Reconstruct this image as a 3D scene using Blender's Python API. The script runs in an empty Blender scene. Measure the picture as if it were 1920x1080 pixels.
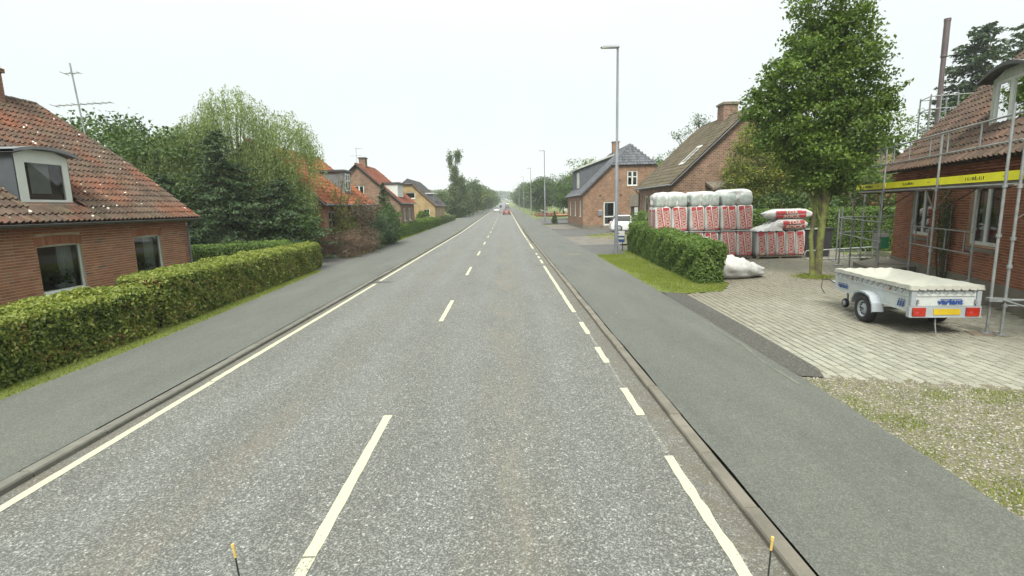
import bpy, math, random
import numpy as np
from mathutils import Vector, Matrix
from mathutils.geometry import tessellate_polygon

random.seed(7)
rng = np.random.default_rng(7)
R = math.radians
S = bpy.context.scene
COL = S.collection

# ------------------------------------------------------------------ camera, sky, sun, exposure
CAM_R = np.array([[0.9996179150694203, 0.02599592380397494, -0.009393392243639895],
                  [-0.013371697710936119, 0.157374596136402, -0.9874484463460519],
                  [-0.02419135326087176, 0.987196762776541, 0.1576620753095855]])
CAM_P = np.array([0.0, 0.0, 2.65])
cam = bpy.data.cameras.new('camera')
cam.lens = 18.0
cam.sensor_width = 36.0
cam.clip_start = 0.05
cam.clip_end = 4000.0
camo = bpy.data.objects.new('camera', cam)
COL.objects.link(camo)
camo.matrix_world = Matrix([list(CAM_R[i]) + [CAM_P[i]] for i in range(3)] + [[0, 0, 0, 1]])
S.camera = camo

SUN_EL, SUN_AZ = R(50), R(188)     # azimuth measured clockwise from +Y (the road direction)
W = bpy.data.worlds.new('World')
S.world = W
W.use_nodes = True
nt = W.node_tree
nt.nodes.clear()
wo = nt.nodes.new('ShaderNodeOutputWorld')
bg = nt.nodes.new('ShaderNodeBackground')
bg.inputs['Strength'].default_value = 0.1
sky = nt.nodes.new('ShaderNodeTexSky')
sky.sky_type = 'NISHITA'
sky.sun_disc = False
sky.sun_elevation = SUN_EL
sky.sun_rotation = SUN_AZ
sky.dust_density = 3.0
tc = nt.nodes.new('ShaderNodeTexCoord')
sep = nt.nodes.new('ShaderNodeSeparateXYZ')
nt.links.new(tc.outputs['Generated'], sep.inputs[0])
# overcast layer: CIE-like overcast sky, brighter overhead than at the horizon
mr = nt.nodes.new('ShaderNodeMapRange')
mr.inputs['From Min'].default_value = 0.0
mr.inputs['From Max'].default_value = 1.0
mr.inputs['To Min'].default_value = 2.85
mr.inputs['To Max'].default_value = 11.5
sq = nt.nodes.new('ShaderNodeMath')
sq.operation = 'MULTIPLY'
mxz = nt.nodes.new('ShaderNodeMath')
mxz.operation = 'MAXIMUM'
mxz.inputs[1].default_value = 0.0
nt.links.new(sep.outputs['Z'], mxz.inputs[0])
nt.links.new(mxz.outputs[0], sq.inputs[0])
nt.links.new(mxz.outputs[0], sq.inputs[1])
cu = nt.nodes.new('ShaderNodeMath')
cu.operation = 'POWER'
cu.inputs[1].default_value = 1.5
nt.links.new(sq.outputs[0], cu.inputs[0])
nt.links.new(cu.outputs[0], mr.inputs['Value'])
cn = nt.nodes.new('ShaderNodeTexNoise')
cn.inputs['Scale'].default_value = 1.7
cn.inputs['Detail'].default_value = 4
nt.links.new(tc.outputs['Generated'], cn.inputs['Vector'])
cr = nt.nodes.new('ShaderNodeValToRGB')
cr.color_ramp.elements[0].position = 0.3
cr.color_ramp.elements[0].color = (0.865, 0.955, 0.930, 1)
cr.color_ramp.elements[1].position = 0.7
cr.color_ramp.elements[1].color = (0.96, 0.99, 0.945, 1)
nt.links.new(cn.outputs['Fac'], cr.inputs['Fac'])
vm = nt.nodes.new('ShaderNodeVectorMath')
vm.operation = 'SCALE'
nt.links.new(cr.outputs['Color'], vm.inputs[0])
nt.links.new(mr.outputs['Result'], vm.inputs['Scale'])
mx = nt.nodes.new('ShaderNodeMix')
mx.data_type = 'RGBA'
mx.inputs[0].default_value = 0.95
nt.links.new(sky.outputs['Color'], mx.inputs[6])
nt.links.new(vm.outputs[0], mx.inputs[7])
nt.links.new(mx.outputs[2], bg.inputs['Color'])
nt.links.new(bg.outputs[0], wo.inputs['Surface'])

sl = bpy.data.lights.new('sun', 'SUN')
sl.energy = 1.5
sl.angle = R(22)
sl.color = (1.0, 0.96, 0.88)
so = bpy.data.objects.new('sun', sl)
COL.objects.link(so)
sd = Vector((math.sin(SUN_AZ) * math.cos(SUN_EL), math.cos(SUN_AZ) * math.cos(SUN_EL), math.sin(SUN_EL)))
so.rotation_euler = sd.to_track_quat('Z', 'Y').to_euler()
so.location = (0, 0, 60)
S.view_settings.view_transform = 'Standard'
S.view_settings.look = 'None'
S.view_settings.exposure = 1.78
S.view_settings.gamma = 1.0
S.view_settings.use_curve_mapping = False
S.render.film_transparent = False
S.cycles.max_bounces = 6
S.cycles.transparent_max_bounces = 12


def zr(Y):
    """height of the road: flat through the village, then a gentle climb"""
    if Y < 55: return 0.0
    if Y < 320: return 0.0085 * (Y - 55)
    return 2.25 + 0.0175 * (Y - 320)


# ------------------------------------------------------------------ materials
def _n(nt, t, **kw):
    n = nt.nodes.new(t)
    for k, v in kw.items(): setattr(n, k, v)
    return n


def newmat(name):
    m = bpy.data.materials.new(name)
    m.use_nodes = True
    m.node_tree.nodes.clear()
    out = _n(m.node_tree, 'ShaderNodeOutputMaterial')
    return m, m.node_tree, out


def mixc(nt, fac, a, b, blend='MIX'):
    n = _n(nt, 'ShaderNodeMix', data_type='RGBA', blend_type=blend)
    for sock, v in ((n.inputs[0], fac), (n.inputs[6], a), (n.inputs[7], b)):
        if hasattr(v, 'is_output'): nt.links.new(v, sock)
        elif isinstance(v, (int, float)): sock.default_value = v
        else: sock.default_value = (*v, 1)
    return n.outputs[2]


def math_(nt, op, a, b=None, clamp=False):
    n = _n(nt, 'ShaderNodeMath', operation=op, use_clamp=clamp)
    for i, v in enumerate((a, b)):
        if v is None: continue
        if hasattr(v, 'is_output'): nt.links.new(v, n.inputs[i])
        else: n.inputs[i].default_value = v
    return n.outputs[0]


def noise(nt, scale, detail=5, vec=None, rough=0.6, dist=0.0):
    n = _n(nt, 'ShaderNodeTexNoise')
    n.inputs['Scale'].default_value = scale
    n.inputs['Detail'].default_value = detail
    n.inputs['Roughness'].default_value = rough
    n.inputs['Distortion'].default_value = dist
    if vec is not None: nt.links.new(vec, n.inputs['Vector'])
    return n.outputs['Fac']


def ramp(nt, fac, stops):
    n = _n(nt, 'ShaderNodeValToRGB')
    el = n.color_ramp.elements
    while len(el) < len(stops): el.new(0.5)
    for e, (p, c) in zip(el, stops):
        e.position = p
        e.color = (*c, 1) if not isinstance(c, (int, float)) else (c, c, c, 1)
    nt.links.new(fac, n.inputs['Fac'])
    return n.outputs['Color']


def pos(nt, sc=None):
    g = _n(nt, 'ShaderNodeNewGeometry')
    if sc is None: return g.outputs['Position']
    m = _n(nt, 'ShaderNodeVectorMath', operation='MULTIPLY')
    nt.links.new(g.outputs['Position'], m.inputs[0])
    m.inputs[1].default_value = sc
    return m.outputs[0]


def piece_rnd(nt):
    """one random value per piece: per object for parts, per face attribute for joined pieces"""
    a = _n(nt, 'ShaderNodeAttribute', attribute_name='rnd')
    o = _n(nt, 'ShaderNodeObjectInfo')
    s = math_(nt, 'ADD', a.outputs['Fac'], o.outputs['Random'])
    return math_(nt, 'FRACT', s)


def finish(nt, out, col, rough=0.8, spec=0.3, metal=0.0, bump=None, bstr=0.3, bdist=0.01):
    b = _n(nt, 'ShaderNodeBsdfPrincipled')
    if hasattr(col, 'is_output'): nt.links.new(col, b.inputs['Base Color'])
    else: b.inputs['Base Color'].default_value = (*col, 1)
    if hasattr(rough, 'is_output'): nt.links.new(rough, b.inputs['Roughness'])
    else: b.inputs['Roughness'].default_value = rough
    b.inputs['Specular IOR Level'].default_value = spec
    b.inputs['Metallic'].default_value = metal
    if bump is not None:
        bp = _n(nt, 'ShaderNodeBump')
        bp.inputs['Strength'].default_value = bstr
        bp.inputs['Distance'].default_value = bdist
        nt.links.new(bump, bp.inputs['Height'])
        nt.links.new(bp.outputs[0], b.inputs['Normal'])
    nt.links.new(b.outputs[0], out.inputs['Surface'])
    return b


def mat(name, c1, c2=None, scale=4.0, rough=0.75, spec=0.3, metal=0.0, bump=0.0, bscale=60.0, piece=0.0, dirt=0.0, lo=0.35, hi=0.65, sc=None):
    m, nt, out = newmat(name)
    c2 = c2 or tuple(min(1, x * 0.8) for x in c1)
    p = pos(nt, sc)
    col = mixc(nt, ramp(nt, noise(nt, scale, 6, p), [(lo, 0.0), (hi, 1.0)]), c1, c2)
    fine = noise(nt, bscale, 4, p)
    col = mixc(nt, 0.25, col, ramp(nt, fine, [(0.25, 0.55), (0.75, 1.0)]), 'MULTIPLY')
    if piece:
        col = mixc(nt, 1.0, col, ramp(nt, piece_rnd(nt), [(0.0, 1 - piece), (1.0, 1.0)]), 'MULTIPLY')
    if dirt:
        d = ramp(nt, noise(nt, scale * 2.7, 6, p, 0.7), [(0.5, 0.0), (0.72, 1.0)])
        d = math_(nt, 'MULTIPLY', d, dirt)
        col = mixc(nt, d, col, tuple(x * 0.35 + 0.01 for x in c1))
    finish(nt, out, col, rough, spec, metal, fine if bump else None, bump)
    return m


def brick_mat(name, c1, c2, mortar, wscale=1.5):
    """far walls: bricks in the shader, on world position (x+y runs along either wall direction)"""
    m, nt, out = newmat(name)
    g = pos(nt)
    s = _n(nt, 'ShaderNodeSeparateXYZ'); nt.links.new(g, s.inputs[0])
    c = _n(nt, 'ShaderNodeCombineXYZ')
    nt.links.new(math_(nt, 'ADD', s.outputs[0], s.outputs[1]), c.inputs[0])
    nt.links.new(s.outputs[2], c.inputs[1])
    b = _n(nt, 'ShaderNodeTexBrick')
    nt.links.new(c.outputs[0], b.inputs['Vector'])
    b.inputs['Scale'].default_value = 1.0
    b.inputs['Brick Width'].default_value = 0.24
    b.inputs['Row Height'].default_value = 0.0667 * wscale
    b.inputs['Mortar Size'].default_value = 0.013
    b.inputs['Bias'].default_value = 0.0
    b.inputs['Color1'].default_value = (*c1, 1)
    b.inputs['Color2'].default_value = (*c2, 1)
    b.inputs['Mortar'].default_value = (*mortar, 1)
    col = mixc(nt, 0.85, b.outputs['Color'], ramp(nt, noise(nt, 1.3, 6, g, 0.65), [(0.3, 0.62), (0.7, 1.1)]), 'MULTIPLY')
    col = mixc(nt, 0.5, col, ramp(nt, noise(nt, 9, 5, g, 0.7), [(0.3, 0.55), (0.7, 1.15)]), 'MULTIPLY')
    inv = math_(nt, 'SUBTRACT', 1.0, b.outputs['Fac'])
    finish(nt, out, col, 0.9, 0.15, bump=inv, bstr=0.5, bdist=0.01)
    return m


def piece_brick(name, cols, dark=0.5):
    m, nt, out = newmat(name)
    g = pos(nt)
    r = piece_rnd(nt)
    col = ramp(nt, r, cols)
    col = mixc(nt, 0.6, col, ramp(nt, noise(nt, 1.1, 6, g, 0.65), [(0.32, 0.74), (0.68, 1.06)]), 'MULTIPLY')
    f = noise(nt, 45, 5, g, 0.7)
    col = mixc(nt, 0.6, col, ramp(nt, f, [(0.3, 0.6), (0.7, 1.15)]), 'MULTIPLY')
    finish(nt, out, col, 0.9, 0.15, bump=f, bstr=0.4, bdist=0.004)
    return m


def tile_mat(name, ca, cb, lichen=0.0, moss=0.0, scale=0.9, rough=0.8):
    m, nt, out = newmat(name)
    g = pos(nt)
    f = ramp(nt, noise(nt, scale, 7, g, 0.62), [(0.34, 0.0), (0.54, 1.0)])
    col = mixc(nt, f, ca, cb)
    r = piece_rnd(nt)
    col = mixc(nt, 1.0, col, ramp(nt, r, [(0.0, 0.68), (0.5, 0.95), (1.0, 1.2)]), 'MULTIPLY')
    col = mixc(nt, 0.7, col, ramp(nt, noise(nt, 14, 6, g, 0.7), [(0.3, 0.5), (0.7, 1.2)]), 'MULTIPLY')
    if moss:
        k = ramp(nt, noise(nt, 2.3, 7, g, 0.75), [(0.5, 0.0), (0.68, 1.0)])
        col = mixc(nt, math_(nt, 'MULTIPLY', k, moss), col, (0.07, 0.075, 0.03))
    if lichen:
        v = _n(nt, 'ShaderNodeTexVoronoi'); v.inputs['Scale'].default_value = 4.0
        v.inputs['Randomness'].default_value = 1.0
        nt.links.new(g, v.inputs['Vector'])
        n1 = noise(nt, 30, 3, g)
        d = math_(nt, 'ADD', v.outputs['Distance'], math_(nt, 'MULTIPLY', n1, 0.16))
        sz = ramp(nt, v.outputs['Color'], [(0.35, 0.0), (0.75, 1.0)])
        thr = math_(nt, 'MULTIPLY_ADD', sz, 0.13)
        thr.node.inputs[2].default_value = 0.105
        k = math_(nt, 'LESS_THAN', d, thr)
        area = ramp(nt, noise(nt, 0.55, 3, g), [(0.30, 0.0), (0.46, 1.0)])
        k = math_(nt, 'MULTIPLY', k, math_(nt, 'MULTIPLY', area, lichen))
        col = mixc(nt, k, col, (0.62, 0.60, 0.50))
    finish(nt, out, col, rough, 0.2, bump=noise(nt, 35, 4, g), bstr=0.35, bdist=0.006)
    return m


def leaf_mat(name, stops, trans=0.3, clump=0.9, vscale=1.0):
    """per-leaf colour from the face attribute plus slow drift through the crown"""
    m, nt, out = newmat(name)
    a = _n(nt, 'ShaderNodeAttribute', attribute_name='rnd')
    n1 = noise(nt, clump, 3, pos(nt))
    f = math_(nt, 'ADD', math_(nt, 'MULTIPLY', a.outputs['Fac'], 0.72), math_(nt, 'MULTIPLY', math_(nt, 'SUBTRACT', n1, 0.22), 0.55))
    col = ramp(nt, f, stops)
    d = _n(nt, 'ShaderNodeBsdfPrincipled')
    d.inputs['Roughness'].default_value = 0.55
    d.inputs['Specular IOR Level'].default_value = 0.28
    nt.links.new(col, d.inputs['Base Color'])
    t = _n(nt, 'ShaderNodeBsdfTranslucent')
    tcol = mixc(nt, 1.0, col, (1.35, 1.45, 0.55), 'MULTIPLY')
    nt.links.new(tcol, t.inputs['Color'])
    ms = _n(nt, 'ShaderNodeMixShader')
    ms.inputs[0].default_value = trans
    nt.links.new(d.outputs[0], ms.inputs[1]); nt.links.new(t.outputs[0], ms.inputs[2])
    nt.links.new(ms.outputs[0], out.inputs['Surface'])
    return m


def glass_mat(name, tint=(0.8, 0.85, 0.85), ior=1.5, rough=0.02):
    m, nt, out = newmat(name)
    fr = _n(nt, 'ShaderNodeFresnel'); fr.inputs['IOR'].default_value = ior + 0.25
    tr = _n(nt, 'ShaderNodeBsdfTransparent'); tr.inputs['Color'].default_value = (*tint, 1)
    gl = _n(nt, 'ShaderNodeBsdfGlossy'); gl.inputs['Roughness'].default_value = rough
    ms = _n(nt, 'ShaderNodeMixShader')
    nt.links.new(fr.outputs[0], ms.inputs[0]); nt.links.new(tr.outputs[0], ms.inputs[1]); nt.links.new(gl.outputs[0], ms.inputs[2])
    nt.links.new(ms.outputs[0], out.inputs['Surface'])
    return m


def asphalt(name, base, chip, bscale=90.0, chips=0.5, road=False, patchy=0.35):
    m, nt, out = newmat(name)
    g = pos(nt)
    v = _n(nt, 'ShaderNodeTexVoronoi'); v.inputs['Scale'].default_value = bscale
    nt.links.new(g, v.inputs['Vector'])
    sepc = _n(nt, 'ShaderNodeSeparateColor'); nt.links.new(v.outputs['Color'], sepc.inputs[0])
    k = ramp(nt, sepc.outputs[0], [(1 - chips, 0.0), (min(1, 1 - chips + 0.3), 1.0)])
    col = mixc(nt, k, base, chip)
    v2 = _n(nt, 'ShaderNodeTexVoronoi'); v2.inputs['Scale'].default_value = bscale * (0.62 if road else 0.45)
    nt.links.new(g, v2.inputs['Vector'])
    sc2 = _n(nt, 'ShaderNodeSeparateColor'); nt.links.new(v2.outputs['Color'], sc2.inputs[0])
    col = mixc(nt, 0.6, col, ramp(nt, sc2.outputs[1], [(0.0, 0.78), (0.86, 1.02), (0.93, 1.9), (1.0, 2.6)] if road else [(0.0, 0.85), (1.0, 1.1)]), 'MULTIPLY')
    # slow patches, longer along the road
    p2 = pos(nt, (1.0, 0.22, 1.0))
    col = mixc(nt, patchy, col, ramp(nt, noise(nt, 1.2, 6, p2, 0.65), [(0.3, 0.6), (0.7, 1.2)]), 'MULTIPLY')
    col = mixc(nt, 0.35, col, ramp(nt, noise(nt, 5.5, 7, g, 0.8), [(0.3, 0.72), (0.62, 1.06)]), 'MULTIPLY')
    if road:
        s = _n(nt, 'ShaderNodeSeparateXYZ'); nt.links.new(g, s.inputs[0])
        # brown dribble between the wheel tracks of the near lane, bluish worn tracks
        wob = math_(nt, 'MULTIPLY', math_(nt, 'SUBTRACT', noise(nt, 0.6, 4, g), 0.5), 0.5)
        x = math_(nt, 'ADD', s.outputs[0], wob)
        dx = math_(nt, 'ABSOLUTE', math_(nt, 'SUBTRACT', x, -0.02))
        band = ramp(nt, dx, [(0.05, 1.0), (0.62, 0.0)])
        br = math_(nt, 'MULTIPLY', band, ramp(nt, noise(nt, 1.7, 6, p2, 0.7), [(0.45, 0.0), (0.70, 0.6)]))
        col = mixc(nt, br, col, (0.165, 0.142, 0.100))
        dx2 = math_(nt, 'ABSOLUTE', math_(nt, 'SUBTRACT', x, -3.0))
        b2 = math_(nt, 'MULTIPLY', ramp(nt, dx2, [(0.05, 1.0), (0.5, 0.0)]), ramp(nt, noise(nt, 1.1, 6, p2, 0.7), [(0.48, 0.0), (0.7, 0.5)]))
        col = mixc(nt, b2, col, (0.16, 0.125, 0.085))
        for xc, wd_, amt in ((-3.85, .42, 1.13), (-2.35, .42, 1.12), (-.75, .40, 1.10), (.85, .40, 1.12)):
            dd = math_(nt, 'ABSOLUTE', math_(nt, 'SUBTRACT', x, xc))
            bb = math_(nt, 'MULTIPLY', ramp(nt, dd, [(0.05, 1.0), (wd_, 0.0)]), ramp(nt, noise(nt, 0.8, 4, p2), [(0.3, 0.35), (0.7, 1.0)]))
            col = mixc(nt, bb, col, mixc(nt, 1.0, col, (amt * .985, amt, amt * 1.03), 'MULTIPLY'))
        # dusty gutters
        gx = ramp(nt, s.outputs[0], [(0.0, 0.0), (1.0, 0.0)])
        e1 = math_(nt, 'GREATER_THAN', s.outputs[0], 1.72)
        e2 = math_(nt, 'LESS_THAN', s.outputs[0], -4.80)
        e = math_(nt, 'ADD', e1, e2)
        e = math_(nt, 'MULTIPLY', e, ramp(nt, noise(nt, 3.0, 6, g, 0.7), [(0.35, 0.15), (0.65, 0.75)]))
        col = mixc(nt, e, col, (0.10, 0.085, 0.06))
    h = math_(nt, 'ADD', sepc.outputs[0], noise(nt, bscale * 1.7, 3, g))
    finish(nt, out, col, 0.8, 0.35, bump=h, bstr=0.5 if road else 0.35, bdist=0.006)
    return m


def paint_mat(name, wear=0.5):
    m, nt, out = newmat(name)
    g = pos(nt)
    k = ramp(nt, noise(nt, 26, 6, g, 0.75), [(wear, 0.0), (wear + 0.06, 1.0)])
    col = mixc(nt, 0.5, (0.415, 0.40, 0.275), ramp(nt, noise(nt, 60, 5, g), [(0.3, 0.8), (0.6, 1.05)]), 'MULTIPLY')
    col = mixc(nt, k, col, (0.13, 0.125, 0.115))
    finish(nt, out, col, 0.65, 0.3, bump=noise(nt, 90, 3, g), bstr=0.2, bdist=0.003)
    return m


def paver_mat():
    m, nt, out = newmat('paver_concrete')
    g = pos(nt)
    s = _n(nt, 'ShaderNodeSeparateXYZ'); nt.links.new(g, s.inputs[0])
    col = mixc(nt, 1.0, (0.262, 0.257, 0.205), ramp(nt, piece_rnd(nt), [(0.0, 0.80), (1.0, 1.05)]), 'MULTIPLY')
    n1 = noise(nt, 0.45, 5, g, 0.6); n2 = noise(nt, 7.0, 5, g, 0.7)
    # algae and soil left where nobody drives, further into the yard
    far = ramp(nt, math_(nt, 'ADD', math_(nt, 'MULTIPLY', s.outputs[1], 0.045), math_(nt, 'MULTIPLY', n1, 0.55)), [(0.60, 0.0), (0.95, 1.0)])
    k = math_(nt, 'MULTIPLY', far, ramp(nt, n2, [(0.25, 0.45), (0.65, 0.85)]))
    col = mixc(nt, k, col, (0.145, 0.128, 0.092))
    fine = noise(nt, 95, 4, g)
    col = mixc(nt, 0.3, col, ramp(nt, fine, [(0.25, 0.6), (0.75, 1.05)]), 'MULTIPLY')
    col = mixc(nt, math_(nt, 'MULTIPLY', ramp(nt, noise(nt, 2.6, 6, g, 0.75), [(0.56, 0.0), (0.74, 1.0)]), 0.45), col, (0.13, 0.125, 0.08))
    finish(nt, out, col, 0.85, 0.25, bump=fine, bstr=0.35)
    return m


M = {}
M['road'] = asphalt('road_asphalt', (0.085, 0.086, 0.077), (0.186, 0.184, 0.165), 85, 0.5, True)
M['walk'] = asphalt('pavement_asphalt', (0.080, 0.083, 0.071), (0.124, 0.128, 0.110), 100, 0.5, False, 0.45)
M['apron'] = asphalt('apron_asphalt', (0.046, 0.044, 0.037), (0.12, 0.115, 0.098), 75, 0.4, False, 0.45)
M['oldasph'] = asphalt('old_drive_asphalt', (0.065, 0.065, 0.060), (0.103, 0.099, 0.090), 60, 0.5, False, 0.5)
M['slabs'] = mat('pale_slabs', (0.163, 0.150, 0.125), (0.112, 0.101, 0.086), 1.0, 0.9, bump=0.3, dirt=0.4)
M['paint'] = paint_mat('road_paint', 0.60)
M['wornpaint'] = paint_mat('worn_road_paint', 0.40)
M['flakepaint'] = paint_mat('flaking_road_paint', 0.52)
M['kerb'] = mat('kerb_concrete', (0.165, 0.16, 0.135), (0.125, 0.12, 0.10), 3, 0.9, bump=0.5, bscale=70, piece=0.2, dirt=0.4)
M['kerb2'] = mat('sandy_kerb_concrete', (0.195, 0.178, 0.142), (0.14, 0.127, 0.102), 2, 0.9, bump=0.5, bscale=70, piece=0.2, dirt=0.45)
M['paver'] = paver_mat()
M['joint'] = mat('paver_joint_sand', (0.016, 0.018, 0.009), (0.03, 0.027, 0.015), 3, 0.95)
M['earth'] = mat('earth', (0.09, 0.075, 0.045), (0.06, 0.07, 0.03), 1.2, 0.95, bump=0.5)
M['lawn'] = mat('lawn', (0.120, 0.155, 0.036), (0.100, 0.115, 0.034), 0.8, 0.9, bump=0.6, bscale=40)
M['gravelbed'] = mat('gravel_bed', (0.17, 0.15, 0.10), (0.10, 0.10, 0.045), 2.2, 0.95, bump=0.8, bscale=60)
M['stone'] = mat('pebbles', (0.42, 0.395, 0.33), (0.28, 0.255, 0.20), 6, 0.8, piece=0.7)
M['dust'] = mat('sand_dust', (0.15, 0.145, 0.118), (0.10, 0.10, 0.083), 5, 0.95)
M['brickA'] = piece_brick('red_brown_brick', [(0.0, (0.245, 0.103, 0.060)), (0.3, (0.305, 0.130, 0.074)), (0.8, (0.345, 0.152, 0.088)), (0.965, (0.36, 0.175, 0.11)), (1.0, (0.13, 0.095, 0.08))])
M['brickD'] = piece_brick('dark_red_brick', [(0.0, (0.16, 0.058, 0.034)), (0.3, (0.23, 0.086, 0.046)), (0.8, (0.29, 0.112, 0.058)), (1.0, (0.24, 0.11, 0.072))])
M['mortar'] = mat('mortar', (0.46, 0.39, 0.29), (0.36, 0.30, 0.22), 3, 0.95, bump=0.4)
M['mortarD'] = mat('warm_mortar', (0.38, 0.26, 0.17), (0.29, 0.20, 0.13), 3, 0.95, bump=0.4)
M['wallbr'] = brick_mat('far_red_brick', (0.30, 0.14, 0.085), (0.21, 0.10, 0.062), (0.24, 0.19, 0.14))
M['wallbr2'] = brick_mat('far_brown_brick', (0.30, 0.155, 0.088), (0.155, 0.082, 0.052), (0.33, 0.265, 0.19))
M['wallbr3'] = brick_mat('far_dull_brick', (0.26, 0.145, 0.098), (0.145, 0.085, 0.060), (0.31, 0.255, 0.195))
M['wallyel'] = brick_mat('far_yellow_brick', (0.42, 0.30, 0.135), (0.34, 0.235, 0.105), (0.32, 0.26, 0.17))
M['render'] = mat('ochre_render', (0.34, 0.27, 0.15), (0.27, 0.215, 0.13), 1, 0.9, dirt=0.3)
M['plinth'] = mat('plinth_render', (0.19, 0.165, 0.125), (0.14, 0.125, 0.095), 2, 0.95, bump=0.4, dirt=0.5)
M['inside'] = mat('room_wall', (0.22, 0.21, 0.19), None, 1, 0.95)
M['tileA'] = tile_mat('weathered_clay_tile', (0.180, 0.072, 0.042), (0.108, 0.076, 0.056), 1.0, 0.35)
M['tileD'] = tile_mat('brown_clay_tile', (0.135, 0.082, 0.057), (0.095, 0.066, 0.050), 0.0, 0.4)
M['tileOr'] = tile_mat('orange_clay_tile', (0.318, 0.099, 0.039), (0.249, 0.086, 0.043), 0.25, 0.1)
M['tileRed'] = tile_mat('red_clay_tile', (0.232, 0.073, 0.043), (0.172, 0.065, 0.041), 0.0, 0.15)
M['tileDk'] = tile_mat('dark_grey_tile', (0.055, 0.055, 0.06), (0.075, 0.07, 0.07), 0.0, 0.1)
M['tileBl'] = tile_mat('blue_grey_tile', (0.085, 0.092, 0.105), (0.105, 0.11, 0.12), 0.0, 0.0, rough=0.5)
M['tileBr'] = tile_mat('mossy_brown_tile', (0.128, 0.099, 0.072), (0.101, 0.088, 0.058), 0.0, 0.6)
M['white'] = mat('white_paint', (0.568, 0.585, 0.542), (0.499, 0.516, 0.473), 2, 0.5, 0.4)
M['greywhite'] = mat('weathered_white_paint', (0.46, 0.49, 0.43), (0.33, 0.35, 0.30), 5, 0.6, dirt=0.3)
M['zinc'] = mat('zinc_sheet', (0.189, 0.198, 0.206), (0.146, 0.155, 0.163), 2, 0.5, 0.5, 0.3)
M['darkzinc'] = mat('dark_gutter', (0.07, 0.07, 0.068), (0.05, 0.048, 0.046), 2, 0.5, 0.5)
M['lead'] = mat('lead_cheek', (0.085, 0.097, 0.105), (0.065, 0.075, 0.08), 2, 0.6)
M['slate'] = mat('slate_cheek', (0.10, 0.11, 0.12), (0.075, 0.082, 0.09), 3, 0.7)
M['glass'] = glass_mat('window_glass')
M['curtain'] = mat('curtain_cloth', (0.50, 0.53, 0.50), (0.40, 0.44, 0.42), 4, 0.9)
M['galv'] = mat('galvanised_tube', (0.292, 0.310, 0.301), (0.206, 0.215, 0.215), 6, 0.45, 0.5, 0.35)
M['rust'] = mat('rusty_coupler', (0.15, 0.10, 0.07), (0.09, 0.07, 0.06), 9, 0.7, 0.4, 0.3)
M['yellow'] = mat('yellow_board_paint', (0.74, 0.70, 0.02), (0.64, 0.60, 0.02), 2, 0.6)
M['ink'] = mat('black_print', (0.03, 0.03, 0.025), None, 2, 0.7)
M['deck'] = mat('deck_plank', (0.16, 0.14, 0.11), (0.10, 0.09, 0.07), 3, 0.85, sc=(1, 1, 1))
M['lamp'] = mat('lamp_post_zinc', (0.20, 0.215, 0.235), (0.16, 0.17, 0.19), 2, 0.5, 0.5, 0.2)
M['lens'] = mat('lamp_lens', (0.55, 0.55, 0.50), None, 2, 0.3)
M['alu'] = mat('trailer_steel', (0.344, 0.378, 0.396), (0.292, 0.323, 0.344), 3, 0.4, 0.5, 0.15)
M['alu2'] = mat('trailer_white_steel', (0.47, 0.50, 0.485), (0.40, 0.425, 0.415), 3, 0.4, 0.5, dirt=0.25)
M['tarp'] = mat('cream_tarpaulin', (0.37, 0.365, 0.31), (0.31, 0.31, 0.265), 2.5, 0.5, 0.4)
M['rubber'] = mat('rubber', (0.022, 0.022, 0.024), (0.035, 0.034, 0.033), 5, 0.8)
M['black'] = mat('black_plastic', (0.018, 0.020, 0.020), (0.03, 0.03, 0.03), 3, 0.5, 0.5)
M['blue'] = mat('blue_print', (0.018, 0.06, 0.24), None, 2, 0.5)
M['redlens'] = mat('red_lens', (0.38, 0.03, 0.012), (0.26, 0.015, 0.008), 8, 0.2, 0.6)
M['amber'] = mat('amber_lens', (0.7, 0.22, 0.03), None, 8, 0.25, 0.6)
M['plate'] = mat('yellow_plate', (0.52, 0.37, 0.02), None, 3, 0.5)
M['plastic'] = mat('white_wrapping', (0.52, 0.515, 0.49), (0.42, 0.42, 0.41), 8, 0.35, 0.5, bump=0.5, bscale=16)
M['film'] = mat('greenish_film', (0.27, 0.315, 0.285), (0.42, 0.45, 0.43), 9, 0.3, 0.5, bump=0.5, bscale=14)
M['packred'] = mat('red_print', (0.42, 0.045, 0.05), (0.34, 0.05, 0.055), 3, 0.45)
M['packwhite'] = mat('cream_print', (0.488, 0.459, 0.392), None, 3, 0.45)
M['sack'] = mat('white_sack', (0.50, 0.50, 0.475), (0.36, 0.36, 0.345), 5, 0.6, bump=0.5, bscale=12)
M['wood'] = mat('raw_wood', (0.19, 0.155, 0.11), (0.13, 0.105, 0.075), 3, 0.85)
M['bark'] = mat('bark', (0.10, 0.085, 0.06), (0.055, 0.048, 0.036), 6, 0.95, bump=0.8, bscale=25)
M['mossbark'] = mat('mossy_bark', (0.160, 0.180, 0.048), (0.088, 0.076, 0.044), 3.5, 0.95, bump=0.8, bscale=30, lo=0.42, hi=0.60)
M['twig'] = mat('twigs', (0.095, 0.075, 0.05), (0.06, 0.05, 0.035), 8, 0.9)
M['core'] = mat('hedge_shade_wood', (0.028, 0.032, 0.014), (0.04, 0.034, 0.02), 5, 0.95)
M['flue'] = mat('steel_flue', (0.145, 0.115, 0.115), (0.11, 0.09, 0.09), 2, 0.5, 0.5, 0.3)
M['rail'] = mat('signal_white', (0.516, 0.516, 0.499), None, 2, 0.5)
M['signblue'] = mat('sign_blue', (0.015, 0.05, 0.16), None, 2, 0.5)
M['signgreen'] = mat('sign_green', (0.03, 0.22, 0.10), None, 2, 0.5)
M['tip'] = mat('rod_tip_yellow', (0.55, 0.40, 0.12), None, 20, 0.5)
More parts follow.
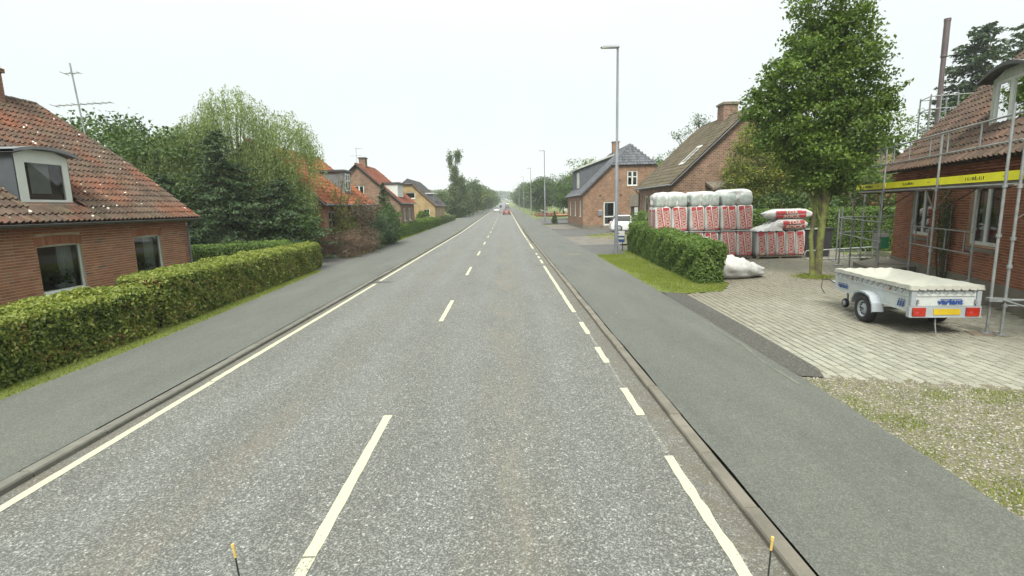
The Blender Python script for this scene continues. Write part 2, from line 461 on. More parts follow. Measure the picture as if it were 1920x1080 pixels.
M['skin_alu'] = mat('ladder_aluminium', (0.50, 0.51, 0.50), (0.42, 0.43, 0.42), 6, 0.4, 0.5, 0.3)
M['ceramic'] = mat('white_pot', (0.6, 0.62, 0.64), None, 2, 0.3)
M['terracotta'] = mat('terracotta_pot', (0.07, 0.055, 0.05), None, 2, 0.8)
G_MID = [(0.0, (0.033, 0.062, 0.010)), (0.45, (0.073, 0.125, 0.020)), (0.8, (0.128, 0.193, 0.029)), (1.0, (0.196, 0.245, 0.049))]
G_DARK = [(0.0, (0.026, 0.050, 0.016)), (0.5, (0.053, 0.094, 0.026)), (1.0, (0.113, 0.166, 0.046))]
G_CONI = [(0.0, (0.020, 0.041, 0.019)), (0.5, (0.043, 0.075, 0.032)), (1.0, (0.094, 0.128, 0.049))]
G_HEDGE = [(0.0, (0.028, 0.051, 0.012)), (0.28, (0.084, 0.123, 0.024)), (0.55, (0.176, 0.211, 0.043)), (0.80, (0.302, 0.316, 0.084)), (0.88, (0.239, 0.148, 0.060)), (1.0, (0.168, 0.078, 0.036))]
G_OLD = [(0.0, (0.034, 0.061, 0.015)), (0.30, (0.088, 0.140, 0.027)), (0.6, (0.190, 0.251, 0.045)), (0.80, (0.335, 0.365, 0.079)), (0.87, (0.236, 0.129, 0.061)), (1.0, (0.168, 0.076, 0.045))]
G_PRIVET = [(0.0, (0.038, 0.071, 0.018)), (0.45, (0.083, 0.141, 0.030)), (0.85, (0.154, 0.227, 0.052)), (1.0, (0.259, 0.321, 0.091))]
G_WEEP = [(0.0, (0.100, 0.137, 0.049)), (0.5, (0.180, 0.234, 0.091)), (1.0, (0.279, 0.330, 0.166))]
G_AUT = [(0.0, (0.044, 0.069, 0.016)), (0.45, (0.106, 0.144, 0.027)), (0.75, (0.213, 0.225, 0.044)), (0.92, (0.338, 0.275, 0.050)), (1.0, (0.325, 0.138, 0.037))]
G_RED = [(0.0, (0.047, 0.041, 0.027)), (0.5, (0.115, 0.078, 0.054)), (1.0, (0.216, 0.135, 0.101))]
G_FAR = [(0.0, (0.047, 0.074, 0.034)), (0.5, (0.088, 0.124, 0.051)), (1.0, (0.149, 0.189, 0.081))]
G_GRASS = [(0.0, (0.083, 0.116, 0.019)), (0.5, (0.159, 0.202, 0.035)), (0.85, (0.257, 0.275, 0.060)), (1.0, (0.392, 0.301, 0.147))]
M['l_mid'] = leaf_mat('leaf_mid_green', G_MID)
M['l_dark'] = leaf_mat('leaf_dark_green', G_DARK, 0.25)
M['l_coni'] = leaf_mat('needle_green', G_CONI, 0.12)
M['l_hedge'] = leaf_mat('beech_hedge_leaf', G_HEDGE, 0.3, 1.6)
M['l_privet'] = leaf_mat('privet_leaf', G_PRIVET, 0.3, 1.2)
M['l_weep'] = leaf_mat('weeping_birch_leaf', G_WEEP, 0.4, 0.5)
M['l_aut'] = leaf_mat('turning_leaf', G_AUT, 0.35, 0.8)
M['l_red'] = leaf_mat('purple_brown_leaf', G_RED, 0.2, 1.4)
M['l_far'] = leaf_mat('far_leaf', G_FAR, 0.3, 0.15)
M['grass'] = leaf_mat('grass_blade', G_GRASS, 0.35, 1.3)


# ------------------------------------------------------------------ objects
def tag(o, label=None, cat=None, group=None, kind=None):
    if label: o['label'] = label
    if cat: o['category'] = cat
    if group: o['group'] = group
    if kind: o['kind'] = kind
    return o


def thing(name, label, cat, loc=(0, 0, 0), rz=0.0, group=None, kind=None):
    o = bpy.data.objects.new(name, None)
    o.empty_display_size = 0.2
    COL.objects.link(o)
    o.location = loc
    o.rotation_euler = (0, 0, rz)
    return tag(o, label, cat, group, kind)


class MB:
    def __init__(s): s.v = []; s.f = []; s.mi = []; s.sm = []; s.T = None

    def add(s, vs, fs, m=0, smooth=False):
        b = len(s.v)
        if s.T is not None: vs = [tuple(s.T @ Vector(p)) for p in vs]
        s.v += [tuple(p) for p in vs]
        for f in fs:
            s.f.append([b + i for i in f]); s.mi.append(m); s.sm.append(smooth)

    def box(s, c, d, m=0, rz=0.0, mtx=None):
        x, y, z = d[0] / 2, d[1] / 2, d[2] / 2
        vs = [Vector((a, b, e)) for e in (-z, z) for b in (-y, y) for a in (-x, x)]
        rot = mtx if mtx is not None else Matrix.Rotation(rz, 3, 'Z')
        s.add([rot @ v + Vector(c) for v in vs], [(0, 2, 3, 1), (4, 5, 7, 6), (0, 1, 5, 4), (2, 6, 7, 3), (0, 4, 6, 2), (1, 3, 7, 5)], m)

    def bb(s, x0, x1, y0, y1, z0, z1, m=0):
        s.box(((x0 + x1) / 2, (y0 + y1) / 2, (z0 + z1) / 2), (x1 - x0, y1 - y0, z1 - z0), m)

    def quad(s, a, b, c, d, m=0): s.add([a, b, c, d], [(0, 1, 2, 3)], m)

    def tube(s, pts, r, n=8, m=0, cap=True, smooth=True):
        pts = [Vector(p) for p in pts]
        rs = r if isinstance(r, (list, tuple)) else [r] * len(pts)
        vs = []
        for i, p in enumerate(pts):
            t = (pts[min(i + 1, len(pts) - 1)] - pts[max(i - 1, 0)]).normalized()
            a = t.orthogonal().normalized() if i == 0 else (a - t * a.dot(t)).normalized()
            b = t.cross(a)
            for k in range(n):
                w = 2 * math.pi * k / n
                vs.append(p + (a * math.cos(w) + b * math.sin(w)) * rs[i])
        fs = []
        for i in range(len(pts) - 1):
            for k in range(n):
                fs.append((i * n + k, i * n + (k + 1) % n, (i + 1) * n + (k + 1) % n, (i + 1) * n + k))
        s.add(vs, fs, m, smooth)
        if cap:
            s.add(vs[:n], [tuple(range(n))[::-1]], m); s.add(vs[-n:], [tuple(range(n))], m)

    def lathe(s, prof, c=(0, 0, 0), axis='Z', n=20, m=0, smooth=True):
        vs = []
        for r, h in prof:
            for k in range(n):
                w = 2 * math.pi * k / n
                x, y = r * math.cos(w), r * math.sin(w)
                p = (x, y, h) if axis == 'Z' else ((h, x, y) if axis == 'X' else (y, h, x))
                vs.append((p[0] + c[0], p[1] + c[1], p[2] + c[2]))
        fs = [(i * n + k, i * n + (k + 1) % n, (i + 1) * n + (k + 1) % n, (i + 1) * n + k) for i in range(len(prof) - 1) for k in range(n)]
        s.add(vs, fs, m, smooth)

    def poly_prism(s, poly, fn, d, m=0):
        """poly: 2D list, fn(u,v,w)->3D, extruded from w=0 to w=d"""
        n = len(poly)
        vs = [fn(u, v, 0) for u, v in poly] + [fn(u, v, d) for u, v in poly]
        fs = [tuple(range(n))[::-1], tuple(range(n, 2 * n))]
        fs += [(i, (i + 1) % n, n + (i + 1) % n, n + i) for i in range(n)]
        s.add(vs, fs, m)

    def build(s, name, mats, parent=None, kind=None):
        me = bpy.data.meshes.new(name)
        me.from_pydata(s.v, [], s.f)
        for mm in (mats if isinstance(mats, (list, tuple)) else [mats]): me.materials.append(mm)
        if me.polygons:
            me.polygons.foreach_set('material_index', s.mi)
            me.polygons.foreach_set('use_smooth', s.sm)
        me.update()
        o = bpy.data.objects.new(name, me)
        COL.objects.link(o)
        if parent is not None: o.parent = parent
        if kind: o['kind'] = kind
        return o


def npmesh(name, V, F, mats, parent=None, rnd=None, kind=None, smooth=False):
    """V (n,3), F (m,k) all faces the same size"""
    me = bpy.data.meshes.new(name)
    V = np.ascontiguousarray(V, dtype=np.float32); F = np.ascontiguousarray(F, dtype=np.int32)
    m, k = F.shape
    me.vertices.add(len(V)); me.vertices.foreach_set('co', V.ravel())
    me.loops.add(m * k); me.loops.foreach_set('vertex_index', F.ravel())
    me.polygons.add(m)
    me.polygons.foreach_set('loop_start', np.arange(0, m * k, k, dtype=np.int32))
    me.polygons.foreach_set('loop_total', np.full(m, k, dtype=np.int32))
    me.polygons.foreach_set('use_smooth', np.full(m, bool(smooth)))
    me.update(calc_edges=True)
    if rnd is not None:
        a = me.attributes.new('rnd', 'FLOAT', 'FACE')
        a.data.foreach_set('value', np.ascontiguousarray(rnd, dtype=np.float32))
    for mm in (mats if isinstance(mats, (list, tuple)) else [mats]): me.materials.append(mm)
    o = bpy.data.objects.new(name, me)
    COL.objects.link(o)
    if parent is not None: o.parent = parent
    if kind: o['kind'] = kind
    return o


def in_view_score(P):
    """how large a piece at world point P shows: 1/distance inside the frame, 0 outside"""
    c = (P - CAM_P) @ CAM_R
    d = -c[:, 2]
    x = 960 + 960 * c[:, 0] / np.maximum(d, 0.01); y = 540 - 960 * c[:, 1] / np.maximum(d, 0.01)
    ok = (d > 0.3) & (x > -10) & (x < 1930) & (y > -10) & (y < 1090)
    return np.where(ok, 1.0 / np.maximum(d, 0.3), 0.0)


def pieces(parent, name, tv, tf, mats4, material, limit=300, stuff_name=None, hide=None):
    """each piece an object sharing one mesh (the `limit` that show largest), the rest joined as one part"""
    tv = np.array(tv, float)
    MM = np.array(mats4, float)
    pw = np.array(Matrix.Translation(parent.location) @ parent.rotation_euler.to_matrix().to_4x4()) if parent is not None else np.eye(4)
    loc = MM[:, :3, 3] @ pw[:3, :3].T + pw[:3, 3]
    sc = in_view_score(loc)
    if hide is not None: sc = np.where([hide(p) for p in loc], 0, sc)
    order = np.argsort(-sc, kind='stable')
    parts = [i for i in order[:limit] if sc[i] > 0]
    rest = np.setdiff1d(np.arange(len(MM)), parts)
    me = bpy.data.meshes.new(name)
    me.from_pydata([tuple(v) for v in tv], [], [list(f) for f in tf])
    me.materials.append(material); me.update()
    for i in parts:
        o = bpy.data.objects.new(name, me)
        o.matrix_local = Matrix(MM[i].tolist())
        COL.objects.link(o)
        if parent is not None: o.parent = parent
    if len(rest):
        V = np.einsum('nij,kj->nki', MM[rest][:, :3, :3], tv) + MM[rest][:, None, :3, 3]
        nk = len(tv)
        quads = [f if len(f) == 4 else (f[0], f[1], f[2], f[2]) for f in tf]
        tri = []
        for f in tf:
            for a in range(1, len(f) - 1): tri.append((f[0], f[a], f[a + 1]))
        T = np.array(tri)
        F = (T[None] + (np.arange(len(rest)) * nk)[:, None, None]).reshape(-1, 3)
        r = np.repeat(rng.random(len(rest)), len(tri))
        npmesh(stuff_name or name, V.reshape(-1, 3), F, material, parent, r, 'stuff')


BRICK_V = [(-.5, 0, -.5), (.5, 0, -.5), (.5, 1, -.5), (-.5, 1, -.5), (-.5, 0, .5), (.5, 0, .5), (.5, 1, .5), (-.5, 1, .5)]
BRICK_F = [(3, 2, 6, 7), (0, 1, 5, 4)[::-1], (0, 3, 7, 4)[::1], (1, 5, 6, 2), (4, 5, 6, 7)[::-1], (0, 1, 2, 3)]
BRICK_F = [(3, 7, 6, 2), (0, 4, 7, 3), (1, 2, 6, 5), (4, 5, 6, 7), (0, 3, 2, 1)]


def brick_field(parent, origin, u, n, L, z0, z1, holes, material, bands=(), limit=300, course=0.0667, mod=0.24, proud=0.007):
    """running-bond bricks standing proud of the mortar; holes (u0,u1,z0,z1)"""
    u, n = Vector(u), Vector(n)
    uu = n.cross(Vector((0, 0, 1)))
    out = []
    nr = int(round((z1 - z0) / course))
    for r in range(nr):
        zc = z0 + (r + 0.5) * course
        pr = proud
        for a, b, q in bands:
            if a <= zc <= b: pr = proud + q
        s = -mod / 2 if r % 2 else 0.0
        while s < L:
            a, b = max(s, 0.0), min(s + mod, L)
            segs = [(a, b)]
            for h0, h1, h2, h3 in holes:
                if h2 - course * 0.4 < zc < h3 + course * 0.4:
                    ns = []
                    for p, q in segs:
                        if q <= h0 or p >= h1: ns.append((p, q))
                        else:
                            if p < h0: ns.append((p, h0))
                            if q > h1: ns.append((h1, q))
                    segs = ns
            for p, q in segs:
                if q - p < 0.03: continue
                ln = q - p - 0.013
                c = Vector(origin) + u * ((p + q) / 2) + Vector((0, 0, zc)) - n * 0.02
                jl = random.uniform(-0.0015, 0.0015)
                col = [uu * ln, n * (0.02 + pr + jl), Vector((0, 0, course - 0.016))]
                m4 = [[col[0][k], col[1][k], col[2][k], c[k]] for k in range(3)] + [[0, 0, 0, 1]]
                out.append(m4)
            s += mod
    return out


def soldier_arch(origin, u, n, u0, u1, z, h=0.23, proud=0.010, rise=0.05):
    """upright bricks over an opening, slightly cambered"""
    u, n = Vector(u), Vector(n)
    uu = n.cross(Vector((0, 0, 1)))
    k = int((u1 - u0) / 0.067); w = (u1 - u0) / k
    out = []
    for i in range(k):
        s = u0 + (i + 0.5) * w
        t = (s - (u0 + u1) / 2) / ((u1 - u0) / 2)
        zc = z + rise * (1 - t * t) + h / 2
        c = Vector(origin) + u * s + Vector((0, 0, zc)) - n * 0.02
        col = [uu * (w - 0.011), n * (0.02 + proud), Vector((0, 0, h))]
        out.append([[col[0][q], col[1][q], col[2][q], c[q]] for q in range(3)] + [[0, 0, 0, 1]])
    return out


def wall_panel(mb, poly, holes, fn, depth=0.12, m=0):
    """polygon with rectangular holes in the (u,v) plane, reveals going inwards; fn(u,v,w) with w>0 outwards"""
    loops = [[Vector((u, v, 0)) for u, v in poly]]
    hs = [[(a, c), (b, c), (b, d), (a, d)] for a, b, c, d in holes]
    for h in hs: loops.append([Vector((u, v, 0)) for u, v in h])
    flat = [p for l in loops for p in l]
    tris = tessellate_polygon(loops)
    mb.add([fn(p.x, p.y, 0) for p in flat], [tuple(t) for t in tris], m)
    for h in hs:
        for i in range(4):
            a, b = h[i], h[(i + 1) % 4]
            mb.add([fn(a[0], a[1], 0), fn(b[0], b[1], 0), fn(b[0], b[1], -depth), fn(a[0], a[1], -depth)], [(0, 1, 2, 3)], m)


def window(parent, fn, u0, u1, v0, v1, inset=0.07, fw=0.055, cols=1, rows=(), mat_=None, sill=True, name='window', sash=0.0, glass=True):
    """frame, its panes and sill; fn(u,v,w) maps to the wall, w outwards"""
    mat_ = mat_ or M['white']
    b = MB()

    def bar(a0, a1, c0, c1, d0=-inset - 0.06, d1=-inset):
        vs = [fn(x, y, w) for w in (d0, d1) for y in (c0, c1) for x in (a0, a1)]
        b.add(vs, [(0, 2, 3, 1), (4, 5, 7, 6), (0, 1, 5, 4), (2, 6, 7, 3), (0, 4, 6, 2), (1, 3, 7, 5)])
    bar(u0, u1, v0, v0 + fw); bar(u0, u1, v1 - fw, v1); bar(u0, u0 + fw, v0 + fw, v1 - fw); bar(u1 - fw, u1, v0 + fw, v1 - fw)
    cu = [u0 + (u1 - u0) * i / cols for i in range(cols + 1)]
    for c in cu[1:-1]: bar(c - fw * .75, c + fw * .75, v0 + fw, v1 - fw, -inset - 0.05, -inset + 0.005)
    cv = [v0] + [v0 + (v1 - v0) * r for r in rows] + [v1]
    for c in cv[1:-1]:
        for i in range(cols):
            bar(cu[i] + fw, cu[i + 1] - fw, c - fw * .5, c + fw * .5, -inset - 0.05, -inset - 0.003)
    w = b.build(name, mat_, parent)
    if glass:
        for i in range(cols):
            for j in range(len(cv) - 1):
                g = MB()
                a0, a1, c0, c1 = cu[i] + fw * .5, cu[i + 1] - fw * .5, cv[j] + fw * .3, cv[j + 1] - fw * .3
                d = -inset - 0.03
                g.quad(fn(a0, c0, d), fn(a1, c0, d), fn(a1, c1, d), fn(a0, c1, d))
                g.build('pane', M['glass'], w)
    if sill:
        k = MB()
        vs = [fn(x, y, ww) for ww in (-inset, 0.045) for y in (v0 - 0.05, v0 - 0.004) for x in (u0 - 0.02, u1 + 0.02)]
        vs[2] = fn(u0 - 0.02, v0 + 0.01, -inset); vs[3] = fn(u1 + 0.02, v0 + 0.01, -inset)
        k.add(vs, [(0, 2, 3, 1), (4, 5, 7, 6), (0, 1, 5, 4), (2, 6, 7, 3), (0, 4, 6, 2), (1, 3, 7, 5)])
        k.build('sill', mat_, w)
    return w


# pantile: local x across (0..1 = one cover width), y up the slope (0..1 = one gauge), z out of the roof
def pantile(wd=0.22, ga=0.34):
    prof = [(-0.02, 0.028), (0.10, 0.060), (0.24, 0.058), (0.36, 0.022), (0.55, 0.002), (0.78, 0.006), (0.94, 0.022), (1.04, 0.034)]
    V, F = [], []
    for y, dz in ((-0.04, 0.046), (1.06, 0.0)):
        for x, z in prof: V.append(((x - .5) * wd, (y - .5) * ga, z + dz))
    for x, z in prof: V.append(((x - .5) * wd, (-0.04 - .5) * ga, z + 0.010))
    n = len(prof)
    for i in range(n - 1):
        F.append((i, i + 1, n + i + 1, n + i))
        F.append((2 * n + i, 2 * n + i + 1, i + 1, i))
    return V, F


def roof_tiles(parent, eave0, eave1, up, length, material, name='roof_tile', wd=0.22, ga=0.34, limit=0, keep=None, jitter=0.004, stuff_name='roof_tiles'):
    """tiles in rows from the eave line upwards; up = unit vector up the slope"""
    e0, e1, up = Vector(eave0), Vector(eave1), Vector(up).normalized()
    u = (e1 - e0); L = u.length; u.normalize()
    nrm = u.cross(up)
    if nrm.z < 0:
        u = -u; e0, e1 = e1, e0; nrm = u.cross(up)
    nc, nr = max(1, int(round(L / wd))), max(1, int(round(length / ga)))
    w2, g2 = L / nc, length / nr
    V, F = pantile(w2, g2)
    out = []
    for r in range(nr):
        for c in range(nc):
            s, t = (c + .5) * w2, (r + .5) * g2
            if keep is not None and not keep(s / L, t, e0 + u * s + up * t): continue
            p = e0 + u * s + up * t + nrm * random.uniform(-jitter, jitter)
            out.append([[u[k], up[k], nrm[k], p[k]] for k in range(3)] + [[0, 0, 0, 1]])
    if limit: pieces(parent, name, V, F, out, material, limit, stuff_name)
    else:
        pieces(parent, name, V, F, out, material, 0, stuff_name)


def cap_row(mb, a, b, r=0.09, m=0, seg=0.38):
    """overlapping half-round ridge or hip tiles from a to b"""
    a, b = Vector(a), Vector(b)
    d = b - a; L = d.length; d.normalize()
    k = max(1, int(L / seg))
    side = d.cross(Vector((0, 0, 1))).normalized(); upv = side.cross(d)
    for i in range(k):
        p0, p1 = a + d * (L * i / k), a + d * (L * (i + 1.08) / k)
        vs = []
        for p, rr in ((p0, r), (p1, r * 0.84)):
            for q in range(7):
                w = math.pi * (q / 6) * 1.1 - 0.05 * math.pi
                vs.append(p + side * (math.cos(w) * rr) + upv * (math.sin(w) * rr * 0.9))
        mb.add(vs, [(q, q + 1, 8 + q, 7 + q) for q in range(6)] + [tuple(range(7))], m, False)


# ------------------------------------------------------------------ foliage
def unit(n):
    v = rng.normal(size=(n, 3))
    return v / np.linalg.norm(v, axis=1)[:, None]


def leaf_mesh(name, P, size, material, parent=None, normals=None, nw=0.5, aspect=0.55, along=None, kind=None, sizevar=0.35, rnd=None):
    N = len(P)
    n = unit(N)
    if normals is not None:
        n = n * (1 - nw) + normals * nw
        n /= np.linalg.norm(n, axis=1)[:, None] + 1e-9
    t = np.cross(n, unit(N)) if along is None else along + 0.35 * unit(N)
    t = t - n * np.sum(t * n, axis=1)[:, None]
    t /= np.linalg.norm(t, axis=1)[:, None] + 1e-9
    b = np.cross(n, t)
    s = size * (1 + sizevar * rng.uniform(-1, 1, N))[:, None]
    l, w = s * 0.5, s * 0.5 * aspect
    bend = n * s * 0.10
    V = np.stack([P - t * l, P + b * w + bend, P + t * l, P - b * w + bend], axis=1).reshape(-1, 3)
    F = np.arange(4 * N).reshape(N, 4)
    return npmesh(name, V, F, material, parent, rng.random(N) if rnd is None else rnd, kind)


def wobble(D, k=3, seed=0):
    """smooth-ish lumpy radius factor on directions"""
    r = np.random.default_rng(seed)
    out = np.zeros(len(D))
    for i in range(k * 3):
        a = r.normal(size=3); a *= (1.5 + i * 0.9) / np.linalg.norm(a)
        out += np.sin(D @ a + r.uniform(0, 6.28)) / (1.3 + i * 0.35)
    return out / 2.5


def blob_points(blobs, nclump, per, spread, seed=0, shell=0.55, lump=0.18):
    """clump centres in the outer part of each ellipsoid, leaves gathered round them"""
    vol = np.array([b[3] * b[4] + b[4] * b[5] + b[3] * b[5] for b in blobs]); vol = vol / vol.sum()
    C, P, Nn = [], [], []
    for i, b in enumerate(blobs):
        k = max(1, int(nclump * vol[i]))
        d = unit(k)
        rad = rng.uniform(shell, 1.0, k) ** 0.7 * (1 + lump * wobble(d, 3, seed + i))
        c = np.array(b[:3]) + d * rad[:, None] * np.array(b[3:6])
        C.append(c)
        q = np.repeat(c, per, axis=0) + rng.normal(size=(k * per, 3)) * np.array(spread)
        P.append(q); Nn.append(np.repeat(d, per, axis=0))
    return np.concatenate(C), np.concatenate(P), np.concatenate(Nn)


def limbs(mb, base, tops, r0, m=0, n=6, mid=0.5, sag=0.0):
    base = Vector(base)
    for t in tops:
        t = Vector(t)
        c = base.lerp(t, mid) + Vector((random.uniform(-.1, .1), random.uniform(-.1, .1), random.uniform(0, .1) - sag)) * (t - base).length
        mb.tube([base, base.lerp(c, .5) + Vector((0, 0, 0.02)), c, t], [r0, r0 * .8, r0 * .55, r0 * .15], n, m, cap=False)


def broadleaf(label, loc, blobs, nclump, per, spread, size, lm='l_mid', bark='bark', trunk_r=0.18, trunk_h=2.0, name='broadleaf_tree', cat='tree', group=None, seed=1, nlimb=14, shell=0.5, lump=0.2, aspect=0.6):
    t = thing(name, label, cat, loc, 0, group)
    C, P, Nn = blob_points(blobs, nclump, per, spread, seed, shell, lump)
    keep = P[:, 2] > 0.03
    rn = np.clip(rng.random(len(P)) * .72 + np.repeat(rng.random(len(C)), per) * .42 - .08, 0, 1)
    leaf_mesh('crown', P[keep], size, M[lm], t, Nn[keep], 0.45, aspect, rnd=rn[keep])
    b = MB()
    cx = sum(x[0] for x in blobs) / len(blobs); cy = sum(x[1] for x in blobs) / len(blobs)
    top = max(x[2] for x in blobs)
    hub = Vector((cx * .3, cy * .3, trunk_h))
    b.tube([(0, 0, -0.1), (0.02, 0, trunk_h * .4), hub, (cx * .8, cy * .8, max(trunk_h * 1.3, top * .8)), (cx, cy, top + .2)], [trunk_r * 1.25, trunk_r, trunk_r * .85, trunk_r * .5, trunk_r * .12], 9)
    idx = rng.choice(len(C), min(nlimb, len(C)), replace=False)
    limbs(b, hub, [tuple(C[i]) for i in idx], trunk_r * .42)
    b.build('trunk', M[bark], t)
    return t


def conifer(label, loc, h, r, lm='l_coni', density=1.0, base=0.06, droop=0.25, size=0.22, name='conifer_tree', group=None, power=0.85, seed=3, ragged=0.2, tip=0.05, branches=None, shear=(0, 0)):
    t = thing(name, label, 'tree', loc, 0, group)
    r_ = random.Random(seed)
    b = MB()
    b.tube([(0, 0, -.1), (shear[0] * .3, shear[1] * .3, h * .4), (shear[0], shear[1], h)], [0.035 * h ** .9, 0.022 * h ** .9, 0.01], 8)
    P, A = [], []
    nb = int((branches or 26 * h ** .8) * density)
    for i in range(nb):
        f = base + (1 - base) * (i + r_.random()) / nb
        z = h * f
        rr = r * ((1 - f) ** power + tip) * (1 + ragged * r_.uniform(-1, 1))
        az = r_.uniform(0, 2 * math.pi)
        d = np.array([math.cos(az), math.sin(az), 0.0])
        c0 = np.array([shear[0] * f, shear[1] * f, z])
        k = max(7, int(rr * 36 * density / (size / 0.22)))
        s = rng.random(k) ** 0.75
        sag = -droop * rr * s ** 1.5 + 0.18 * rr * s ** 3
        side = np.cross(d, [0, 0, 1])
        lat = rng.normal(size=k) * rr * 0.16 * (1.15 - s)
        pts = c0 + d * (rr * s)[:, None] + side * lat[:, None] + np.array([0, 0, 1.0]) * (sag + rng.normal(size=k) * 0.05 * size * 4)[:, None]
        P.append(pts)
        a = d + side * (np.sign(lat) * 0.7)[:, None] + np.array([0, 0, -0.25])
        A.append(a / np.linalg.norm(a, axis=1)[:, None])
        if i % 3 == 0:
            e = c0 + d * rr * .85 + np.array([0, 0, -droop * rr * .7])
            m_ = c0 + d * rr * .45 + np.array([0, 0, -droop * rr * .25])
            b.tube([tuple(c0), tuple(m_), tuple(e)], [0.02 + 0.012 * rr, 0.012 + .005 * rr, 0.006], 5, cap=False)
    P = np.concatenate(P); A = np.concatenate(A)
    keep = P[:, 2] > 0.02
    up = np.tile([0, 0, 1.0], (keep.sum(), 1))
    leaf_mesh('crown', P[keep], size, M[lm], t, up, 0.45, 0.44, A[keep])
    b.build('trunk', M['bark'], t)
    return t


# ================================================================== ground, road, pavements
def sheet(name, ys, xl, xr, dz, material, kind='structure', nx=1):
    """a strip along the road that follows its climb"""
    V, F = [], []
    for y in ys:
        a, b = xl(y), xr(y)
        for i in range(nx + 1): V.append((a + (b - a) * i / nx, y, zr(y) + dz))
    w = nx + 1
    for j in range(len(ys) - 1):
        for i in range(nx): F.append((j * w + i, j * w + i + 1, (j + 1) * w + i + 1, (j + 1) * w + i))
    return npmesh(name, V, F, material, kind=kind)


def interp(tab):
    xs = [a for a, b in tab]; ys = [b for a, b in tab]
    return lambda y: float(np.interp(y, xs, ys))


def polygon_sheet(name, poly, z, material, kind='structure', thick=0.0):
    b = MB()
    if thick: b.poly_prism(poly, lambda u, v, w: (u, v, z - thick + w), thick)
    else:
        tris = tessellate_polygon([[Vector((x, y, 0)) for x, y in poly]])
        b.add([(x, y, z) for x, y in poly], [tuple(t) for t in tris])
    o = b.build(name, material)
    if kind: o['kind'] = kind
    return o


def inside(poly, x, y):
    c = False
    n = len(poly)
    for i in range(n):
        x1, y1 = poly[i]; x2, y2 = poly[(i + 1) % n]
        if (y1 > y) != (y2 > y) and x < (x2 - x1) * (y - y1) / (y2 - y1) + x1: c = not c
    return c


def inside_np(poly, X, Y):
    c = np.zeros(len(X), bool); n = len(poly)
    for i in range(n):
        x1, y1 = poly[i]; x2, y2 = poly[(i + 1) % n]
        if y1 == y2: continue
        c ^= ((y1 > Y) != (y2 > Y)) & (X < (x2 - x1) * (Y - y1) / (y2 - y1) + x1)
    return c


YS = [-30, -10, 0, 10, 20, 30, 40, 55, 70, 90, 120, 160, 200, 260, 320, 400, 500, 620, 760, 900, 1100, 1170]
gx = [-610, -400, -200, -100, -50, -20, -9, 0, 8, 20, 50, 100, 200, 400, 610]
V = [(x, y, zr(y) - 0.05) for y in YS for x in gx]
F = [(j * len(gx) + i, j * len(gx) + i + 1, (j + 1) * len(gx) + i + 1, (j + 1) * len(gx) + i) for j in range(len(YS) - 1) for i in range(len(gx) - 1)]
npmesh('ground', V, F, M['lawn'], kind='structure')

KL, KR = -4.95, 1.97
sheet('kerb_bed', [-30, 0, 30, 60, 120, 300], lambda y: 1.9, lambda y: 2.4, -0.01, M['joint'])
sheet('left_kerb_bed', [-30, 0, 30, 60, 120, 300], lambda y: -5.4, lambda y: -4.9, -0.01, M['joint'])
sheet('road', [-30, 0, 20, 40, 55, 70, 90, 120, 160, 200, 260, 320, 400, 500, 620, 760, 900], lambda y: KL, lambda y: KR, 0.0, M['road'])
wl = interp([(-30, -7.3), (11, -7.4), (22, -8.05), (33, -8.55), (53, -9.1), (120, -9.3), (400, -8.4)])
wr = interp([(-30, 3.9), (3.7, 4.1), (5, 4.2), (7, 4.3), (14, 4.5), (26, 4.62), (40, 4.8), (60, 5.0), (120, 5.3), (400, 4.6)])
sheet('left_pavement', [-30, 0, 11, 16, 22, 33, 45, 53, 70, 90, 120, 160, 200, 260, 320], wl, lambda y: KL - 0.172, 0.058, M['walk'])
sheet('right_pavement', [-30, 0] + [k * .35 for k in range(4, 70)] + [26, 33, 40, 50, 60, 80, 120, 160, 200, 260, 320], lambda y: KR + 0.152 + .006 * math.sin(y * 1.7) + .005 * math.sin(y * 4.3), wr, 0.058, M['walk'])
sheet('left_verge', [-30, 0, 11, 16, 22.6], lambda y: wl(y) - 0.9, wl, 0.045, M['lawn'])
sheet('left_far_verge', [33.5, 45, 53, 70, 90, 120, 160, 200], lambda y: wl(y) - 3, wl, 0.04, M['lawn'])
sheet('left_driveway', [22.6, 25, 28.5], lambda y: -12.0, lambda y: wl(y), 0.050, M['oldasph'])


def kerb_run(name, xa, xb, y0, y1, step, material, top=0.075, limit=90):
    k = thing(name, None, None, kind='structure')
    ms = []
    y = y0
    while y < y1:
        L = step - 0.012
        h = top + random.uniform(-0.006, 0.006)
        zb = zr(y + step / 2)
        ms.append([[xb - xa, 0, 0, (xa + xb) / 2 + random.uniform(-.006, .006)], [0, L, 0, y + step / 2], [0, 0, h + 0.12, zb + h - (h + 0.12) / 2], [0, 0, 0, 1]])
        y += step
    c = 0.42
    V = [(-.5, -.5, -.5), (.5, -.5, -.5), (.5, .5, -.5), (-.5, .5, -.5), (-.5, -.5, .40), (.5, -.5, .40), (.5, .5, .40), (-.5, .5, .40), (-c, -.492, .5), (c, -.492, .5), (c, .492, .5), (-c, .492, .5)]
    F = [(0, 1, 5, 4), (1, 2, 6, 5), (2, 3, 7, 6), (3, 0, 4, 7), (4, 5, 9, 8), (5, 6, 10, 9), (6, 7, 11, 10), (7, 4, 8, 11), (8, 9, 10, 11)]
    pieces(k, 'kerb_stone', V, F, ms, material, limit, 'far_kerb_stones')


kerb_run('left_kerb', KL - 0.15, KL, -6, 300, 1.0, M['kerb'], 0.062)
kerb_run('right_kerb', KR, KR + 0.14, -6, 300, 1.0, M['kerb2'], 0.058)

# painted lines, 4 mm above the asphalt
mk = MB(); wk = MB()


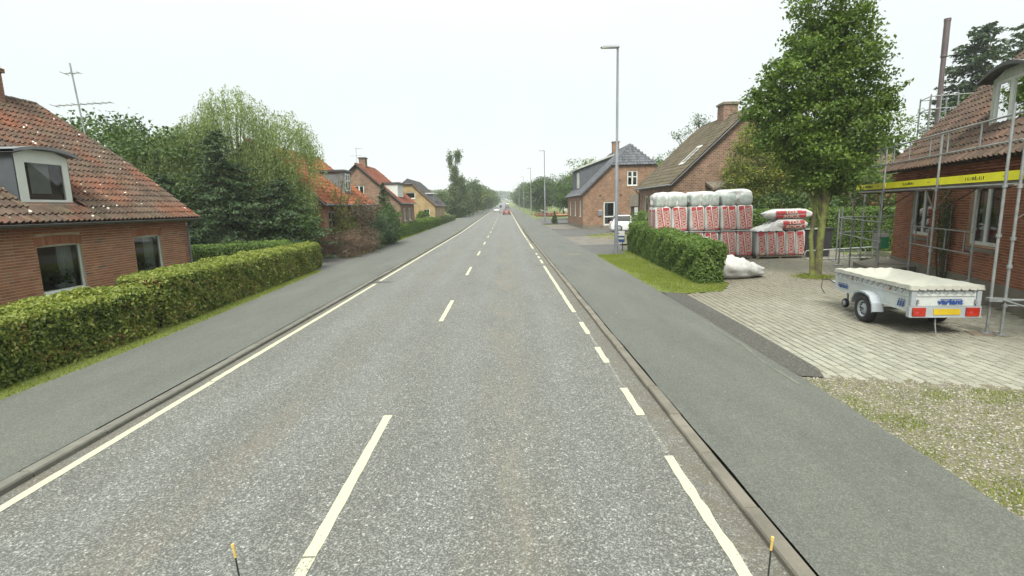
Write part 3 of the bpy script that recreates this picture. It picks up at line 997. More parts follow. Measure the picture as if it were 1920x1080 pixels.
def line_seg(b, xc, y0, y1, w, z=0.004, rag=0.005):
    n = max(1, int((y1 - y0) / 0.16)) if y0 < 30 else max(1, int((y1 - y0) / 12))
    L, Rr = [], []
    for i in range(n + 1):
        y = y0 + (y1 - y0) * i / n
        L.append((xc - w / 2 + random.uniform(-rag, rag), y, zr(y) + z)); Rr.append((xc + w / 2 + random.uniform(-rag, rag), y, zr(y) + z))
    for i in range(n): b.quad(L[i], Rr[i], Rr[i + 1], L[i + 1])


b = MB()
line_seg(b, -4.74, -10, 7.9, 0.10); line_seg(b, -4.75, 7.93, 18.35, 0.10); line_seg(b, -4.76, 19.1, 62, 0.10); line_seg(b, -4.76, 62, 700, 0.12)
b.build('left_edge_line', M['paint'], kind='structure')
b = MB()
for k in range(14):
    y0 = 3.62 + 8.25 * k
    line_seg(b, -1.59, y0, y0 + 2.72, 0.105)
b.build('centre_dashes', M['paint'], kind='structure')
b = MB()
line_seg(b, -1.59, 118, 600, 0.12)
b.build('worn_centre_dash', M['wornpaint'], kind='structure')
b = MB()
for y0, y1 in ((-10, 5.05), (6.12, 7.1), (8.32, 9.3), (10.3, 11.4), (12.5, 22.6), (23.6, 25.2), (26.0, 27.0), (27.9, 28.8), (32, 36), (36.6, 37.4), (38.5, 39.5), (40.5, 42), (43, 300)):
    line_seg(b, 1.655 if y0 < 20 else 1.68, y0, y1, 0.098, rag=0.010)
b.build('right_edge_line', M['paint'], kind='structure')
b = MB()
for y0, y1 in ((5.1, 6.1), (7.15, 8.3), (9.35, 10.25), (11.45, 12.4)):
    line_seg(b, 1.67, y0, y1, 0.035, rag=0.012)
b.build('worn_right_edge_line', M['wornpaint'], kind='structure')

b = MB(); line_seg(b, -1.59, 2.0, 3.60, 0.105)
b.build('flaking_centre_dash', M['flakepaint'], kind='structure')
# dark crack across the gutter, road repair patches
b = MB()
b.quad((1.35, 22.75, .003), (1.95, 22.85, .003), (1.95, 22.95, .003), (1.35, 22.83, .003))
b.quad((-5.0, 18.5, .006), (-4.2, 18.62, .006), (-4.1, 18.75, .006), (-4.9, 18.9, .006))
b.build('road_cracks', M['apron'], kind='structure')
mh = MB()
mh.lathe([(0.0, 0.012), (0.36, 0.012), (0.40, 0.006), (0.42, 0.0)], (3.52, 26.9, 0.060), n=24)
tag(mh.build('manhole_cover', M['slabs']), 'pale round manhole cover set in the grey pavement near the lamp post', 'manhole cover')

# apron, yard, gravel, grass
polygon_sheet('asphalt_apron', [(4.30, 7.25), (4.50, 14.0), (4.55, 14.75), (5.10, 14.45), (4.95, 10.5), (4.78, 7.6), (4.62, 7.15)], 0.062, M['apron'])
YARD = [(4.80, 7.62), (5.10, 14.35), (6.3, 14.75), (7.05, 16.0), (7.35, 27.5), (17.3, 27.5), (14.0, 18.9), (11.1, 11.0), (9.30, 6.0), (6.96, 6.60), (4.64, 7.28)]
polygon_sheet('yard_bed', YARD, 0.022, M['joint'])
yard = thing('paved_yard', None, None, kind='structure')
ms = []
ang = math.atan2(0.32, 6.8)
ca, sa = math.cos(ang), math.sin(ang)
pw, pl = 0.148, 0.222
for i in range(-2, 95):
    for j in range(-8, 105):
        lx = (i + .5) * pw; ly = (j + .5 + (0.5 if i % 2 else 0)) * pl
        x = 4.78 + lx * ca + ly * sa; y = 7.5 - lx * sa + ly * ca
        if not inside(YARD, x, y): continue
        h = 0.05 + random.uniform(-.0035, .0035)
        tx, ty = random.gauss(0, .010), random.gauss(0, .010)
        ms.append([[ca * (pw - .024), sa * (pl - .024), 0, x], [-sa * (pw - .024), ca * (pl - .024), 0, y], [tx * pw, ty * pl, 0.04, h - 0.012 - 0.008], [0, 0, 0, 1]])
c = 0.44
PV = [(-.5, -.5, -.5), (.5, -.5, -.5), (.5, .5, -.5), (-.5, .5, -.5), (-.5, -.5, .32), (.5, -.5, .32), (.5, .5, .32), (-.5, .5, .32), (-c, -.46, .5), (c, -.46, .5), (c, .46, .5), (-c, .46, .5)]
PF = [(0, 1, 5, 4), (1, 2, 6, 5), (2, 3, 7, 6), (3, 0, 4, 7), (4, 5, 9, 8), (5, 6, 10, 9), (6, 7, 11, 10), (7, 4, 8, 11), (8, 9, 10, 11)]
pieces(yard, 'paver', PV, PF, ms, M['paver'], 300, 'far_pavers')

GRAV = [(4.28, 7.25), (4.60, 7.9), (6.96, 7.15), (9.45, 6.4), (10.5, 3.0), (10.0, -3), (3.95, -3), (4.12, 3.9), (4.22, 5.2)]
polygon_sheet('gravel_bed', GRAV, 0.040, M['gravelbed'])


def scatter_poly(poly, n, bias=None):
    xs = [p[0] for p in poly]; ys = [p[1] for p in poly]
    X = rng.uniform(min(xs), max(xs), n); Y = rng.uniform(min(ys), max(ys), n)
    k = inside_np(poly, X, Y)
    X, Y = X[k], Y[k]
    if bias is not None:
        k = rng.random(len(X)) < bias(X, Y)
        X, Y = X[k], Y[k]
    return X, Y


def patchn(X, Y, s, seed=0):
    r = np.random.default_rng(seed)
    o = np.zeros(len(X))
    for i in range(7):
        a = r.uniform(0, 6.28); f = s * (0.6 + i * 0.45)
        o += np.sin((X * math.cos(a) + Y * math.sin(a)) * f + r.uniform(0, 6.28)) / (1 + i * .25)
    return o / 2.6


def pebbles(name, X, Y, z, s0, s1, material, parent=None):
    N = len(X)
    o = np.array([(1, 0, 0), (0, 1, 0), (-1, 0, 0), (0, -1, 0), (0, 0, .7), (0, 0, -.5)], float)
    fs = np.array([(0, 1, 4), (1, 2, 4), (2, 3, 4), (3, 0, 4)])
    s = rng.uniform(s0, s1, N)[:, None, None]
    a = rng.uniform(0, 6.28, N); c_, s_ = np.cos(a), np.sin(a)
    st = rng.uniform(0.6, 1.3, (N, 1))
    v = o[None] * s * np.stack([np.ones((N, 1)), st, np.ones((N, 1)) * rng.uniform(.5, .9, (N, 1))], axis=2)
    v = v + rng.normal(size=v.shape) * s * .13
    x = v[..., 0] * c_[:, None] - v[..., 1] * s_[:, None] + X[:, None]
    y = v[..., 0] * s_[:, None] + v[..., 1] * c_[:, None] + Y[:, None]
    V = np.stack([x, y, v[..., 2] + z], axis=2).reshape(-1, 3)
    F = (fs[None] + (np.arange(N) * 6)[:, None, None]).reshape(-1, 3)
    return npmesh(name, V, F, material, parent, np.repeat(rng.random(N), 4), 'stuff')


def ragged(name, pts, w, z, material):
    b = MB(); L, Rr = [], []
    for (x, y) in pts:
        L.append((x - w * random.uniform(.2, .9), y, z)); Rr.append((x + w * random.uniform(.2, .9), y, z))
    for i in range(len(pts) - 1): b.quad(L[i], Rr[i], Rr[i + 1], L[i + 1])
    b.build(name, material, kind='structure')


ragged('dust_line', [(wr(y) - .06 - .16 * max(0, (11.0 - y) / 4) + .03 * math.sin(y * 3), y) for y in [6.9 + .14 * k for k in range(36)]], .040, .0632, M['dust'])
tag(pebbles('stone_chips', rng.uniform(2.2, 4.3, 150), rng.uniform(3, 16, 150), 0.062, 0.004, 0.010, M['stone']), None, 'gravel')
tag(pebbles('left_stone_chips', rng.uniform(-7.2, -5.2, 60), rng.uniform(3, 18, 60), 0.062, 0.004, 0.009, M['stone']), None, 'gravel')
X, Y = scatter_poly([(3.9, 1.5), (10.5, 1.5), (10.5, 3), (9.35, 6.15), (6.96, 6.82), (4.62, 7.50), (4.20, 7.28), (4.12, 5.2), (4.02, 3.9)], 56000)
tag(pebbles('gravel', X, Y, 0.044, 0.005, 0.017, M['stone']), None, 'gravel')


def blades(name, X, Y, z, h, material, w=0.006, lean=0.6, parent=None):
    N = len(X)
    hh = h * rng.uniform(0.5, 1.3, N)
    a = rng.uniform(0, 6.28, N)
    dx, dy = np.cos(a), np.sin(a)
    l = rng.uniform(0.1, lean, N) * hh
    b2 = rng.uniform(0, 6.28, N)
    ww = w * rng.uniform(.7, 1.4, N)
    P0 = np.stack([X - dx * ww, Y - dy * ww, np.full(N, z)], 1)
    P1 = np.stack([X + dx * ww, Y + dy * ww, np.full(N, z)], 1)
    P2 = np.stack([X + np.cos(b2) * l, Y + np.sin(b2) * l, z + hh], 1)
    V = np.stack([P0, P1, P2], 1).reshape(-1, 3)
    return npmesh(name, V, np.arange(3 * N).reshape(N, 3), material, parent, rng.random(N), 'stuff')


X, Y = scatter_poly([(4.28, 7.1), (4.62, 7.0), (6.96, 6.40), (9.25, 5.8), (10.5, 3.0), (10.0, -3), (3.95, -3), (4.12, 3.9), (4.22, 5.2)], 190000, lambda X, Y: np.clip(patchn(X, Y, 3.4, 3) * 1.8 - 0.25 + np.clip((X - 4.8) * .24, 0, .6), 0.22, 1) ** 1.25)
tag(blades('gravel_grass', X, Y, 0.04, 0.032, M['grass'], 0.005, .9), None, 'grass')
VERGE = [(4.50, 14.80), (5.10, 14.42), (6.3, 14.70), (7.0, 15.9), (7.0, 17), (6.9, 28), (6.4, 28.6), (6.3, 26.6), (4.62, 26.3)]
polygon_sheet('right_verge', VERGE, 0.058, M['lawn'])
X, Y = scatter_poly(VERGE, 75000, lambda X, Y: np.clip(0.75 + patchn(X, Y, 2.5, 5) * .5, 0.08, 1) * np.clip((X - 4.45) * 3, .1, 1))
tag(blades('right_verge_grass', X, Y, 0.056, 0.045, M['grass'], 0.009), None, 'grass')
X = rng.uniform(-8.6, -7.3, 30000); Y = rng.uniform(3, 22.5, 30000)
k = (X < np.array([wl(y) for y in Y]) + 0.03 * rng.normal(size=len(X)) + .03 * np.sin(Y * 3))
tag(blades('left_verge_grass', X[k], Y[k], 0.045, 0.04, M['grass'], 0.007), None, 'grass')
X = rng.uniform(-12, -8.2, 26000); Y = rng.uniform(31, 60, 26000)
k = (X < np.array([wl(y) for y in Y]))
tag(blades('left_far_grass', X[k], Y[k], 0.045, 0.07, M['grass'], 0.02), None, 'grass')

# side ground further on, right: old drives, pale slabs, rough patch, forecourt
polygon_sheet('near_side_drive', [(4.62, 26.3), (6.3, 26.6), (7.3, 28.8), (7.3, 33.2), (4.72, 33.2)], 0.054, M['oldasph'])
polygon_sheet('pale_slab_drive', [(4.72, 33.2), (8.4, 33.2), (8.0, 37.0), (6.2, 42.0), (4.82, 42.6)], 0.054, M['slabs'])
polygon_sheet('rough_patch', [(8.4, 33.2), (10.2, 33.2), (10.2, 45.8), (9.0, 46.2), (6.2, 42.0), (8.0, 37.0)], 0.054, M['gravelbed'])
X, Y = scatter_poly([(8.4, 33.2), (10.2, 33.2), (10.2, 45.8), (9.0, 46.2), (6.0, 42.2), (7.7, 37.0)], 9000, lambda X, Y: np.clip(patchn(X, Y, 1.2, 9) * 1.3, 0.05, 1))
tag(blades('rough_patch_grass', X, Y, 0.05, 0.07, M['grass'], 0.02), None, 'grass')
polygon_sheet('forecourt', [(4.82, 42.6), (6.2, 42.0), (9.0, 46.2), (18.0, 46.2), (18, 55.4), (4.95, 55.4)], 0.054, M['oldasph'])
polygon_sheet('house_forecourt_slabs', [(4.97, 56.2), (8.3, 55.5), (8.3, 70), (5.1, 68)], 0.075, M['slabs'], thick=0.06)
sheet('far_side_drive', [70, 80, 92], lambda y: 5.1, lambda y: 17, 0.05, M['oldasph'])
b = MB(); b.bb(8.9, 11.2, 46.1, 46.3, 0.03, 0.13); b.build('forecourt_kerb', M['kerb'], kind='structure')


# ================================================================== houses
def house1():
    t = thing('brick_house', 'red-brown brick house behind the clipped hedge, tile roof spotted with white lichen', 'house', (-11, 17.9, 0))
    Y = lambda y: y - 17.9
    holes = [(Y(12.14) + 14, Y(13.42) + 14, .84, 1.98), (Y(15.32) + 14, Y(16.52) + 14, .84, 2.02), (Y(8.2) + 14, Y(9.4) + 14, .84, 1.98)]
    fn = lambda u, v, w: (w, u - 14, v)
    wb = MB()
    wall_panel(wb, [(0, 0), (14, 0), (14, 2.56), (0, 2.56)], holes, fn, 0.16)
    wb.build('wall_backing', M['mortar'], t)
    # gable ends and back
    gb = MB()
    for y in (0.0, -14.0):
        gb.add([(0, y, 0), (0, y, 2.56), (-1.9, y, 4.35), (-6.1, y, 4.35), (-8, y, 2.56), (-8, y, 0)], [(0, 1, 2, 3, 4, 5)])
    gb.quad((-8, 0, 0), (-8, -14, 0), (-8, -14, 2.56), (-8, 0, 2.56))
    gb.build('gable_wall', M['wallbr'], t)
    fb = MB(); fb.quad((-.3, -13.9, .4), (-7.9, -13.9, .4), (-7.9, -.1, .4), (-.3, -.1, .4)); fb.quad((-3.2, -13.9, .4), (-3.2, -.1, .4), (-3.2, -.1, 2.5), (-3.2, -13.9, 2.5)); fb.quad((-.3, -13.9, 2.5), (-3.2, -13.9, 2.5), (-3.2, -.1, 2.5), (-.3, -.1, 2.5))
    fb.build('room', M['inside'], t)
    bands = [(2.40, 2.6, .07), (2.26, 2.40, .045), (2.13, 2.26, .02)]
    ms = brick_field(t, (0, -14, 0), (0, 1, 0), (1, 0, 0), 14, 0.0, 2.535, [(h[0], h[1], h[2], h[3] + .24) for h in holes], None, bands)
    for h in holes: ms += soldier_arch((0, -14, 0), (0, 1, 0), (1, 0, 0), h[0] - .04, h[1] + .04, h[3] - .01, .22, rise=.035)
    pieces(t, 'brick', BRICK_V, BRICK_F, ms, M['brickA'], 300, 'bricks', hide=lambda p: p[2] < 0.95)
    for h in holes:
        window(t, fn, h[0], h[1], h[2], h[3] + .02, inset=.05, fw=.05, mat_=M['white'])
    for h in holes:
        c = MB()
        for k in range(9):
            a = h[1] - .08 - .045 * k
            c.quad((-.22 - (.03 if k % 2 else 0), a - 14, h[2] + .04), (-.22 - (0 if k % 2 else .03), a - .045 - 14, h[2] + .04), (-.22 - (0 if k % 2 else .03), a - .045 - 14, h[3] - .02), (-.22 - (.03 if k % 2 else 0), a - 14, h[3] - .02))
        c.build('curtain', M['curtain'], t)
        s = MB(); s.bb(-.42, -.10, h[0] - 14, h[1] - 14, h[2] + .005, h[2] + .03); s.build('inner_sill', M['white'], t)
    # roof
    E = (0.34, 2.53); up = Vector((-4.34, 0, 3.70)); Ls = up.length; up.normalize()
    tk = Vector((-1.95 - .34, 0, 4.45 - 2.53)).length

    def keep(f, s, p):
        if s > tk and p[1] > 0.18 - (s - tk) / (Ls - tk) * 0.75: return False
        if -5.70 < p[1] < -4.10 and 0.62 < s < 1.9: return False      # dormer
        return True
    roof_tiles(t, (E[0], -14.2, E[1]), (E[0], 0.2, E[1]), up, Ls, M['tileA'], limit=300, keep=keep, wd=.165, ga=.275)
    rb = MB()
    n = Vector((3.70, 0, 4.34)).normalized() * -0.035
    P = lambda x, y, z: tuple(Vector((x, y, z)) + n)
    rb.add([P(E[0], -14.2, E[1]), P(E[0], .15, E[1]), P(-1.95, .15, 4.45), P(-4, -.6, 6.22), P(-4, -14.2, 6.22)], [(0, 1, 2, 3, 4)])
    rb.add([P(-8.34, -14.2, E[1]), P(-8.34, .15, E[1]), P(-6.05, .15, 4.45), P(-4, -.6, 6.22), P(-4, -14.2, 6.22)], [(4, 3, 2, 1, 0)])
    rb.add([P(-1.95, .15, 4.45), P(-6.05, .15, 4.45), P(-4, -.6, 6.22)], [(0, 1, 2)])
    ro = rb.build('roof', M['tileA'], t)
    cb = MB()
    cap_row(cb, (-4, -14.2, 6.24), (-4, -.55, 6.24), .11); cap_row(cb, (-1.95, .16, 4.47), (-4, -.55, 6.24), .10); cap_row(cb, (-6.05, .16, 4.47), (-4, -.55, 6.24), .10)
    cb.build('ridge_tiles', M['tileA'], ro)
    vb = MB()
    vb.tube([(E[0] + .02, .2, E[1] - .03), (-1.95, .2, 4.42)], .035, 6); vb.build('verge_board', M['darkzinc'], ro)
    ch = MB(); ch.bb(-4.3, -3.7, -2.45, -1.85, 5.6, 7.12); ch.bb(-4.36, -3.64, -2.51, -1.79, 6.88, 7.0)
    ch.build('chimney', M['wallbr'], ro)
    g = MB()
    vs = []
    for y in (-14.2, .22):
        for q in range(9):
            w = math.pi * (1 + q / 8)
            vs.append((E[0] + .06 + math.cos(w) * .065, y, E[1] - .03 + math.sin(w) * .065))
    g.add(vs, [(q, q + 1, 10 + q, 9 + q) for q in range(8)], 0, True)
    g.tube([(E[0] + .125, -14.2, E[1] - .03), (E[0] + .125, .22, E[1] - .03)], .010, 5)
    for k in range(16): g.tube([(E[0] + .125, -14 + k * .93, E[1] - .03), (E[0] - .02, -14 + k * .93, E[1] - .01)], .006, 4)
    g.build('gutter', M['darkzinc'], t)
    d = MB(); d.tube([(E[0] + .06, -.05, E[1] - .09), (.12, -.09, E[1] - .30), (.10, -.10, E[1] - .45), (.10, -.10, .05)], .038, 8)
    d.build('downpipe', M['zinc'], t)
    # dormer: front face at local x=-.3
    y0, y1, z0, z1 = Y(12.28), Y(13.74), 2.96, 4.16
    dm = MB()
    wall_panel(dm, [(y0, z0), (y1, z0), (y1, z1 - .02), ((y0 + y1) / 2 + .35, z1 + .10), ((y0 + y1) / 2 - .35, z1 + .10), (y0, z1 - .02)], [(y0 + .17, y1 - .10, z0 + .05, z1 - .13)], lambda u, v, w: (-.30 + w, u, v), .10)
    dm.bb(-.34, -.22, y0 - .04, y1 + .12, z0 - .05, z0 + .005)
    do = dm.build('dormer', M['white'], t)
    for y, s in ((y0, -1), (y1, 1)):
        ck = MB(); ck.poly_prism([(-.31, z0 - .05), (-.31, z1), (-1.75, z1)], lambda u, v, w, y=y, s=s: (u, y + s * (.004 + w), v), .02)
        ck.build('cheek', M['lead'], do)
    cw = MB()
    for y in (y0 - .02,):
        cw.tube([(-.31, y, z0 - .04), (-1.72, y, z1 - .02)], .03, 4)
    cw.build('cheek_trim', M['greywhite'], do)
    rf = MB()
    prof = []
    for q in range(11):
        a = -1 + 2 * q / 10
        prof.append(((y0 + y1) / 2 + a * (1.44 / 2 + .16), z1 + .06 + .13 * (1 - a * a)))
    vs = [(-.14, y, z) for y, z in prof] + [(-2.3, y, z + .02) for y, z in prof] + [(-.14, y, z - .07) for y, z in prof]
    rf.add(vs, [(q, q + 1, 12 + q, 11 + q) for q in range(10)] + [(22 + q, 23 + q, 1 + q, q) for q in range(10)] + [(22 + q, 22 + q + 1, 23 + q + 9 - 9, 22 + q) for q in range(0)], 0)
    rf.add([(-.14, y, z - .07) for y, z in prof] + [(-1.9, y, z - .06) for y, z in prof], [(q + 1, q, 11 + q, 12 + q) for q in range(10)])
    rf.build('dormer_roof', M['zinc'], do)
    window(t, lambda u, v, w: (-.30 + w, u, v), y0 + .17, y1 - .10, z0 + .05, z1 - .13, inset=.0, fw=.075, mat_=M['white'], name='dormer_window', sill=False)
    dc = MB(); dc.quad((-.55, y0 + .6, z0 + .1), (-.55, y1 - .3, z0 + .1), (-.55, y1 - .3, z1), (-.55, y0 + .6, z1)); dc.build('curtain', M['curtain'], t)
    di = MB(); di.quad((-1.5, y0, z0 - .2), (-1.5, y1, z0 - .2), (-1.5, y1, z1), (-1.5, y0, z1)); di.build('dormer_dark_backing', M['black'], t)  # black sheet behind the pane, interior shade put into its colour
    return t


house1()


def flower_pot(loc, h, kind, label, flower):
    t = thing('potted_plant', label, 'potted plant', loc, 0, 'plants on the window sills of the left house')
    b = MB(); b.lathe([(0.0, 0), (.055, 0), (.075, h), (.068, h), (.062, h * .85), (0, h * .85)], n=14); b.build('pot', M['ceramic'], t)
    s = MB()
    for k in range(3):
        a = k * 2.1
        s.tube([(0, 0, h * .8), (.04 * math.cos(a), .04 * math.sin(a), h + .18), (.11 * math.cos(a), .11 * math.sin(a), h + .34)], .004, 4)
    s.build('stem', M['l_mid'], t)
    P = rng.normal(size=(60, 3)) * [.06, .09, .09] + [0, 0, h + .12]
    leaf_mesh('leaves', P, .12, M['l_mid'], t, None, 0)
    if flower:
        P = rng.normal(size=(16, 3)) * [.04, .09, .04] + [.02, 0, h + .28]
        leaf_mesh('flowers', P, .06, M['white'], t, None, 0, .9)


flower_pot((-11.26, 12.85, .872), .13, 0, 'white pot with a white orchid, left pot in the nearer window of the left house', True)
flower_pot((-11.26, 13.10, .872), .14, 1, 'white pot with white flowers beside the curtain in the nearer window of the left house', True)
flower_pot((-11.26, 15.72, .872), .13, 2, 'white pot of leafy green, left one in the farther window of the left house', False)
flower_pot((-11.26, 15.98, .872), .13, 3, 'white pot of leafy green, right one in the farther window of the left house', False)


def antenna(label, loc, h, arms, r=0.018, ang=0.0, group=None):
    t = thing('tv_antenna', label, 'tv antenna', loc, ang)
    m = MB(); m.tube([(0, 0, 0), (0, 0, h)], r, 6); m.build('mast', M['galv'], t)
    for z, L, off, axis in arms:
        a = MB()
        d = Vector((1, 0, 0)) if axis == 'x' else Vector((0, 1, 0))
        e = Vector((0, 1, 0)) if axis == 'x' else Vector((1, 0, 0))
        c = Vector((0, 0, z)) + d * off
        a.tube([c - d * L / 2, c + d * L / 2], r * .7, 5)
        k = int(L / .22)
        for i in range(k + 1):
            q = c - d * L / 2 + d * L * i / max(1, k)
            w = .16 + .10 * (i % 3 == 0)
            a.tube([q - e * w, q + e * w], r * .35, 4)
        a.build('boom', M['galv'], t)
    return t


antenna('tall tilted TV antenna with a long crossbar above the mossy tile roof', (-15.4, 19.9, 3.6), 4.6, [(3.15, 1.9, .15, 'x'), (4.25, .5, 0, 'x')], .028, R(10))
bpy.data.objects['tv_antenna'].rotation_euler = (R(-1), R(-4), R(8))


def gable_house(name, label, loc, sgn, L, half, ze, zk_drop, wall, tile, near_hip=0.0, far_hip=0.0, front=(), gable=(), over=0.25, rz=None, wd=.30, ga=.36, cap=None, base=0.25, frame='white'):
    """loc = nearest street corner; sgn +1: body extends to +X; L along the road; ze eave height; rz ridge height"""
    t = thing(name, label, 'house', loc)
    slope = (rz - ze) / half
    Pn = lambda i, y, z: (sgn * i, y, z)
    fr = lambda u, v, w: Pn(-w, u, v)
    gf = lambda u, v, w: Pn(u, -w, v)
    wz = ze + 0.02
    b = MB()
    wall_panel(b, [(0, -.3), (L, -.3), (L, wz), (0, wz)], [f[:4] for f in front], fr, .14)
    hn = near_hip
    hi = half - hn / slope
    gp = [(0, -.3), (2 * half, -.3), (2 * half, wz)] + ([(half, rz)] if hn == 0 else [(2 * half - hi, rz - hn), (hi, rz - hn)]) + [(0, wz)]
    wall_panel(b, gp, [g[:4] for g in gable], gf, .14)
    hf = far_hip; hj = half - hf / slope
    gp = [(0, -.3), (2 * half, -.3), (2 * half, wz)] + ([(half, rz)] if hf == 0 else [(2 * half - hj, rz - hf), (hj, rz - hf)]) + [(0, wz)]
    wall_panel(b, gp, [], lambda u, v, w: Pn(u, L, v), .1)
    wall_panel(b, [(0, -.3), (L, -.3), (L, wz), (0, wz)], [], lambda u, v, w: Pn(2 * half, u, v), .1)
    b.build('wall', wall, t)
    pb = MB()
    pb.bb(*sorted((-.02 * sgn, sgn * 2 * half)), -.02, L, -.3, base) if base else None
    if base: pb.build('plinth', M['plinth'], t)
    # roof surfaces
    sl = Vector((sgn * half, 0, rz - ze)); Ls = sl.length + over * 1.0
    rb = MB()
    e = over * .8; ez = ze - e * slope
    rn, rfar = (hn * .62), (hf * .62)
    for side in (0, 1):
        X = (lambda i: sgn * i) if side == 0 else (lambda i: sgn * (2 * half - i))
        pts = [(X(-e), -over, ez), (X(-e), L + over, ez)]
        pts += [(X(hj), L + over, rz - hf), (X(half), L + over - rfar - (over if hf else 0), rz)] if hf else [(X(half), L + over, rz)]
        pts += [(X(half), -over + rn + (over if hn else 0), rz), (X(hi), -over, rz - hn)] if hn else [(X(half), -over, rz)]
        rb.add(pts, [tuple(range(len(pts)))])
    if hn: rb.add([(sgn * hi, -over, rz - hn), (sgn * (2 * half - hi), -over, rz - hn), (sgn * half, rn, rz)], [(0, 1, 2)])
    if hf: rb.add([(sgn * hj, L + over, rz - hf), (sgn * (2 * half - hj), L + over, rz - hf), (sgn * half, L - rfar, rz)], [(0, 1, 2)])
    ro = rb.build('roof', tile, t)
    ts = Vector((sgn * (half + e), 0, rz - ez)); LT = ts.length
    tkn = LT * (rz - hn - ez) / (rz - ez); tkf = LT * (rz - hf - ez) / (rz - ez)

    def keep(f, s, p):
        if hn and s > tkn and p[1] < -over + (s - tkn) / (LT - tkn) * (rn + over): return False
        if hf and s > tkf and p[1] > L + over - (s - tkf) / (LT - tkf) * (rfar + over): return False
        return True
    roof_tiles(ro, Pn(-e, -over, ez + .03), Pn(-e, L + over, ez + .03), tuple(ts), LT, tile, wd=wd, ga=ga, keep=keep)
    if hn:
        v = Vector((0, rn + over, hn)); tl = v.length
        def kh(f, s, p): return abs(p[0] - sgn * half) < (half - hi) * (1 - s / tl) + .05
        roof_tiles(ro, Pn(hi, -over, rz - hn + .03), Pn(2 * half - hi, -over, rz - hn + .03), tuple(v), tl, tile, wd=wd, ga=ga, keep=kh)
    cb = MB()
    ca_ = (sgn * half, (rn if hn else -over), rz + .03); cb_ = (sgn * half, (L - rfar if hf else L + over), rz + .03)
    cap_row(cb, ca_, cb_, .12)
    if hn:
        cap_row(cb, (sgn * hi, -over, rz - hn + .02), ca_, .11); cap_row(cb, (sgn * (2 * half - hi), -over, rz - hn + .02), ca_, .11)
    if hf: cap_row(cb, (sgn * hj, L + over, rz - hf + .02), cb_, .11)
    cb.build('ridge_tiles', cap or tile, ro)
    g = MB()
    g.tube([(sgn * (-e - .06), -over, ez), (sgn * (-e - .06), L + over, ez)], .06, 6)
    g.build('gutter', M['zinc'], t)
    vb = MB()
    for side in (0, 1):
        X = (lambda i: sgn * i) if side == 0 else (lambda i: sgn * (2 * half - i))
        vb.tube([(X(-e), -over - .02, ez - .02), (X(hi), -over - .02, rz - hn - .02)], .07, 4)
    vb.build('verge_board', M['wallbr3'] if wall is M['wallyel'] else M['darkzinc'], ro)
    for f in front:
        if len(f) > 4 and f[4]: window(t, fr, *f[:4], inset=.05, fw=f[5] if len(f) > 5 else .07, cols=f[6] if len(f) > 6 else 1, rows=f[7] if len(f) > 7 else (), name=f[4], mat_=M[frame])
    for f in gable:
        if len(f) > 4 and f[4]: window(t, gf, *f[:4], inset=.05, fw=f[5] if len(f) > 5 else .07, cols=f[6] if len(f) > 6 else 1, rows=f[7] if len(f) > 7 else (), name=f[4], mat_=M[frame])
    dk = MB(); dk.bb(*sorted((sgn * 1.2, sgn * (2 * half - 1.2))), 1.2, L - 1.2, .1, ze - .1); dk.build('room', M['black'], t)  # plain black box behind the windows, painting in the dark of unlit rooms
    return t, ro


def box_part(name, parent, x0, x1, y0, y1, z0, z1, material):
    b = MB(); b.bb(min(x0, x1), max(x0, x1), min(y0, y1), max(y0, y1), z0, z1)
    return b.build(name, material, parent)


# house 2: orange tiles, left, half hidden by bushes
h2, r2 = gable_house('brick_house', 'brick house with bright orange tile roof half hidden by bushes on the left', (-9.95, 28.6, 0), -1, 10.4, 3.75, 3.15, 0, M['wallbr'], M['tileOr'], 0, 0,
                     front=[(.7, 1.9, 1.4, 2.6, 'window', .08, 2, (.6,)), (6.2, 7.4, 1.2, 2.6, 'window', .08, 2, (.6,))], rz=6.45)
d = MB(); d.bb(-2.4, -.55, 5.7, 7.2, 3.7, 5.15); do = d.build('dormer', M['zinc'], h2)
d = MB(); d.bb(-2.8, -.42, 5.55, 7.35, 5.15, 5.27); d.build('dormer_roof', M['darkzinc'], do)
window(h2, lambda u, v, w: (-.54 + w, u, v), 5.9, 7.0, 3.9, 5.05, inset=-.03, fw=.10, cols=2, rows=(.6,), name='dormer_window', sill=False)
# house 3: red tiles, brick gable
h3, r3 = gable_house('brick_house', 'brown brick house with red tile roof, brick chimney and white dormer, left side', (-9.85, 48.9, 0), -1, 7.3, 3.85, 3.35, 0, M['wallbr3'], M['tileRed'], 0, .7,
                     front=[(1.6, 2.7, 1.5, 2.7, 'window', .08, 2), (4.2, 5.4, 1.5, 2.7, 'window', .08, 2)], gable=[(3.3, 4.2, 4.1, 4.9, 'window', .08, 2)], rz=6.85)
d = MB(); d.add([(-.35, .9, 3.55), (-.35, .9, 5.0), (-2.1, .9, 5.05), (-.35, 3.6, 3.55), (-.35, 3.6, 5.0), (-2.1, 3.6, 5.05)], [(0, 1, 2), (5, 4, 3), (0, 3, 4, 1)]); do = d.build('dormer', M['white'], h3)
d = MB(); d.bb(-2.3, -.15, .75, 3.75, 5.03, 5.17); d.build('dormer_roof', M['darkzinc'], do)
box_part('chimney', r3, -4.15, -3.55, 2.0, 2.8, 6.0, 7.55, M['wallbr3']); box_part('chimney_cap', r3, -4.22, -3.48, 1.93, 2.87, 7.55, 7.66, M['darkzinc'])
antenna('thin TV antenna on the gable of the red-roofed house', (-13.6, 48.8, 6.6), 1.75, [(1.65, .55, .25, 'x'), (1.0, 1.1, 0, 'x')], .022)
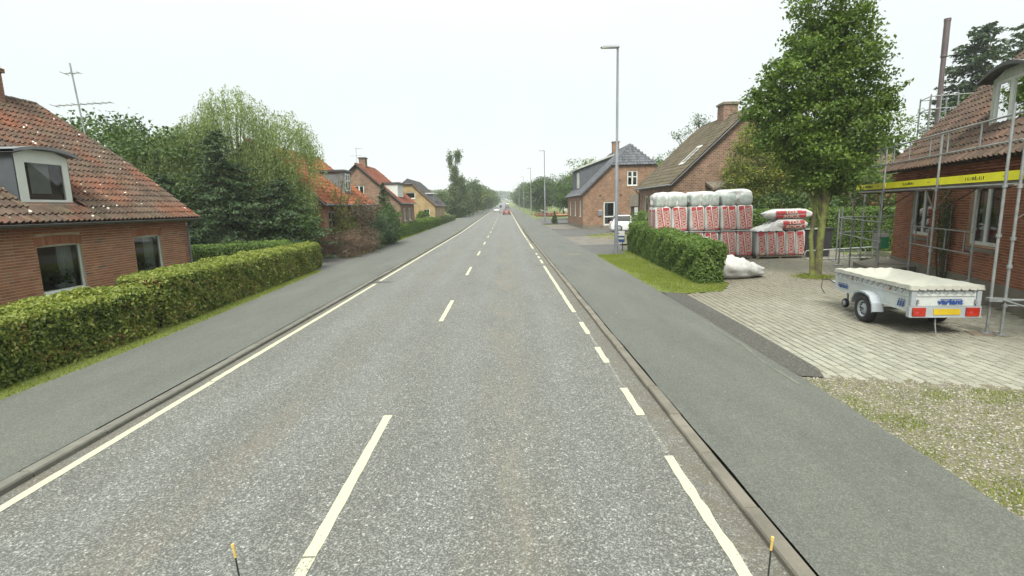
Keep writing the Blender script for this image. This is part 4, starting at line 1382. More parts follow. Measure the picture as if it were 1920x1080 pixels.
# house 4: yellow brick gable
h4, r4 = gable_house('brick_house', 'yellow brick house with dark steep roof and white dormer beyond the red-roofed house', (-9.85, 73, .15), -1, 12.0, 3.75, 3.0, 0, M['wallyel'], M['tileDk'], .75, .8,
                     front=[(2, 3.2, 1.0, 2.2, 'window', .08, 2), (6, 7.2, 1.0, 2.2, 'window', .08, 2)],
                     gable=[(2.7, 4.3, 3.9, 4.75, 'window', .09, 1), (.75, 1.65, 1.3, 2.4, 'window', .09, 1)], rz=6.55)
d = MB(); d.bb(-1.9, -.5, 2.2, 5.4, 3.4, 4.55); do = d.build('dormer', M['slate'], h4)
d = MB(); d.bb(-2.2, -.3, 2.0, 5.6, 4.55, 4.68); d.build('dormer_roof', M['white'], do)
window(h4, lambda u, v, w: (-.49 + w, u, v), 2.3, 5.3, 3.45, 4.5, inset=-.03, fw=.10, cols=3, name='dormer_window', sill=False)

# house 5: brick, blue-grey roof, right
h5, r5 = gable_house('brick_house', 'brick house with blue-grey half-hipped roof, white glazed door and a long slate dormer', (8.35, 55.5, .0), 1, 13.4, 5.35, 3.85, 0, M['wallbr2'], M['tileBl'], 2.25, 1.6,
                     front=[(1.6, 2.7, 1.35, 3.05, 'window', .10, 2, (.65,)), (5.6, 6.7, 1.35, 3.05, 'window', .10, 2, (.65,)), (10.2, 11.3, 1.35, 3.05, 'window', .10, 2, (.65,))],
                     gable=[(2.22, 3.45, .40, 2.88, 'glazed_door', .13, 1, (.36,)), (4.73, 5.83, 4.52, 6.06, 'window', .11, 2, (.60,)), (5.15, 5.95, .35, 2.3, None)],
                     rz=8.9, base=.42, cap=M['tileBl'])
cb = MB()
for y0_ in (2.2,):
    vs = [(0.55, 6.2, 4.35), (.55, 6.2, 6.80), (4.85, 6.2, 8.40), (.55, 12.6, 4.35), (.55, 12.6, 6.80), (4.85, 12.6, 8.40)]
    cb.add(vs, [(2, 1, 0), (3, 4, 5), (0, 1, 4, 3)])
do = cb.build('dormer', M['slate'], h5)
d = MB(); d.add([(.2, 5.9, 6.70), (.2, 12.9, 6.70), (4.9, 12.9, 8.35), (4.9, 5.9, 8.35), (.2, 5.9, 6.92), (.2, 12.9, 6.92), (4.9, 12.9, 8.50), (4.9, 5.9, 8.50)], [(0, 1, 2, 3), (7, 6, 5, 4), (0, 3, 7, 4), (1, 0, 4, 5), (2, 1, 5, 6)])
d.build('dormer_roof', M['greywhite'], do)
window(h5, lambda u, v, w: (.54 - w, u, v), 6.5, 8.3, 4.6, 6.4, inset=-.03, fw=.12, cols=2, rows=(.6,), name='dormer_window', sill=False)
box_part('chimney', r5, 4.95, 5.7, 8.4, 9.2, 8.3, 10.0, M['wallbr2']); box_part('chimney_cap', r5, 4.88, 5.77, 8.33, 9.27, 10.0, 10.12, M['plinth'])
box_part('vent', h5, 1.75, 1.98, -.012, .1, 3.42, 3.62, M['black']); box_part('vent', h5, 3.95, 4.18, -.012, .1, 3.42, 3.62, M['black'])
box_part('oak_panel', h5, 5.0, 6.0, -.05, .12, 2.34, 3.6, M['plinth']); box_part('side_door', h5, 5.17, 5.55, .1, .16, .35, 2.28, M['black']); box_part('side_door_leaf', h5, 5.56, 5.93, .06, .12, .35, 2.28, M['greywhite'])
st = MB(); st.bb(1.9, 3.9, -.55, 0, -.05, .20); st.bb(1.3, 4.2, -.9, -.55, -.05, .09); st.bb(2.1, 3.7, -.3, 0, .2, .34); st.build('door_steps', M['plinth'], h5)
cu = MB(); cu.quad((2.35, .35, .6), (2.75, .35, .6), (2.75, .35, 2.8), (2.35, .35, 2.8)); cu.build('curtain', M['curtain'], h5)
lb = thing('letter_box', 'grey steel letter box with a pale lid on the wall left of the glazed door', 'letter box', (9.98, 55.36, 1.75))
b = MB(); b.bb(0, .42, -.0, .13, -.32, .22); b.build('box', M['lamp'], lb)
b = MB(); b.bb(-.02, .44, -.03, .13, .22, .27); b.build('lid', M['white'], lb)

# house 6: brown mossy roof, gable to the camera
h6, r6 = gable_house('brick_house', 'old brick house with big brown mossy roof, brick chimney and a skylight', (10.35, 32, 0), 1, 8.0, 4.55, 3.88, 0, M['wallbr3'], M['tileBr'], 0, 0.5,
                     front=[(5.5, 6.5, 1.5, 3.15, 'window', .10, 1), (2, 3, 1.5, 3.0, 'window', .10, 1)],
                     gable=[(5.35, 5.95, 2.35, 3.0, 'window', .07, 1)], rz=8.1, base=0.3, wd=.26, ga=.36, frame='greywhite')
box_part('chimney', r6, 4.1, 5.05, 2.7, 3.7, 7.3, 9.05, M['wallbr3']); box_part('chimney_cap', r6, 4.02, 5.13, 2.62, 3.78, 8.88, 9.0, M['plinth'])
sl6 = (8.1 - 3.88) / 4.55
sk = MB()
P6 = lambda i, y, o=.10: (i - o * .68, y, 3.88 + sl6 * i + o * .74)
for (i0, i1, y0_, y1_) in ((1.25, 2.35, 1.55, 1.62), (1.25, 2.35, 2.25, 2.32), (1.18, 1.30, 1.5, 2.37), (2.30, 2.42, 1.5, 2.37)):
    v8 = [P6(i, y, o) for o in (.02, .13) for y in (y0_, y1_) for i in (i0, i1)]
    sk.add(v8, [(0, 2, 3, 1), (4, 5, 7, 6), (0, 1, 5, 4), (2, 6, 7, 3), (0, 4, 6, 2), (1, 3, 7, 5)])
so6 = sk.build('skylight', M['white'], r6)
sg = MB(); sg.quad(P6(1.25, 1.6), P6(2.35, 1.6), P6(2.35, 2.28), P6(1.25, 2.28)); sg.build('pane', M['black'], so6)
pb = MB(); pb.bb(2.15, 3.6, -1.1, 0, -.1, 3.35); po = pb.build('porch', M['wallbr3'], h6)
pb = MB(); pb.add([(2.0, -1.25, 3.32), (3.75, -1.25, 3.36), (3.75, .02, 3.75), (2.0, .02, 3.7), (2.0, -1.25, 3.46), (3.75, -1.25, 3.5), (3.75, .02, 3.9), (2.0, .02, 3.85)], [(3, 2, 1, 0), (4, 5, 6, 7), (0, 1, 5, 4), (1, 2, 6, 5), (3, 0, 4, 7)])
pb.build('porch_roof', M['plinth'], po)
dp = MB(); dp.tube([(-.28, 7.9, 3.6), (-.05, 7.8, 3.3), (-.05, 7.8, 0)], .045, 6); dp.build('downpipe', M['darkzinc'], h6)

# ochre house behind the scaffold
hy, ry = gable_house('rendered_house', 'ochre rendered house with pale roof edge seen behind the scaffold', (25.0, 40, 0), 1, 8, 4.3, 3.3, 0, M['render'], M['tileRed'], 0, 0, front=[(2, 3, 1.2, 2.4, 'window', .08, 2)], gable=[(2.2, 3.3, 1.0, 2.2, 'window', .08, 2)], rz=6.6)
box_part('lean_to', hy, 1.6, 6.5, -2.6, 0, -.1, 2.2, M['render'])
lt = MB(); lt.add([(1.3, -2.8, 2.15), (6.8, -2.8, 2.15), (6.8, 0, 3.5), (1.3, 0, 3.5), (1.3, -2.8, 2.25), (6.8, -2.8, 2.25), (6.8, 0, 3.6), (1.3, 0, 3.6)], [(3, 2, 1, 0), (4, 5, 6, 7), (0, 1, 5, 4), (1, 2, 6, 5), (3, 0, 4, 7)]); lt.build('lean_to_roof', M['tileRed'], hy)


# ------------------------------------------------------------------ the house with the scaffold (right)
RZD = -R(19.5)
OD = (11.4, 10.95, 0)


def houseD():
    t = thing('brick_house', 'dark red brick house with brown tile roof standing behind the tube scaffold', 'house', OD, RZD)
    fn = lambda u, v, w: (-w, 8.0 - u, v)     # u from the far corner towards the camera
    W0 = lambda y: 8.0 - y
    holes = [(W0(6.55), W0(5.1), 1.42, 2.88), (W0(2.82), W0(1.38), 1.37, 2.88), (W0(-.9), W0(-2.4), 1.37, 2.88)]
    wb = MB()
    wall_panel(wb, [(0, .5), (14, .5), (14, 3.5), (0, 3.5)], holes, fn, .16)
    wb.build('wall_backing', M['mortarD'], t)
    pb = MB(); pb.bb(-.025, 8, -6, 8.02, -.2, .53); pb.build('plinth', M['plinth'], t)
    gb = MB()
    for y in (8.0, -6.0): gb.add([(0, y, .5), (8.6, y, .5), (8.6, y, 3.5), (4.3, y, 7.8), (0, y, 3.5)], [(0, 1, 2, 3, 4)])
    gb.quad((8.6, -6, .5), (8.6, 8, .5), (8.6, 8, 3.5), (8.6, -6, 3.5))
    gb.build('gable_wall', M['wallbr'], t)
    fb = MB(); fb.quad((.3, -5.9, .6), (8.4, -5.9, .6), (8.4, 7.9, .6), (.3, 7.9, .6)); fb.quad((3.2, -5.9, .6), (3.2, 7.9, .6), (3.2, 7.9, 3.4), (3.2, -5.9, 3.4)); fb.quad((.3, -5.9, 3.4), (3.2, -5.9, 3.4), (3.2, 7.9, 3.4), (.3, 7.9, 3.4))
    fb.build('room', M['inside'], t)
    bands = [(3.28, 3.5, .20), (3.12, 3.28, .11), (3.05, 3.12, .03)]
    ms = brick_field(t, (0, 8, 0), (0, -1, 0), (-1, 0, 0), 14, .53, 3.46, [(h[0], h[1], h[2], h[3]) for h in holes], None, bands)
    pieces(t, 'brick', BRICK_V, BRICK_F, ms, M['brickD'], 300, 'bricks')
    for h in holes:
        w = window(t, fn, h[0], h[1], h[2], h[3], inset=.08, fw=.085, cols=2, mat_=M['white'], sill=False)
        s = MB()
        v8 = [fn(u, v, ww) for ww in (-.08, .05) for v in (h[2] - .16, h[2] - .02) for u in (h[0] - .05, h[1] + .05)]
        v8[6] = fn(h[0] - .05, h[2] - .09, .05); v8[7] = fn(h[1] + .05, h[2] - .09, .05)
        s.add(v8, [(0, 2, 3, 1), (4, 5, 7, 6), (0, 1, 5, 4), (2, 6, 7, 3), (0, 4, 6, 2), (1, 3, 7, 5)])
        s.build('sill', M['plinth'], w)
        c = MB()
        for k in range(5):
            a = h[0] + .10 + .05 * k
            c.quad(fn(a, h[2] + .05, -.25 - .03 * (k % 2)), fn(a + .05, h[2] + .05, -.25 - .03 * ((k + 1) % 2)), fn(a + .05, h[3], -.25 - .03 * ((k + 1) % 2)), fn(a, h[3], -.25 - .03 * (k % 2)))
        c.build('curtain', M['curtain'], t)
    E = (-.46, 3.50); up = Vector((1, 0, 1)).normalized(); Ls = 4.76 * math.sqrt(2)

    def keep(f, s, p): return not (1.62 < p[1] < 3.42 and 1.25 < s < 2.9)
    roof_tiles(t, (E[0], -6.2, E[1]), (E[0], 8.3, E[1]), up, Ls, M['tileD'], limit=300, keep=keep)
    rb = MB()
    o = .035
    rb.quad((E[0] + o, -6.2, E[1] - o), (E[0] + o, 8.25, E[1] - o), (4.3 + o, 8.25, 8.26 - o), (4.3 + o, -6.2, 8.26 - o))
    rb.quad((9.06 - o, -6.2, E[1] - o), (9.06 - o, 8.25, E[1] - o), (4.3 - o, 8.25, 8.26 - o), (4.3 - o, -6.2, 8.26 - o))
    ro = rb.build('roof', M['tileD'], t)
    cb = MB(); cap_row(cb, (4.3, -6.2, 8.28), (4.3, 8.3, 8.28), .12); cb.build('ridge_tiles', M['tileD'], ro)
    # dormer with a curved roof, face at x=.45
    y0, y1, z0, z1 = 1.80, 3.30, 4.30, 5.55
    f2 = lambda u, v, w: (.45 - w, u, v)
    dm = MB(); wall_panel(dm, [(y0 - .1, z0 - .1), (y1 + .1, z0 - .1), (y1 + .1, z1 + .05), (2.9, z1 + .22), (2.2, z1 + .22), (y0 - .1, z1 + .05)], [(y0, y1, z0, z1)], f2, .1)
    dm.bb(.34, .52, y0 - .25, y1 + .25, z0 - .16, z0 - .10)
    do = dm.build('dormer', M['greywhite'], t)
    for y in (y0 - .09, y1 + .09):
        ck = MB(); ck.poly_prism([(.46, z0 - .1), (.46, z1 + .1), (1.7, z1 + .1)], lambda u, v, w, y=y: (u, y + w - .01, v), .02)
        ck.build('cheek', M['tileD'], do)
    rf = MB(); prof = []
    for q in range(11):
        a = -1 + 2 * q / 10
        prof.append((2.55 + a * 1.12, z1 + .08 + .24 * (1 - a * a)))
    rf.add([(.20, y, z) for y, z in prof] + [(2.6, y, z + .02) for y, z in prof] + [(.20, y, z - .08) for y, z in prof] + [(2.6, y, z - .06) for y, z in prof],
           [(q, q + 1, 12 + q, 11 + q) for q in range(10)] + [(22 + q, 23 + q, 1 + q, q) for q in range(10)] + [(34 + q, 23 + q, 22 + q, 33 + q) for q in range(10)])
    rf.build('dormer_roof', M['darkzinc'], do)
    window(t, f2, y0, y1, z0, z1, inset=.02, fw=.09, cols=2, mat_=M['white'], name='dormer_window', sill=False)
    c = MB()
    for k in range(22): c.quad((.62 + .02 * (k % 2), y0 + .065 * k, z0), (.62 + .02 * ((k + 1) % 2), y0 + .065 * (k + 1), z0), (.62 + .02 * ((k + 1) % 2), y0 + .065 * (k + 1), z1), (.62 + .02 * (k % 2), y0 + .065 * k, z1))
    c.build('curtain', M['curtain'], t)


houseD()


# ================================================================== scaffold in front of the right house
def coupler(b, p, m=0, s=.045):
    b.box(p, (s * 2, s * 2, s * 1.6), m)


def scaffold():
    t = thing('scaffold', 'galvanised tube scaffold with yellow toe boards standing along the dark red brick house', 'scaffold', OD, RZD)
    r = .026
    outer = [(-2.42, 4.3), (.85, 4.12), (4.42, 4.12), (7.25, 3.05)]
    for i, (y, zt) in enumerate(outer):
        for x, z1 in ((-1.5, zt), (-.68, 2.86 if i else 2.86)):
            b = MB(); b.tube([(x, y, .05), (x, y, z1)], r, 8)
            b.tube([(x, y, .04), (x, y, .30)], r * .7, 6)
            for zz in (.62, 1.34, 1.85, 2.78): b.tube([(x, y, zz - .03), (x, y, zz + .03)], r * 1.7, 8)
            b.build('pole', M['galv'], t)
            b = MB(); b.bb(x - .09, x + .09, y - .09, y + .09, .062, .074); b.build('base_plate', M['galv'], t)
    b = MB(); b.tube([(-1.66, -2.30, .05), (-1.66, -2.30, 4.25)], r, 8); [b.tube([(-1.66, -2.30, z - .03), (-1.66, -2.30, z + .03)], r * 1.7, 8) for z in (.7, 1.9, 2.8)]; b.build('pole', M['galv'], t)
    b = MB(); b.bb(-1.75, -1.57, -2.39, -2.21, .062, .074); b.build('base_plate', M['galv'], t)
    b = MB(); b.bb(-1.95, -1.35, -2.52, -2.18, .040, .060); b.build('timber_pad', M['wood'], t)
    for x, y, z1 in ((-1.42, 8.95, 2.3), (-.62, 9.3, 2.9), (-.35, 8.4, 2.9), (-1.2, 10.3, 2.2)):
        b = MB(); b.tube([(x, y, .05), (x, y, z1)], r, 8); b.build('pole', M['galv'], t)
        b = MB(); b.lathe([(0, .074), (.16, .074), (.16, .06), (0, .06)], (x, y, 0), n=12); b.build('base_plate', M['galv'], t)
    ys = [-2.42, .85, 4.42, 7.25]
    for a, c in zip(ys[:-1], ys[1:]):
        for k in range(3):
            b = MB(); x0 = -1.44 + k * .25; b.bb(x0, x0 + .24, a + .02, c - .02, 2.855, 2.90); b.build('deck_plank', M['deck'], t)
        b = MB(); b.bb(-1.475, -1.445, a + .05, c - .05, 2.905, 3.075)
        tb = b.build('toe_board', M['yellow'], t)
        # worn lettering, two faint groups
        w = MB(); rr = random.Random(int(a * 10))
        mid = (a + c) / 2
        for k in range(11):
            y = mid + .36 - k * .07
            for q in range(rr.choice((2, 3))):
                if rr.random() < .55: w.bb(-1.4795, -1.4755, y + q * .018, y + q * .018 + .009, 2.955, 3.02)
                else: w.bb(-1.4795, -1.4755, y, y + .045, 2.955 + q * .025, 2.963 + q * .025)
        w.bb(-1.4795, -1.4755, mid - .02, mid - .008, 2.95, 3.05)
        for k in range(3): w.bb(-1.4795, -1.4755, a + .5 + k * .05, a + .53 + k * .05, 2.98, 2.995)
        w.build('faded_lettering', M['ink'], tb)
    for z, y0, y1, x in ((4.08, -2.42, 5.7, -1.53), (3.60, -2.42, 5.9, -1.53), (2.83, -2.42, 7.3, -1.50), (2.83, -2.42, 7.3, -.68), (1.90, 4.2, 8.95, -1.53), (1.31, 4.2, 8.95, -1.53), (1.78, .87, 4.42, -.71), (1.26, .87, 4.42, -.71), (.72, -5.2, -2.3, -1.53)):
        b = MB(); b.tube([(x, y0, z), (x, y1, z)], .019, 6); b.build('guard_rail', M['galv'], t)
    for x, y in ((-1.53, 5.3), (-1.53, 4.75), (-1.53, 3.7), (-1.53, 2.6), (-1.53, 1.35), (-1.53, .45), (-1.53, -.95)):
        b = MB(); b.tube([(x, y, 3.60), (x, y, 4.08)], .017, 5); b.build('guard_post', M['galv'], t)
    for y in (4.05, 3.2, 2.2, 1.2):
        b = MB(); b.tube([(-.71, y, 1.26), (-.71, y, 1.78)], .017, 5); b.build('guard_post', M['galv'], t)
    for y in (8.2, 6.9, 5.9, 4.9):
        b = MB(); b.tube([(-1.53, y, 1.31), (-1.53, y, 1.90)], .017, 5); b.build('guard_post', M['galv'], t)
    for y in ys + [8.95]:
        b = MB(); b.tube([(-1.6, y, 2.80), (-.1 if y < 8 else -.3, y, 2.80)], .022, 6); b.build('cross_tube', M['rust'], t)
        b = MB(); b.tube([(-1.5, y, 2.2), (-.75, y, 2.78)], .016, 5); b.build('brace', M['rust'], t)
        b = MB(); b.tube([(-1.5, y, .62), (-.68, y, .62)], .018, 5); b.build('cross_tube', M['galv'], t)
    for y in (.85, 4.42, 7.25):
        b = MB(); b.tube([(-1.5, y, 2.25), (-1.5, y - .75, 2.8)], .018, 5); b.build('brace', M['rust'], t)
        b = MB(); b.tube([(-1.5, y, 2.25), (-1.5, y + .6, 2.8)], .018, 5); b.build('brace', M['rust'], t)
    for z in (1.92, 1.34):
        b = MB(); b.tube([(-1.5, 9.0, z), (1.9, 9.9, z)], .017, 5); b.build('guard_rail', M['galv'], t)
    b = MB(); b.tube([(-1.5, -2.4, .72), (-.68, -2.4, .72)], .03, 6); b.bb(-1.75, -1.42, -2.46, -2.30, .69, .75); b.build('cross_tube', M['galv'], t)


scaffold()


def tower():
    t = thing('scaffold_tower', 'narrow scaffold ladder tower rising past the roof end beside the steel flue', 'scaffold', OD, RZD)
    xs = (1.0, 1.30, 1.80, 2.7)
    for x in xs:
        for y in (8.75, 9.65):
            if x == 2.7 and y > 9: continue
            b = MB(); b.tube([(x, y, 0), (x, y, 6.22)], .024, 6); b.build('pole', M['galv'], t)
    for z in (6.15, 5.72, 5.10, 5.0):
        b = MB(); b.tube([(1.0, 8.75, z), (2.9 if z > 5.5 else 1.8, 8.75, z)], .018, 5); b.tube([(1.0, 8.75, z), (1.0, 9.65, z)], .018, 5); b.tube([(1.0, 9.65, z), (1.8, 9.65, z)], .018, 5)
        b.build('guard_rail', M['galv'], t)
    for k in range(17):
        b = MB(); b.tube([(1.30, 8.76, .5 + k * .30), (1.80, 8.76, .5 + k * .30)], .014, 5); b.build('rung', M['galv'], t)


tower()
fl = thing('steel_flue', 'tall thin steel flue with a thicker top section behind the scaffolded house', 'flue', tuple(np.array(OD) + 1.45 * np.array([math.cos(R(19.5)), -math.sin(R(19.5)), 0]) + 9.3 * np.array([math.sin(R(19.5)), math.cos(R(19.5)), 0])))
b = MB(); b.tube([(0, 0, 0), (0, 0, 7.6)], .08, 12); b.build('pipe', M['flue'], fl)
b = MB(); b.tube([(0, 0, 7.55), (0, 0, 8.75)], .098, 12); b.lathe([(.10, 0), (.11, .03), (.10, .06)], (0, 0, 7.55), n=12); b.tube([(0, 0, 8.752), (0, 0, 8.85)], .108, 12); b.build('flue_top', M['flue'], fl)


def dloc(x, y, z=0):
    c, s = math.cos(RZD), math.sin(RZD)
    return (OD[0] + x * c - y * s, OD[1] + x * s + y * c, z)


# site sign, cellar hatch, climbing shrub
t = thing('site_sign', 'small white and green site sign hanging at the corner of the scaffold', 'sign', dloc(-.62, 7.15, .95), RZD)
b = MB(); b.bb(-.26, .24, -.012, .012, -.08, .46); b.build('board', M['rail'], t)
b = MB(); b.bb(-.0, .24, -.018, -.013, -.08, .32); b.build('green_print', M['signgreen'], t)
b = MB(); b.bb(-.04, .0, -.018, -.013, -.08, .36); [b.bb(-.22, -.08 - .02 * (k % 2), -.018, -.013, .28 - k * .07, .295 - k * .07) for k in range(5)]; b.bb(-.16, .12, -.018, -.013, .385, .40); b.build('grey_print', M['zinc'], t)
t = thing('cellar_hatch', 'sloping dark cellar hatch with a pale rim at the foot of the red brick wall', 'hatch', dloc(0, 7.2, 0), RZD)
b = MB(); b.add([(-1.0, -1.5, 0), (-.03, -1.5, 0), (-.03, 1.5, 0), (-1.0, 1.5, 0), (-1.0, -1.5, .22), (-.03, -1.5, .42), (-.03, 1.5, .42), (-1.0, 1.5, .22)], [(4, 5, 6, 7), (0, 1, 5, 4), (1, 2, 6, 5), (2, 3, 7, 6), (3, 0, 4, 7)]); b.build('frame', M['slabs'], t)
b = MB(); b.add([(-.93, -1.40, .245), (-.08, -1.40, .42), (-.08, 1.40, .42), (-.93, 1.40, .245)], [(0, 1, 2, 3)]); b.build('cover', M['plinth'], t)
t = thing('climbing_shrub', 'thin climbing shrub on a trellis between the two white windows of the scaffolded house', 'shrub', dloc(-.12, 3.75, 0), RZD)
b = MB()
for k in range(10):
    y = random.uniform(-.3, .3); b.tube([(0, y * .4, 0), (-.05, y, .8), (-.03, y * 1.4, 1.7), (0, y * 1.2 + .1, 2.5)], .012, 5)
b.build('stems', M['twig'], t)
P = rng.normal(size=(1300, 3)) * [.07, .26, .65] + [0, 0, 1.75]; P[:, 0] = -abs(P[:, 0]) - .01
leaf_mesh('leaves', P[P[:, 2] > .3], .055, M['l_dark'], t)
b = MB(); [b.bb(-.03, -.01, -.32 + k * .3, -.30 + k * .3, .5, 2.4) for k in range(3)]; [b.bb(-.032, -.012, -.32, .30, .8 + k * .5, .83 + k * .5) for k in range(3)]; b.build('trellis', M['galv'], t)


# ------------------------------------------------------------------ lettering
_tc = {}


def text_mesh(s, size, bold=0.0, shear=0.0):
    k = (s, size, bold, shear)
    if k in _tc: return _tc[k]
    cu = bpy.data.curves.new('letters', 'FONT'); cu.body = s; cu.size = size; cu.offset = bold; cu.shear = shear
    cu.align_x = 'CENTER'; cu.align_y = 'CENTER'; cu.resolution_u = 3; cu.extrude = 0.0
    o = bpy.data.objects.new('letters', cu); COL.objects.link(o)
    dg = bpy.context.evaluated_depsgraph_get()
    me = bpy.data.meshes.new_from_object(o.evaluated_get(dg))
    vs = [tuple(v.co) for v in me.vertices]; fs = [tuple(p.vertices) for p in me.polygons]
    bpy.data.objects.remove(o); bpy.data.curves.remove(cu); bpy.data.meshes.remove(me)
    _tc[k] = (vs, fs)
    return vs, fs


def put_text(mb, s, size, fn, m=0, bold=0.0, sx=1.0, shear=0.0):
    vs, fs = text_mesh(s, size, bold, shear)
    mb.add([fn(v[0] * sx, v[1]) for v in vs], fs, m)


# ------------------------------------------------------------------ trailer
def trailer():
    t = thing('car_trailer', 'silver box trailer with a cream tarpaulin cover parked on the pavers', 'trailer', (7.52, 9.30, .05), -R(6.5))
    W_, L_, zb, zt = 1.20, 2.70, .46, .86
    s = MB()
    s.bb(0, .03, .04, L_, zb, zt); s.bb(-.012, .0, .06, L_ - .04, zt - .115, zt - .075); s.bb(-.006, 0, .06, L_ - .04, zb, zb + .03)
    s.build('side_panel', M['alu2'], t)
    s = MB(); s.bb(W_ - .03, W_, .04, L_, zb, zt); s.build('side_panel', M['alu2'], t)
    s = MB(); s.bb(.03, W_ - .03, L_ - .03, L_, zb, zt); s.build('front_panel', M['alu2'], t)
    s = MB(); s.bb(.085, W_ - .085, .0, .028, .58, zt); s.bb(.10, W_ - .10, -.014, 0, zt - .10, zt - .055); s.bb(.10, W_ - .10, -.008, 0, zt - .04, zt - .03)
    tg = s.build('tailgate', M['alu2'], t)
    for x in (0.0, W_ - .08):
        s = MB(); s.bb(x, x + .08, -.02, .06, .58, zt + .04); s.build('corner_post', M['alu'], t)
        s = MB(); s.bb(x + (.10 if x == 0 else -.03), x + (.13 if x == 0 else .0), -.035, -.014, .62, .70); s.build('latch', M['galv'], tg)
    s = MB(); s.bb(.03, W_ - .03, .03, L_ - .03, zb, zb + .03); s.build('floor', M['wood'], t)
    s = MB(); s.bb(-.02, W_ + .02, -.02, .06, .365, .575); s.bb(-.02, W_ + .02, -.045, -.02, .365, .385); s.build('light_bar', M['alu'], t)
    for x0 in (.03, W_ - .25):
        s = MB(); s.bb(x0, x0 + .22, -.055, -.021, .39, .55, 0); s.bb(x0 + .04, x0 + .10, -.058, -.055, .44, .48, 1); s.build('tail_light', [M['redlens'], M['packred']], t)
    s = MB(); s.bb(.40, .86, -.032, -.021, .415, .525); s.build('number_plate', M['plate'], t)
    # wheels and fenders
    for sx, x in ((-1, -.17), (1, W_ + .01)):
        w = MB(); w.lathe([(.175, .0), (.20, -.012), (.265, -.008), (.288, .02), (.290, .14), (.265, .168), (.20, .16), (.175, .15)], (x, 1.22, .29), 'X', 28)
        wo_ = w.build('wheel', M['rubber'], t)
        w = MB(); w.lathe([(.178, .03), (.172, .0), (.160, .012), (.125, .055), (.09, .03), (.05, .02), (.0, .02)], (x, 1.22, .29), 'X', 24)
        for k in range(12):
            a = k * math.pi / 6
            w.box((x + .040, 1.22 + math.cos(a) * .128, .29 + math.sin(a) * .128), (.02, .022, .03), 1)
        w.build('rim', [M['alu'], M['black']], wo_)
        w = MB(); w.lathe([(.03, .0), (.035, .03)], (x - .004, 1.22, .29), 'X', 10); w.build('hub_cap', M['zinc'], wo_)
        f = MB(); prof = [(-.42, .30), (-.38, .47), (-.27, .61), (-.10, .66), (.10, .66), (.27, .61), (.38, .47), (.42, .36)]
        xa, xb = (x - .03, x + .19)
        vs = [(xa, 1.22 + y, z) for y, z in prof] + [(xb, 1.22 + y, z) for y, z in prof] + [(xa, 1.22 + y * .93, z - .035) for y, z in prof]
        f.add(vs, [(q, 8 + q, 9 + q, q + 1) for q in range(7)] + [(16 + q, q, q + 1, 17 + q) for q in range(7)])
        f.add([(xa + .01, 1.22 + y * .95, z - .01) for y, z in prof] + [(xb, 1.22 + y * .95, z - .01) for y, z in prof], [(q + 1, 9 + q, 8 + q, q) for q in range(7)])
        f.build('mudguard', M['alu'], t)
    a = MB(); a.tube([(-.05, 1.22, .29), (W_ + .05, 1.22, .29)], .03, 8); a.bb(.3, .36, .3, L_, .38, .46); a.bb(W_ - .36, W_ - .3, .3, L_, .38, .46); a.build('axle', M['alu'], t)
    a = MB(); a.tube([(.33, L_ - .1, .42), (W_ / 2, L_ + 1.0, .42)], .03, 6); a.tube([(W_ - .33, L_ - .1, .42), (W_ / 2, L_ + 1.0, .42)], .03, 6); a.tube([(W_ / 2, L_ + .95, .42), (W_ / 2, L_ + 1.3, .44)], .035, 8)
    a.build('drawbar', M['alu'], t)
    a = MB(); a.tube([(-.05, L_ + .35, .30), (-.09, L_ + .45, .42), (-.03, L_ + .55, .60), (.12, L_ + .5, .62), (.2, L_ + .2, .5)], .012, 5); a.build('cable', M['black'], t)
    j = MB(); j.lathe([(.0, -.03), (.10, -.03), (.115, 0), (.10, .03), (0, .03)], (.14, L_ - .25, .17), 'X', 16, 0); jw = j.build('jockey_wheel', M['rubber'], t)
    j = MB(); j.lathe([(0, -.035), (.06, -.035), (.06, .035), (0, .035)], (.14, L_ - .25, .17), 'X', 12); j.tube([(.19, L_ - .25, .17), (.22, L_ - .15, .45)], .022, 6); j.build('rim', M['alu'], jw)
    j = MB(); j.tube([(.48, .04, .40), (.49, .03, .20), (.50, .0, .03)], .013, 6); j.build('prop_stand', M['galv'], t)
    for y in (.62, 1.98):
        j = MB(); j.bb(-.02, -.012, y - .03, y + .03, zt - .075, zt - .025); j.build('side_reflector', M['amber'], t)
    # tarpaulin with sag and scalloped edge
    nx, ny = 26, 44
    V, F = [], []
    for j_ in range(ny + 1):
        for i in range(nx + 1):
            u, v = i / nx, j_ / ny
            e = min(u, 1 - u) * W_; f = min(v, 1 - v) * L_
            d_ = min(e, f)
            sag = .23 * (1 - math.exp(-d_ * 7)) + .05 * math.exp(-((u - .42) ** 2 / .03 + (v - .62) ** 2 / .02))
            zz = .955 - sag + .006 * math.sin(u * 26 + v * 9) * math.exp(-e * 6) + .004 * math.sin(v * 44) * math.exp(-e * 8) + .010 * math.sin(u * 34 + v * 30) * math.exp(-f * 5)
            V.append((-.02 + u * (W_ + .04), -.03 + v * (L_ + .05), zz))
    for j_ in range(ny):
        for i in range(nx): F.append((j_ * (nx + 1) + i, j_ * (nx + 1) + i + 1, (j_ + 1) * (nx + 1) + i + 1, (j_ + 1) * (nx + 1) + i))
    tp = npmesh('tarpaulin', V, F, M['tarp'], t, smooth=True)
    sk = MB()
    ring = [(V[i]) for i in range(nx + 1)] + [V[j_ * (nx + 1) + nx] for j_ in range(1, ny + 1)] + [V[ny * (nx + 1) + nx - i] for i in range(1, nx + 1)] + [V[(ny - j_) * (nx + 1)] for j_ in range(1, ny)]
    n = len(ring); top = []; low = []
